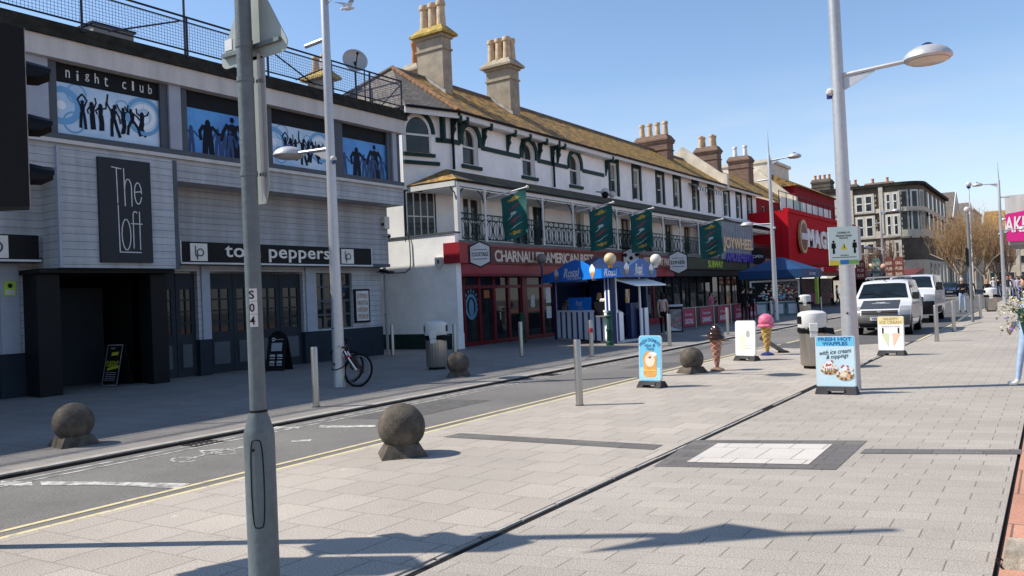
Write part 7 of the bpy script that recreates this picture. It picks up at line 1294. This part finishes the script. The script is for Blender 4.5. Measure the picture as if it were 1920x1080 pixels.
# ================================================================== PEOPLE
SKIN = M('skin', (.50, .30, .21), .6, var=.06)
def limb_chain(v, e, r, pts, rad, parent):
    last = parent
    for p, q in zip(pts, rad): v.append(Vector(p)); r.append(q); e.append((last, len(v)-1)); last = len(v)-1
    return last
def person(label, loc, face, H=1.7, top=None, legs=None, shoe=None, hairm=None, pose='stand', female=False, skin=SKIN, longhair=False, sleeve=True, wide=1.0, hat=None, group=None, prop=None):
    o = thing('person', label, 'person', tuple(loc), face, group); s = H/1.7; v = [Vector((0, 0, .95))]; r = [(.135*wide, .10*wide)]; e = []; seg = []
    def ch(pts, rad, par, reg):
        last = par
        for p, q in zip(pts, rad):
            v.append(Vector(p)); r.append(q if isinstance(q, tuple) else (q, q)); e.append((last, len(v)-1)); seg.append((v[last].copy(), v[-1].copy(), reg)); last = len(v)-1
        return last
    w_ = .155 if female else .185
    chest = ch([(0, .0, 1.10), (0, .01, 1.28), (0, .02, 1.40)], [(.12*wide, .09*wide), (.145*wide, .10*wide), (.11*wide, .075)], 0, 'top')
    nk = ch([(0, .015, 1.47), (0, .0, 1.53)], [.05, .055], chest, 'skin'); ch([(0, -.012, 1.58), (0, -.005, 1.64), (0, .005, 1.675)], [(.068, .075), (.074, .085), (.05, .06)], nk, 'skin')
    hip = (.085, .0)
    P_ = dict(stand=dict(l=[(.09, 0, .88), (.10, -.01, .50), (.10, .03, .10)], r=[(-.09, 0, .88), (-.10, -.01, .50), (-.10, .03, .10)], la=[(w_, .02, 1.39), (w_+.06, .03, 1.12), (w_+.06, -.05, .90)], ra=[(-w_, .02, 1.39), (-w_-.06, .03, 1.12), (-w_-.06, -.05, .90)]),
      walk=dict(l=[(.09, -.02, .88), (.09, -.14, .50), (.09, -.20, .10)], r=[(-.09, .02, .88), (-.09, .02, .50), (-.09, .26, .16)], la=[(w_, .02, 1.39), (w_+.03, .12, 1.12), (w_+.01, .08, .88)], ra=[(-w_, .02, 1.39), (-w_-.03, -.04, 1.12), (-w_-.01, -.18, .92)]),
      phone=dict(l=[(.09, 0, .88), (.11, -.03, .50), (.12, .0, .10)], r=[(-.09, 0, .88), (-.11, -.02, .50), (-.12, .05, .10)], la=[(w_, .02, 1.39), (w_+.09, .0, 1.12), (.06, -.25, 1.18)], ra=[(-w_, .02, 1.39), (-w_-.09, .0, 1.12), (-.06, -.25, 1.16)]))[pose]
    for sd, key in ((1, 'l'), (-1, 'r')):
        a = ch(P_[key], [.088*wide if female else .085*wide, .056, .04], 0, 'legs'); k = v[a]; ch([(k.x, k.y-.02, .045), (k.x*1.05, k.y-.15, .035)], [(.045, .04), (.04, .028)], a, 'shoe')
    for sg, key in ((1, 'la'), (-1, 'ra')):
        sh, elb, wr = [Vector(p) for p in P_[key]]; v_ = ch([sh], [(.058, .055)], chest, 'top'); a = ch([elb], [.042], v_, 'top' if sleeve else 'arm'); a = ch([wr], [.030], a, 'top' if sleeve == True else 'arm'); d = (wr-elb).normalized(); sd = d.cross(Vector((0, 1, 0))).normalized() if abs(d.y) < .9 else Vector((1, 0, 0)); fw = sd.cross(d)
        pm = ch([wr+d*.05], [(.030, .018)], a, 'arm')
        for k in range(4): b0 = wr+d*.085+fw*(-.026+.0175*k); ch([b0, b0+d*(.035+.006*(k in (1, 2)))-sd*.008*sg, b0+d*(.06+.012*(k in (1, 2)))-sd*.022*sg], [.009, .009, .008], pm, 'arm')
        ch([wr+d*.04-fw*.034, wr+d*.075-fw*.048], [.010, .009], pm, 'arm')
    me = bpy.data.meshes.new('body'); me.from_pydata([tuple(p*s) for p in v], e, []); ob = bpy.data.objects.new('body', me); COL.objects.link(ob); sk = ob.modifiers.new('skin', 'SKIN'); sk.use_smooth_shade = True
    for i, d in enumerate(me.skin_vertices[0].data): d.radius = (r[i][0]*s, r[i][1]*s); d.use_root = (i == 0)
    ss = ob.modifiers.new('sub', 'SUBSURF'); ss.levels = ss.render_levels = 1
    dg = bpy.context.evaluated_depsgraph_get(); m2_ = bpy.data.meshes.new_from_object(ob.evaluated_get(dg)); bpy.data.objects.remove(ob)
    for m_ in (skin, top, legs, shoe): m2_.materials.append(m_)
    mi = {'skin': 0, 'arm': 0, 'top': 1, 'legs': 2, 'shoe': 3}
    for p in m2_.polygons:
        c = p.center/s; best = None
        for a, b, g in seg:
            ab = b-a; t = max(0, min(1, (c-a).dot(ab)/max(1e-9, ab.length_squared))); d = (c-(a+ab*t)).length
            if best is None or d < best[0]: best = (d, g)
        g = best[1]
        if g == 'top' and c.z < .96 and abs(c.x) < .2: g = 'legs'
        if g == 'legs' and c.z > .97: g = 'top'
        if g == 'skin' and c.z < 1.45: g = 'top'
        p.material_index = mi[g]; p.use_smooth = True
    body = bpy.data.objects.new('body', m2_); COL.objects.link(body); body.parent = o
    h = MB().mat(hairm or BRP); h.sphere((0, .012*s, 1.645*s), .098*s, 16, (.92, 1.0, .98), disp=.08)
    if longhair: h.sphere((0, .055*s, 1.52*s), .095*s, 14, (.95, .6, 1.5), disp=.15)
    hb = h.build('hair', o, smooth=70)
    fa = MB().mat(skin); fa.sphere((0, -.055*s, 1.60*s), .066*s, 14, (.9, .62, 1.15)); fa.sphere((0, -.103*s, 1.595*s), .013*s, 8, (.8, 1, 1.4))
    for sg in (-1, 1): fa.sphere((sg*.088*s, .005*s, 1.60*s), .02*s, 8, (.5, .8, 1.3))
    fa.mat(BLK)
    for sg in (-1, 1): fa.sphere((sg*.028*s, -.094*s, 1.615*s), .008*s, 6)
    fa.mat(M('lip', (.35, .13, .11), .6)); fa.sphere((0, -.096*s, 1.563*s), .016*s, 8, (1.2, .4, .35)); fa.build('face', o, smooth=60)
    if hat: c = MB().mat(hat); c.sphere((0, .0, 1.675*s), .103*s, 14, (.95, 1.05, .62)); c.hull8([(-.08*s, -.2*s, 1.655*s), (.08*s, -.2*s, 1.655*s), (.08*s, -.05*s, 1.655*s), (-.08*s, -.05*s, 1.655*s)], [(-.08*s, -.2*s, 1.665*s), (.08*s, -.2*s, 1.665*s), (.08*s, -.05*s, 1.67*s), (-.08*s, -.05*s, 1.67*s)]); c.build('cap', o)
    return o
JN = M('pale_jeans', (.30, .42, .58), .8, var=.18, scale=6); JD = M('mid_jeans', (.16, .24, .36), .8, var=.2, scale=6); TB = M('black_cloth', (.014, .014, .016), .8); TW = M('white_cloth', (.62, .61, .60), .8); TP = M('dusty_pink_cloth', (.55, .40, .40), .8); TPK = M('bright_pink_cloth', (.50, .12, .19), .8); TL = M('lilac_cloth', (.38, .32, .45), .8); SH = M('white_trainers', (.62, .62, .60), .6); SB = M('black_shoes', (.015, .015, .017), .5); HD = M('dark_hair', (.02, .013, .01), .5); HG = M('grey_hair', (.42, .41, .40), .6); HB = M('blond_hair', (.36, .22, .10), .6)
def at_(px, py): p = G(px, py); p.z = 0; return p
person('woman in a dusty pink vest and black trousers beside the kiosk', at_(1245, 629), math.radians(200), 1.66, TP, TB, SH, HD, 'walk', True, longhair=True, sleeve=False)
person('white haired man in a black jumper and pale jeans looking at his phone', at_(1806, 586), math.radians(14), 1.74, TB, JN, SB, HG, 'phone')
ph = AY(1806, 549, at_(1806, 586).y-.3)
person('person in black walking away half hidden by the thin pole', at_(1822, 577), math.radians(160), 1.72, TB, TB, SB, HD, 'walk')
person('woman in a black top standing just behind the far litter bin', at_(1853, 576), math.radians(10), 1.62, TB, TB, SB, HB, 'stand', True, longhair=True)
person('person in white with a cap left of the magenta sign lamp post', at_(1864, 560), math.radians(20), 1.75, TW, JD, SB, HG, 'walk', hat=TW)
person('person in dark clothes among the far group, right behind the white clad walker', at_(1873, 558), math.radians(190), 1.72, TB, JD, SB, HD, 'walk')
person('tall person in a black waistcoat at the right of the far lamp post', at_(1891, 566), math.radians(10), 1.85, M('waistcoat', (.05, .05, .05), .8), TW, SB, HD, 'stand')
person('person in a white top and red hair in the far right group', at_(1897, 560), math.radians(0), 1.82, TW, JD, SB, M('red_hair', (.3, .07, .04), .6), 'stand', True, longhair=True)
person('person in lilac near the right edge of the far group', at_(1909, 561), math.radians(-10), 1.76, TL, JD, SB, HD, 'walk', True, longhair=True)
person('person in a grey top at the very right edge behind the flowers', at_(1917, 566), math.radians(15), 1.74, M('grey_cloth', (.25, .25, .27), .8), TB, SB, HD, 'stand')
person('person in pale blue flared jeans cut off by the right edge of the photo', at_(1936, 722), math.radians(-80), 1.68, M('pale_blue_top', (.40, .52, .66), .8), JN, SH, HD, 'walk', True, longhair=True, wide=1.5)
person('person in black standing at the arcade front, left one of the dark pair', at_(1396, 604), math.radians(170), 1.74, TB, TB, SB, HD, 'stand')
person('person in black at the arcade front, right one of the dark pair', at_(1410, 602), math.radians(190), 1.70, TB, TB, SB, HD, 'stand')
person('person in a pink top sitting in the shade behind the cafe barriers', at_(1336, 606), math.radians(80), 1.6, TPK, TB, SB, HD, 'stand', True, longhair=True)
person('woman in a white top by the pink arcade goods', at_(1571, 574), math.radians(100), 1.66, TW, TB, SB, HD, 'walk', True, longhair=True)
person('child in a pink coat beside the woman in white at the arcade', at_(1560, 573), math.radians(60), 1.15, TPK, TB, SB, HD, 'stand', True)
kv = K3-n2*1.15+e2*(w2_*.42); person('kiosk seller with fair hair standing at the serving hatch', (kv.x, kv.y, .08), math.radians(70), 1.66, TB, TB, SB, HB, 'stand', True, longhair=True)
# thin pole near the man, and its low bar
p = at_(1824, 604); o = thing('thin_pole', 'thin grey signal pole right of the man looking at his phone', 'pole', tuple(p)); mb = MB().mat(M('thin_pole_grey', (.22, .24, .24), .5, .3)); mb.cyl((0, 0, 0), (0, 0, 4.3), .055, n=12); mb.mat(BLK); mb.box((-.12, -.08, 2.2), (-.05, .08, 2.9)); mb.mat(WHT); mb.sphere((0, 0, 4.4), .12, 12); mb.build('pole', o); mb = MB().mat(INOX); mb.tube([(0, 0, .42), at_(1796, 612)-p+ZV*.2], .03, 8); mb.build('bar', o)
p = G(1820, 396); 
# ================================================================== BICYCLE
lb = G(637, 725); o = thing('bicycle', 'black bicycle with a red and white fork slumped against the lamp post', 'bicycle', (lb.x, lb.y, 0))
dL = (lb-CP).dot(CF); mppb = dL/1500
def cp(dx, dy, back=0): # offset from the post base in camera-right / up metres, "back" away from the camera
    return CR*dx*mppb+ZV*dy*mppb+Vector((CF.x, CF.y, 0)).normalized()*back
wc_ = cp(38, 25.5, -.12); axn = (Vector((-CF.x, -CF.y, 0)).normalized()*.90-CR*.40+ZV*.18).normalized(); rot = axn.to_track_quat('Z', 'Y').to_matrix()
def wheel(name, c, R=.33):
    mb = MB().mat(TYRE); n = 40; prev = None
    for i in range(n):
        a0, a1 = 2*math.pi*i/n, 2*math.pi*(i+1)/n
    ringp = [c+rot @ Vector((R*math.cos(2*math.pi*i/n), R*math.sin(2*math.pi*i/n), 0)) for i in range(n)]; mb.tube(ringp+[ringp[0]], .024, 8); mb.mat(RIM); rp2 = [c+rot @ Vector((.29*math.cos(2*math.pi*i/n), .29*math.sin(2*math.pi*i/n), 0)) for i in range(n)]; mb.tube(rp2+[rp2[0]], .011, 5)
    for i in range(16): mb.cyl(c, c+rot @ Vector((.29*math.cos(2*math.pi*i/16), .29*math.sin(2*math.pi*i/16), 0)), .002, n=3)
    mb.cyl(c-axn*.05, c+axn*.05, .03, n=10); return mb.build(name, o, smooth=50)
wc_.z = .335; wheel('front_wheel', wc_)
crown = wc_+cp(-16, 25, .02); head = wc_+cp(-26, 43, .05); mb = MB().mat(M('fork_red', (.35, .02, .05), .4)); mb.cyl(crown-axn*.08, crown+axn*.08, .03); mb.mat(WHP)
for sg in (-1, 1): mb.cyl(crown+axn*.065*sg, wc_+axn*.06*sg, .016, n=8); mb.cyl(crown+axn*.05*sg, crown.lerp(head, .6)+axn*.05*sg, .014, n=8)
mb.build('fork', o)
bc = head+cp(-13, 2, .0); mb = MB().mat(BLK); mb.tube([head, bc], .02, 6); mb.tube([bc+cp(-14, -14), bc+cp(-3, -1), bc+cp(3, 4), bc+cp(5, 22)], .013, 6); mb.cyl(bc+cp(-14, -14), bc+cp(-10, -9), .02); mb.cyl(bc+cp(4.2, 10), bc+cp(5, 22), .019); mb.mat(INOX); mb.tube([bc+cp(-2, -3), bc+cp(8, 2, -.1), bc+cp(12, -5, -.15)], .006, 4); mb.build('handlebar', o)
seat = head+cp(-10, 0, .85); bb_ = wc_+cp(-20, -2, .55); rw = wc_+cp(-34, 0, 1.05); rw.z = .33; mb = MB().mat(M('bike_brown_frame', (.07, .035, .025), .4)); mb.tube([head, seat], .019, 6); mb.tube([head-ZV*.08, bb_], .022, 6); mb.tube([seat, bb_], .018, 6); mb.tube([bb_, rw], .012, 6); mb.tube([seat, rw], .011, 6); mb.build('frame', o)
mb = MB().mat(BLK); mb.tube([seat, seat+ZV*.12], .013, 6); mb.sphere(seat+ZV*.14, .12, 10, (.6, 1.1, .35)); mb.build('saddle', o); wheel('rear_wheel', rw)
mb = MB().mat(M('bag_brown', (.06, .035, .03), .7, var=.4)); mb.tube([crown+cp(2, -2, .06), wc_+cp(2, 4, .06), wc_+cp(8, -6, .05)], .07, 8, .03); mb.build('mudguard', o)
mb = MB().mat(BLK); lk_ = [Vector((.14*math.cos(t), .14*math.sin(t), .42+.06*math.sin(t))) for t in [2*math.pi*k/20 for k in range(21)]]; mb.tube(lk_, .012, 6); mb.tube([CR*-.13+ZV*.42, CR*-.15+ZV*.62, CR*-.08+ZV*.74], .009, 5); tag(mb.build('cable_lock', loc=(lb.x, lb.y, 0)), 'black cable lock looped round the lamp post beside the bicycle', 'lock')
# ================================================================== SEAGULL
g0 = CP+ray(652, 16)*(26/1500); o = thing('seagull', 'grey white seagull flying in the blue sky at the top', 'bird', tuple(g0)); GW = M('gull_white', (.62, .62, .62), .7); GG = M('gull_grey', (.30, .31, .33), .7)
mb = MB().mat(GW); d_ = (CR*.8+ZV*.15+CF*.3).normalized(); ap2 = d_.to_track_quat('Z', 'Y').to_matrix(); mb.lathe([(.005, -.24), (.05, -.2), (.03, -.14), (.06, -.05), (.065, .05), (.04, .13), (.042, .16), (.03, .20), (.008, .22), (.004, .25)], (0, 0, 0), 12, axis=ap2)
for a, b, c in ((CR*-.12+ZV*.16, CR*-.42+ZV*.22, 1), (CR*.10+ZV*.20, CR*.22+ZV*.42, -1)):
    mb.mat(GW); mb.hull8([d_*.08, a+d_*.1, a-d_*.08, d_*-.08], [d_*.08+ZV*.02, a+d_*.1+ZV*.015, a-d_*.08+ZV*.015, d_*-.08+ZV*.02]); mb.mat(GG); mb.hull8([a+d_*.1, b+d_*.02, b-d_*.02, a-d_*.08], [a+d_*.1+ZV*.015, b+d_*.02+ZV*.01, b-d_*.02+ZV*.01, a-d_*.08+ZV*.015])
mb.build('body', o, smooth=50)
# ================================================================== PLANTER
pl = CP+ray(1949, 595)*(8.2/1500); o = thing('flower_planter', 'dark green planter of white and violet flowers cut by the right edge', 'planter', (pl.x+.1, pl.y, 0)); mb = MB().mat(M('planter_green', (.012, .05, .045), .5)); zb2 = pl.z-.16; mb.lathe([(.10, zb2-.18), (.15, zb2-.05), (.20, zb2+.20), (.215, zb2+.21), (.215, zb2+.25), (.18, zb2+.25)], (-.09, 0, 0), 24); mb.mat(BLK); mb.cyl((.12, .1, 0), (.12, .1, zb2+.1), .035, n=10); mb.build('pot', o, smooth=40)
random.seed(11); LF1 = M('leaf_olive', (.10, .11, .035), .7, var=.5, scale=9); LF2 = M('leaf_pale', (.32, .30, .14), .7, var=.4, scale=9); PET = M('petal_cream', (.66, .60, .44), .6); PV = M('petal_violet', (.16, .09, .38), .6)
mb = MB()
for k in range(1100):
    a = random.uniform(0, 2*math.pi); rr = random.uniform(.02, .31); droop = random.random()
    c = Vector((-.09+rr*math.cos(a)*1.1-.04*(droop > .6), rr*math.sin(a), zb2+.26+random.uniform(-.02, .26)*(1-rr*1.5)-(.28*droop if rr > .2 else 0))); d1q = Vector((random.uniform(-1, 1), random.uniform(-1, 1), random.uniform(-.4, .8))).normalized(); d2q = d1q.orthogonal(); L = random.uniform(.012, .034)
    mb.mat(random.choice((LF1, LF1, LF1, LF2, LF2, PET, PET, PV))); mb.poly([c, c+d1q*L*.5+d2q*L*.45, c+d1q*L*1.1, c+d1q*L*.5-d2q*L*.45])
mb.build('flowers', o)
p = G(1915, 1062); mb = MB().mat(M('weathered_stone', (.36, .31, .24), .9, var=.4, scale=8, bmp=.5)); mb.hull8([(-.09, -.10, 0), (.4, -.12, 0), (.4, .25, 0), (-.10, .24, 0)], [(-.07, -.06, .09), (.38, -.08, .11), (.38, .22, .11), (-.07, .2, .10)]); mb.mat(BLK); mb.tube([(-.09, -.12, .01), (-.12, -.05, .03), (-.10, .02, .02), (-.06, -.08, .015)], .006, 5); tag(mb.build('stone_block', loc=(p.x, p.y, .004)), 'weathered tan stone block on the red paving at the bottom right corner', 'stone block')
# ================================================================== TREES
BARK = M('pale_bark', (.34, .29, .22), .85, var=.25, scale=4); TWG = M('ochre_twig', (.34, .22, .11), .85, var=.3, scale=3); TWD = M('brown_twig', (.22, .14, .09), .85, var=.3, scale=3)
def bare_tree(label, loc, h, spread, seed, nb=7, twm=TWG, dens=1.0, group='bare street trees'):
    random.seed(seed); o = thing('bare_tree', label, 'tree', loc, 0, group); t = MB().mat(BARK); c = MB().mat(twm); th = h*.26; r0 = .012*h+.05
    t.tube([(0, 0, 0), (.03*h*.3, 0, th*.5), (0, 0, th)], r0, 8, r0*.75)
    for b in range(nb):
        a = 2*math.pi*b/nb+random.uniform(-.3, .3); out = random.uniform(.55, 1.0)*spread if b else .1*spread; p0 = Vector((0, 0, th*random.uniform(.8, 1.0))); p1 = Vector((out*.5*math.cos(a), out*.5*math.sin(a), th+h*random.uniform(.10, .2))); p2 = Vector((out*math.cos(a), out*math.sin(a), h*random.uniform(.42, .6))); t.tube([p0, p1, p2], r0*.5, 6, r0*.2)
        for k in range(int(13*dens)):
            u = random.uniform(.25, 1); q = p0.lerp(p1, u*2) if u < .5 else p1.lerp(p2, u*2-1); lean = Vector((random.gauss(0, .16), random.gauss(0, .16), 1))+Vector((math.cos(a), math.sin(a), 0))*.05; L = random.uniform(.30, .62)*h*(1.1-abs(out)/spread*.3); L = min(L, (h-q.z)*random.uniform(.8, 1.08)); e1_ = q+lean*L*.5+Vector((random.gauss(0, .05), random.gauss(0, .05), 0))*L; e2_ = e1_+Vector((lean.x*.5, lean.y*.5, 1))*L*.5; c.tube([q, e1_, e2_], .024, 4, .007)
            for j in range(int(6*dens)):
                uu = random.uniform(.2, .95); s = q.lerp(e1_, uu*2) if uu < .5 else e1_.lerp(e2_, uu*2-1); d = Vector((random.gauss(0, .5), random.gauss(0, .5), random.uniform(.5, 1.1))); c.cyl(s, s+d*random.uniform(.4, 1.1), .010, .004, 3, False)
    t.build('trunk', o, smooth=50); c.build('crown', o); return o
def tree_at(lab, px, Y, ptop, spread_px, seed, **kw):
    p = AY(px, 540, Y); zt_ = AY(px, ptop, Y).z; bare_tree(lab, (p.x, Y, 0), zt_, spread_px/1500*Y*1.2, seed, **kw)
tree_at('big bare street tree with ochre twigs behind the man with the phone', 1803, 84, 385, 50, 1, nb=9, dens=1.5)
tree_at('bare street tree with pale trunk right of the big one, behind the white pickup', 1847, 100, 395, 42, 2, nb=8, dens=1.4)
tree_at('bare tree in front of the flint hotel ground floor, below its middle window', 1665, 92, 440, 26, 3, nb=7, twm=TWD)
tree_at('small bare tree further left under the flint hotel', 1638, 94, 455, 22, 4, nb=6, twm=TWD)
tree_at('bare tree at the left of the big bare tree, before the gabled houses', 1766, 125, 440, 26, 5, nb=7, twm=TWD)
tree_at('dense brown bare tree between the two nearer street trees', 1824, 125, 405, 34, 6, nb=8, dens=1.4, twm=TWD)
tree_at('brown bare tree just left of the magenta sign', 1872, 135, 425, 30, 7, nb=8, dens=1.4, twm=TWD)
tree_at('far brown bare tree behind the magenta sign lamp post', 1893, 160, 430, 30, 8, nb=8, dens=1.4, twm=TWD)
tree_at('far bare tree behind the big bare tree on its left', 1785, 150, 415, 30, 9, nb=8, dens=1.3, twm=TWD)
tree_at('far bare tree with thin crown right of the brown brick house', 1856, 165, 395, 32, 10, nb=8, dens=1.2, twm=TWD)
mb = MB().mat(M('cctv_white', (.6, .6, .62), .4)); mb.cyl((0, 0, 0), (0, 0, 11.3), .07, .05, 10); mb.mat(WHT); mb.sphere((0, 0, 11.5), .28, 12); mb.mat(BLUEC); mb.sphere((0, 0, 11.25), .2, 10); p = AY(1826, 540, 95); tag(mb.build('camera_mast', loc=(p.x, 95, 0)), 'slim mast with a round white camera above the bare trees', 'camera mast')
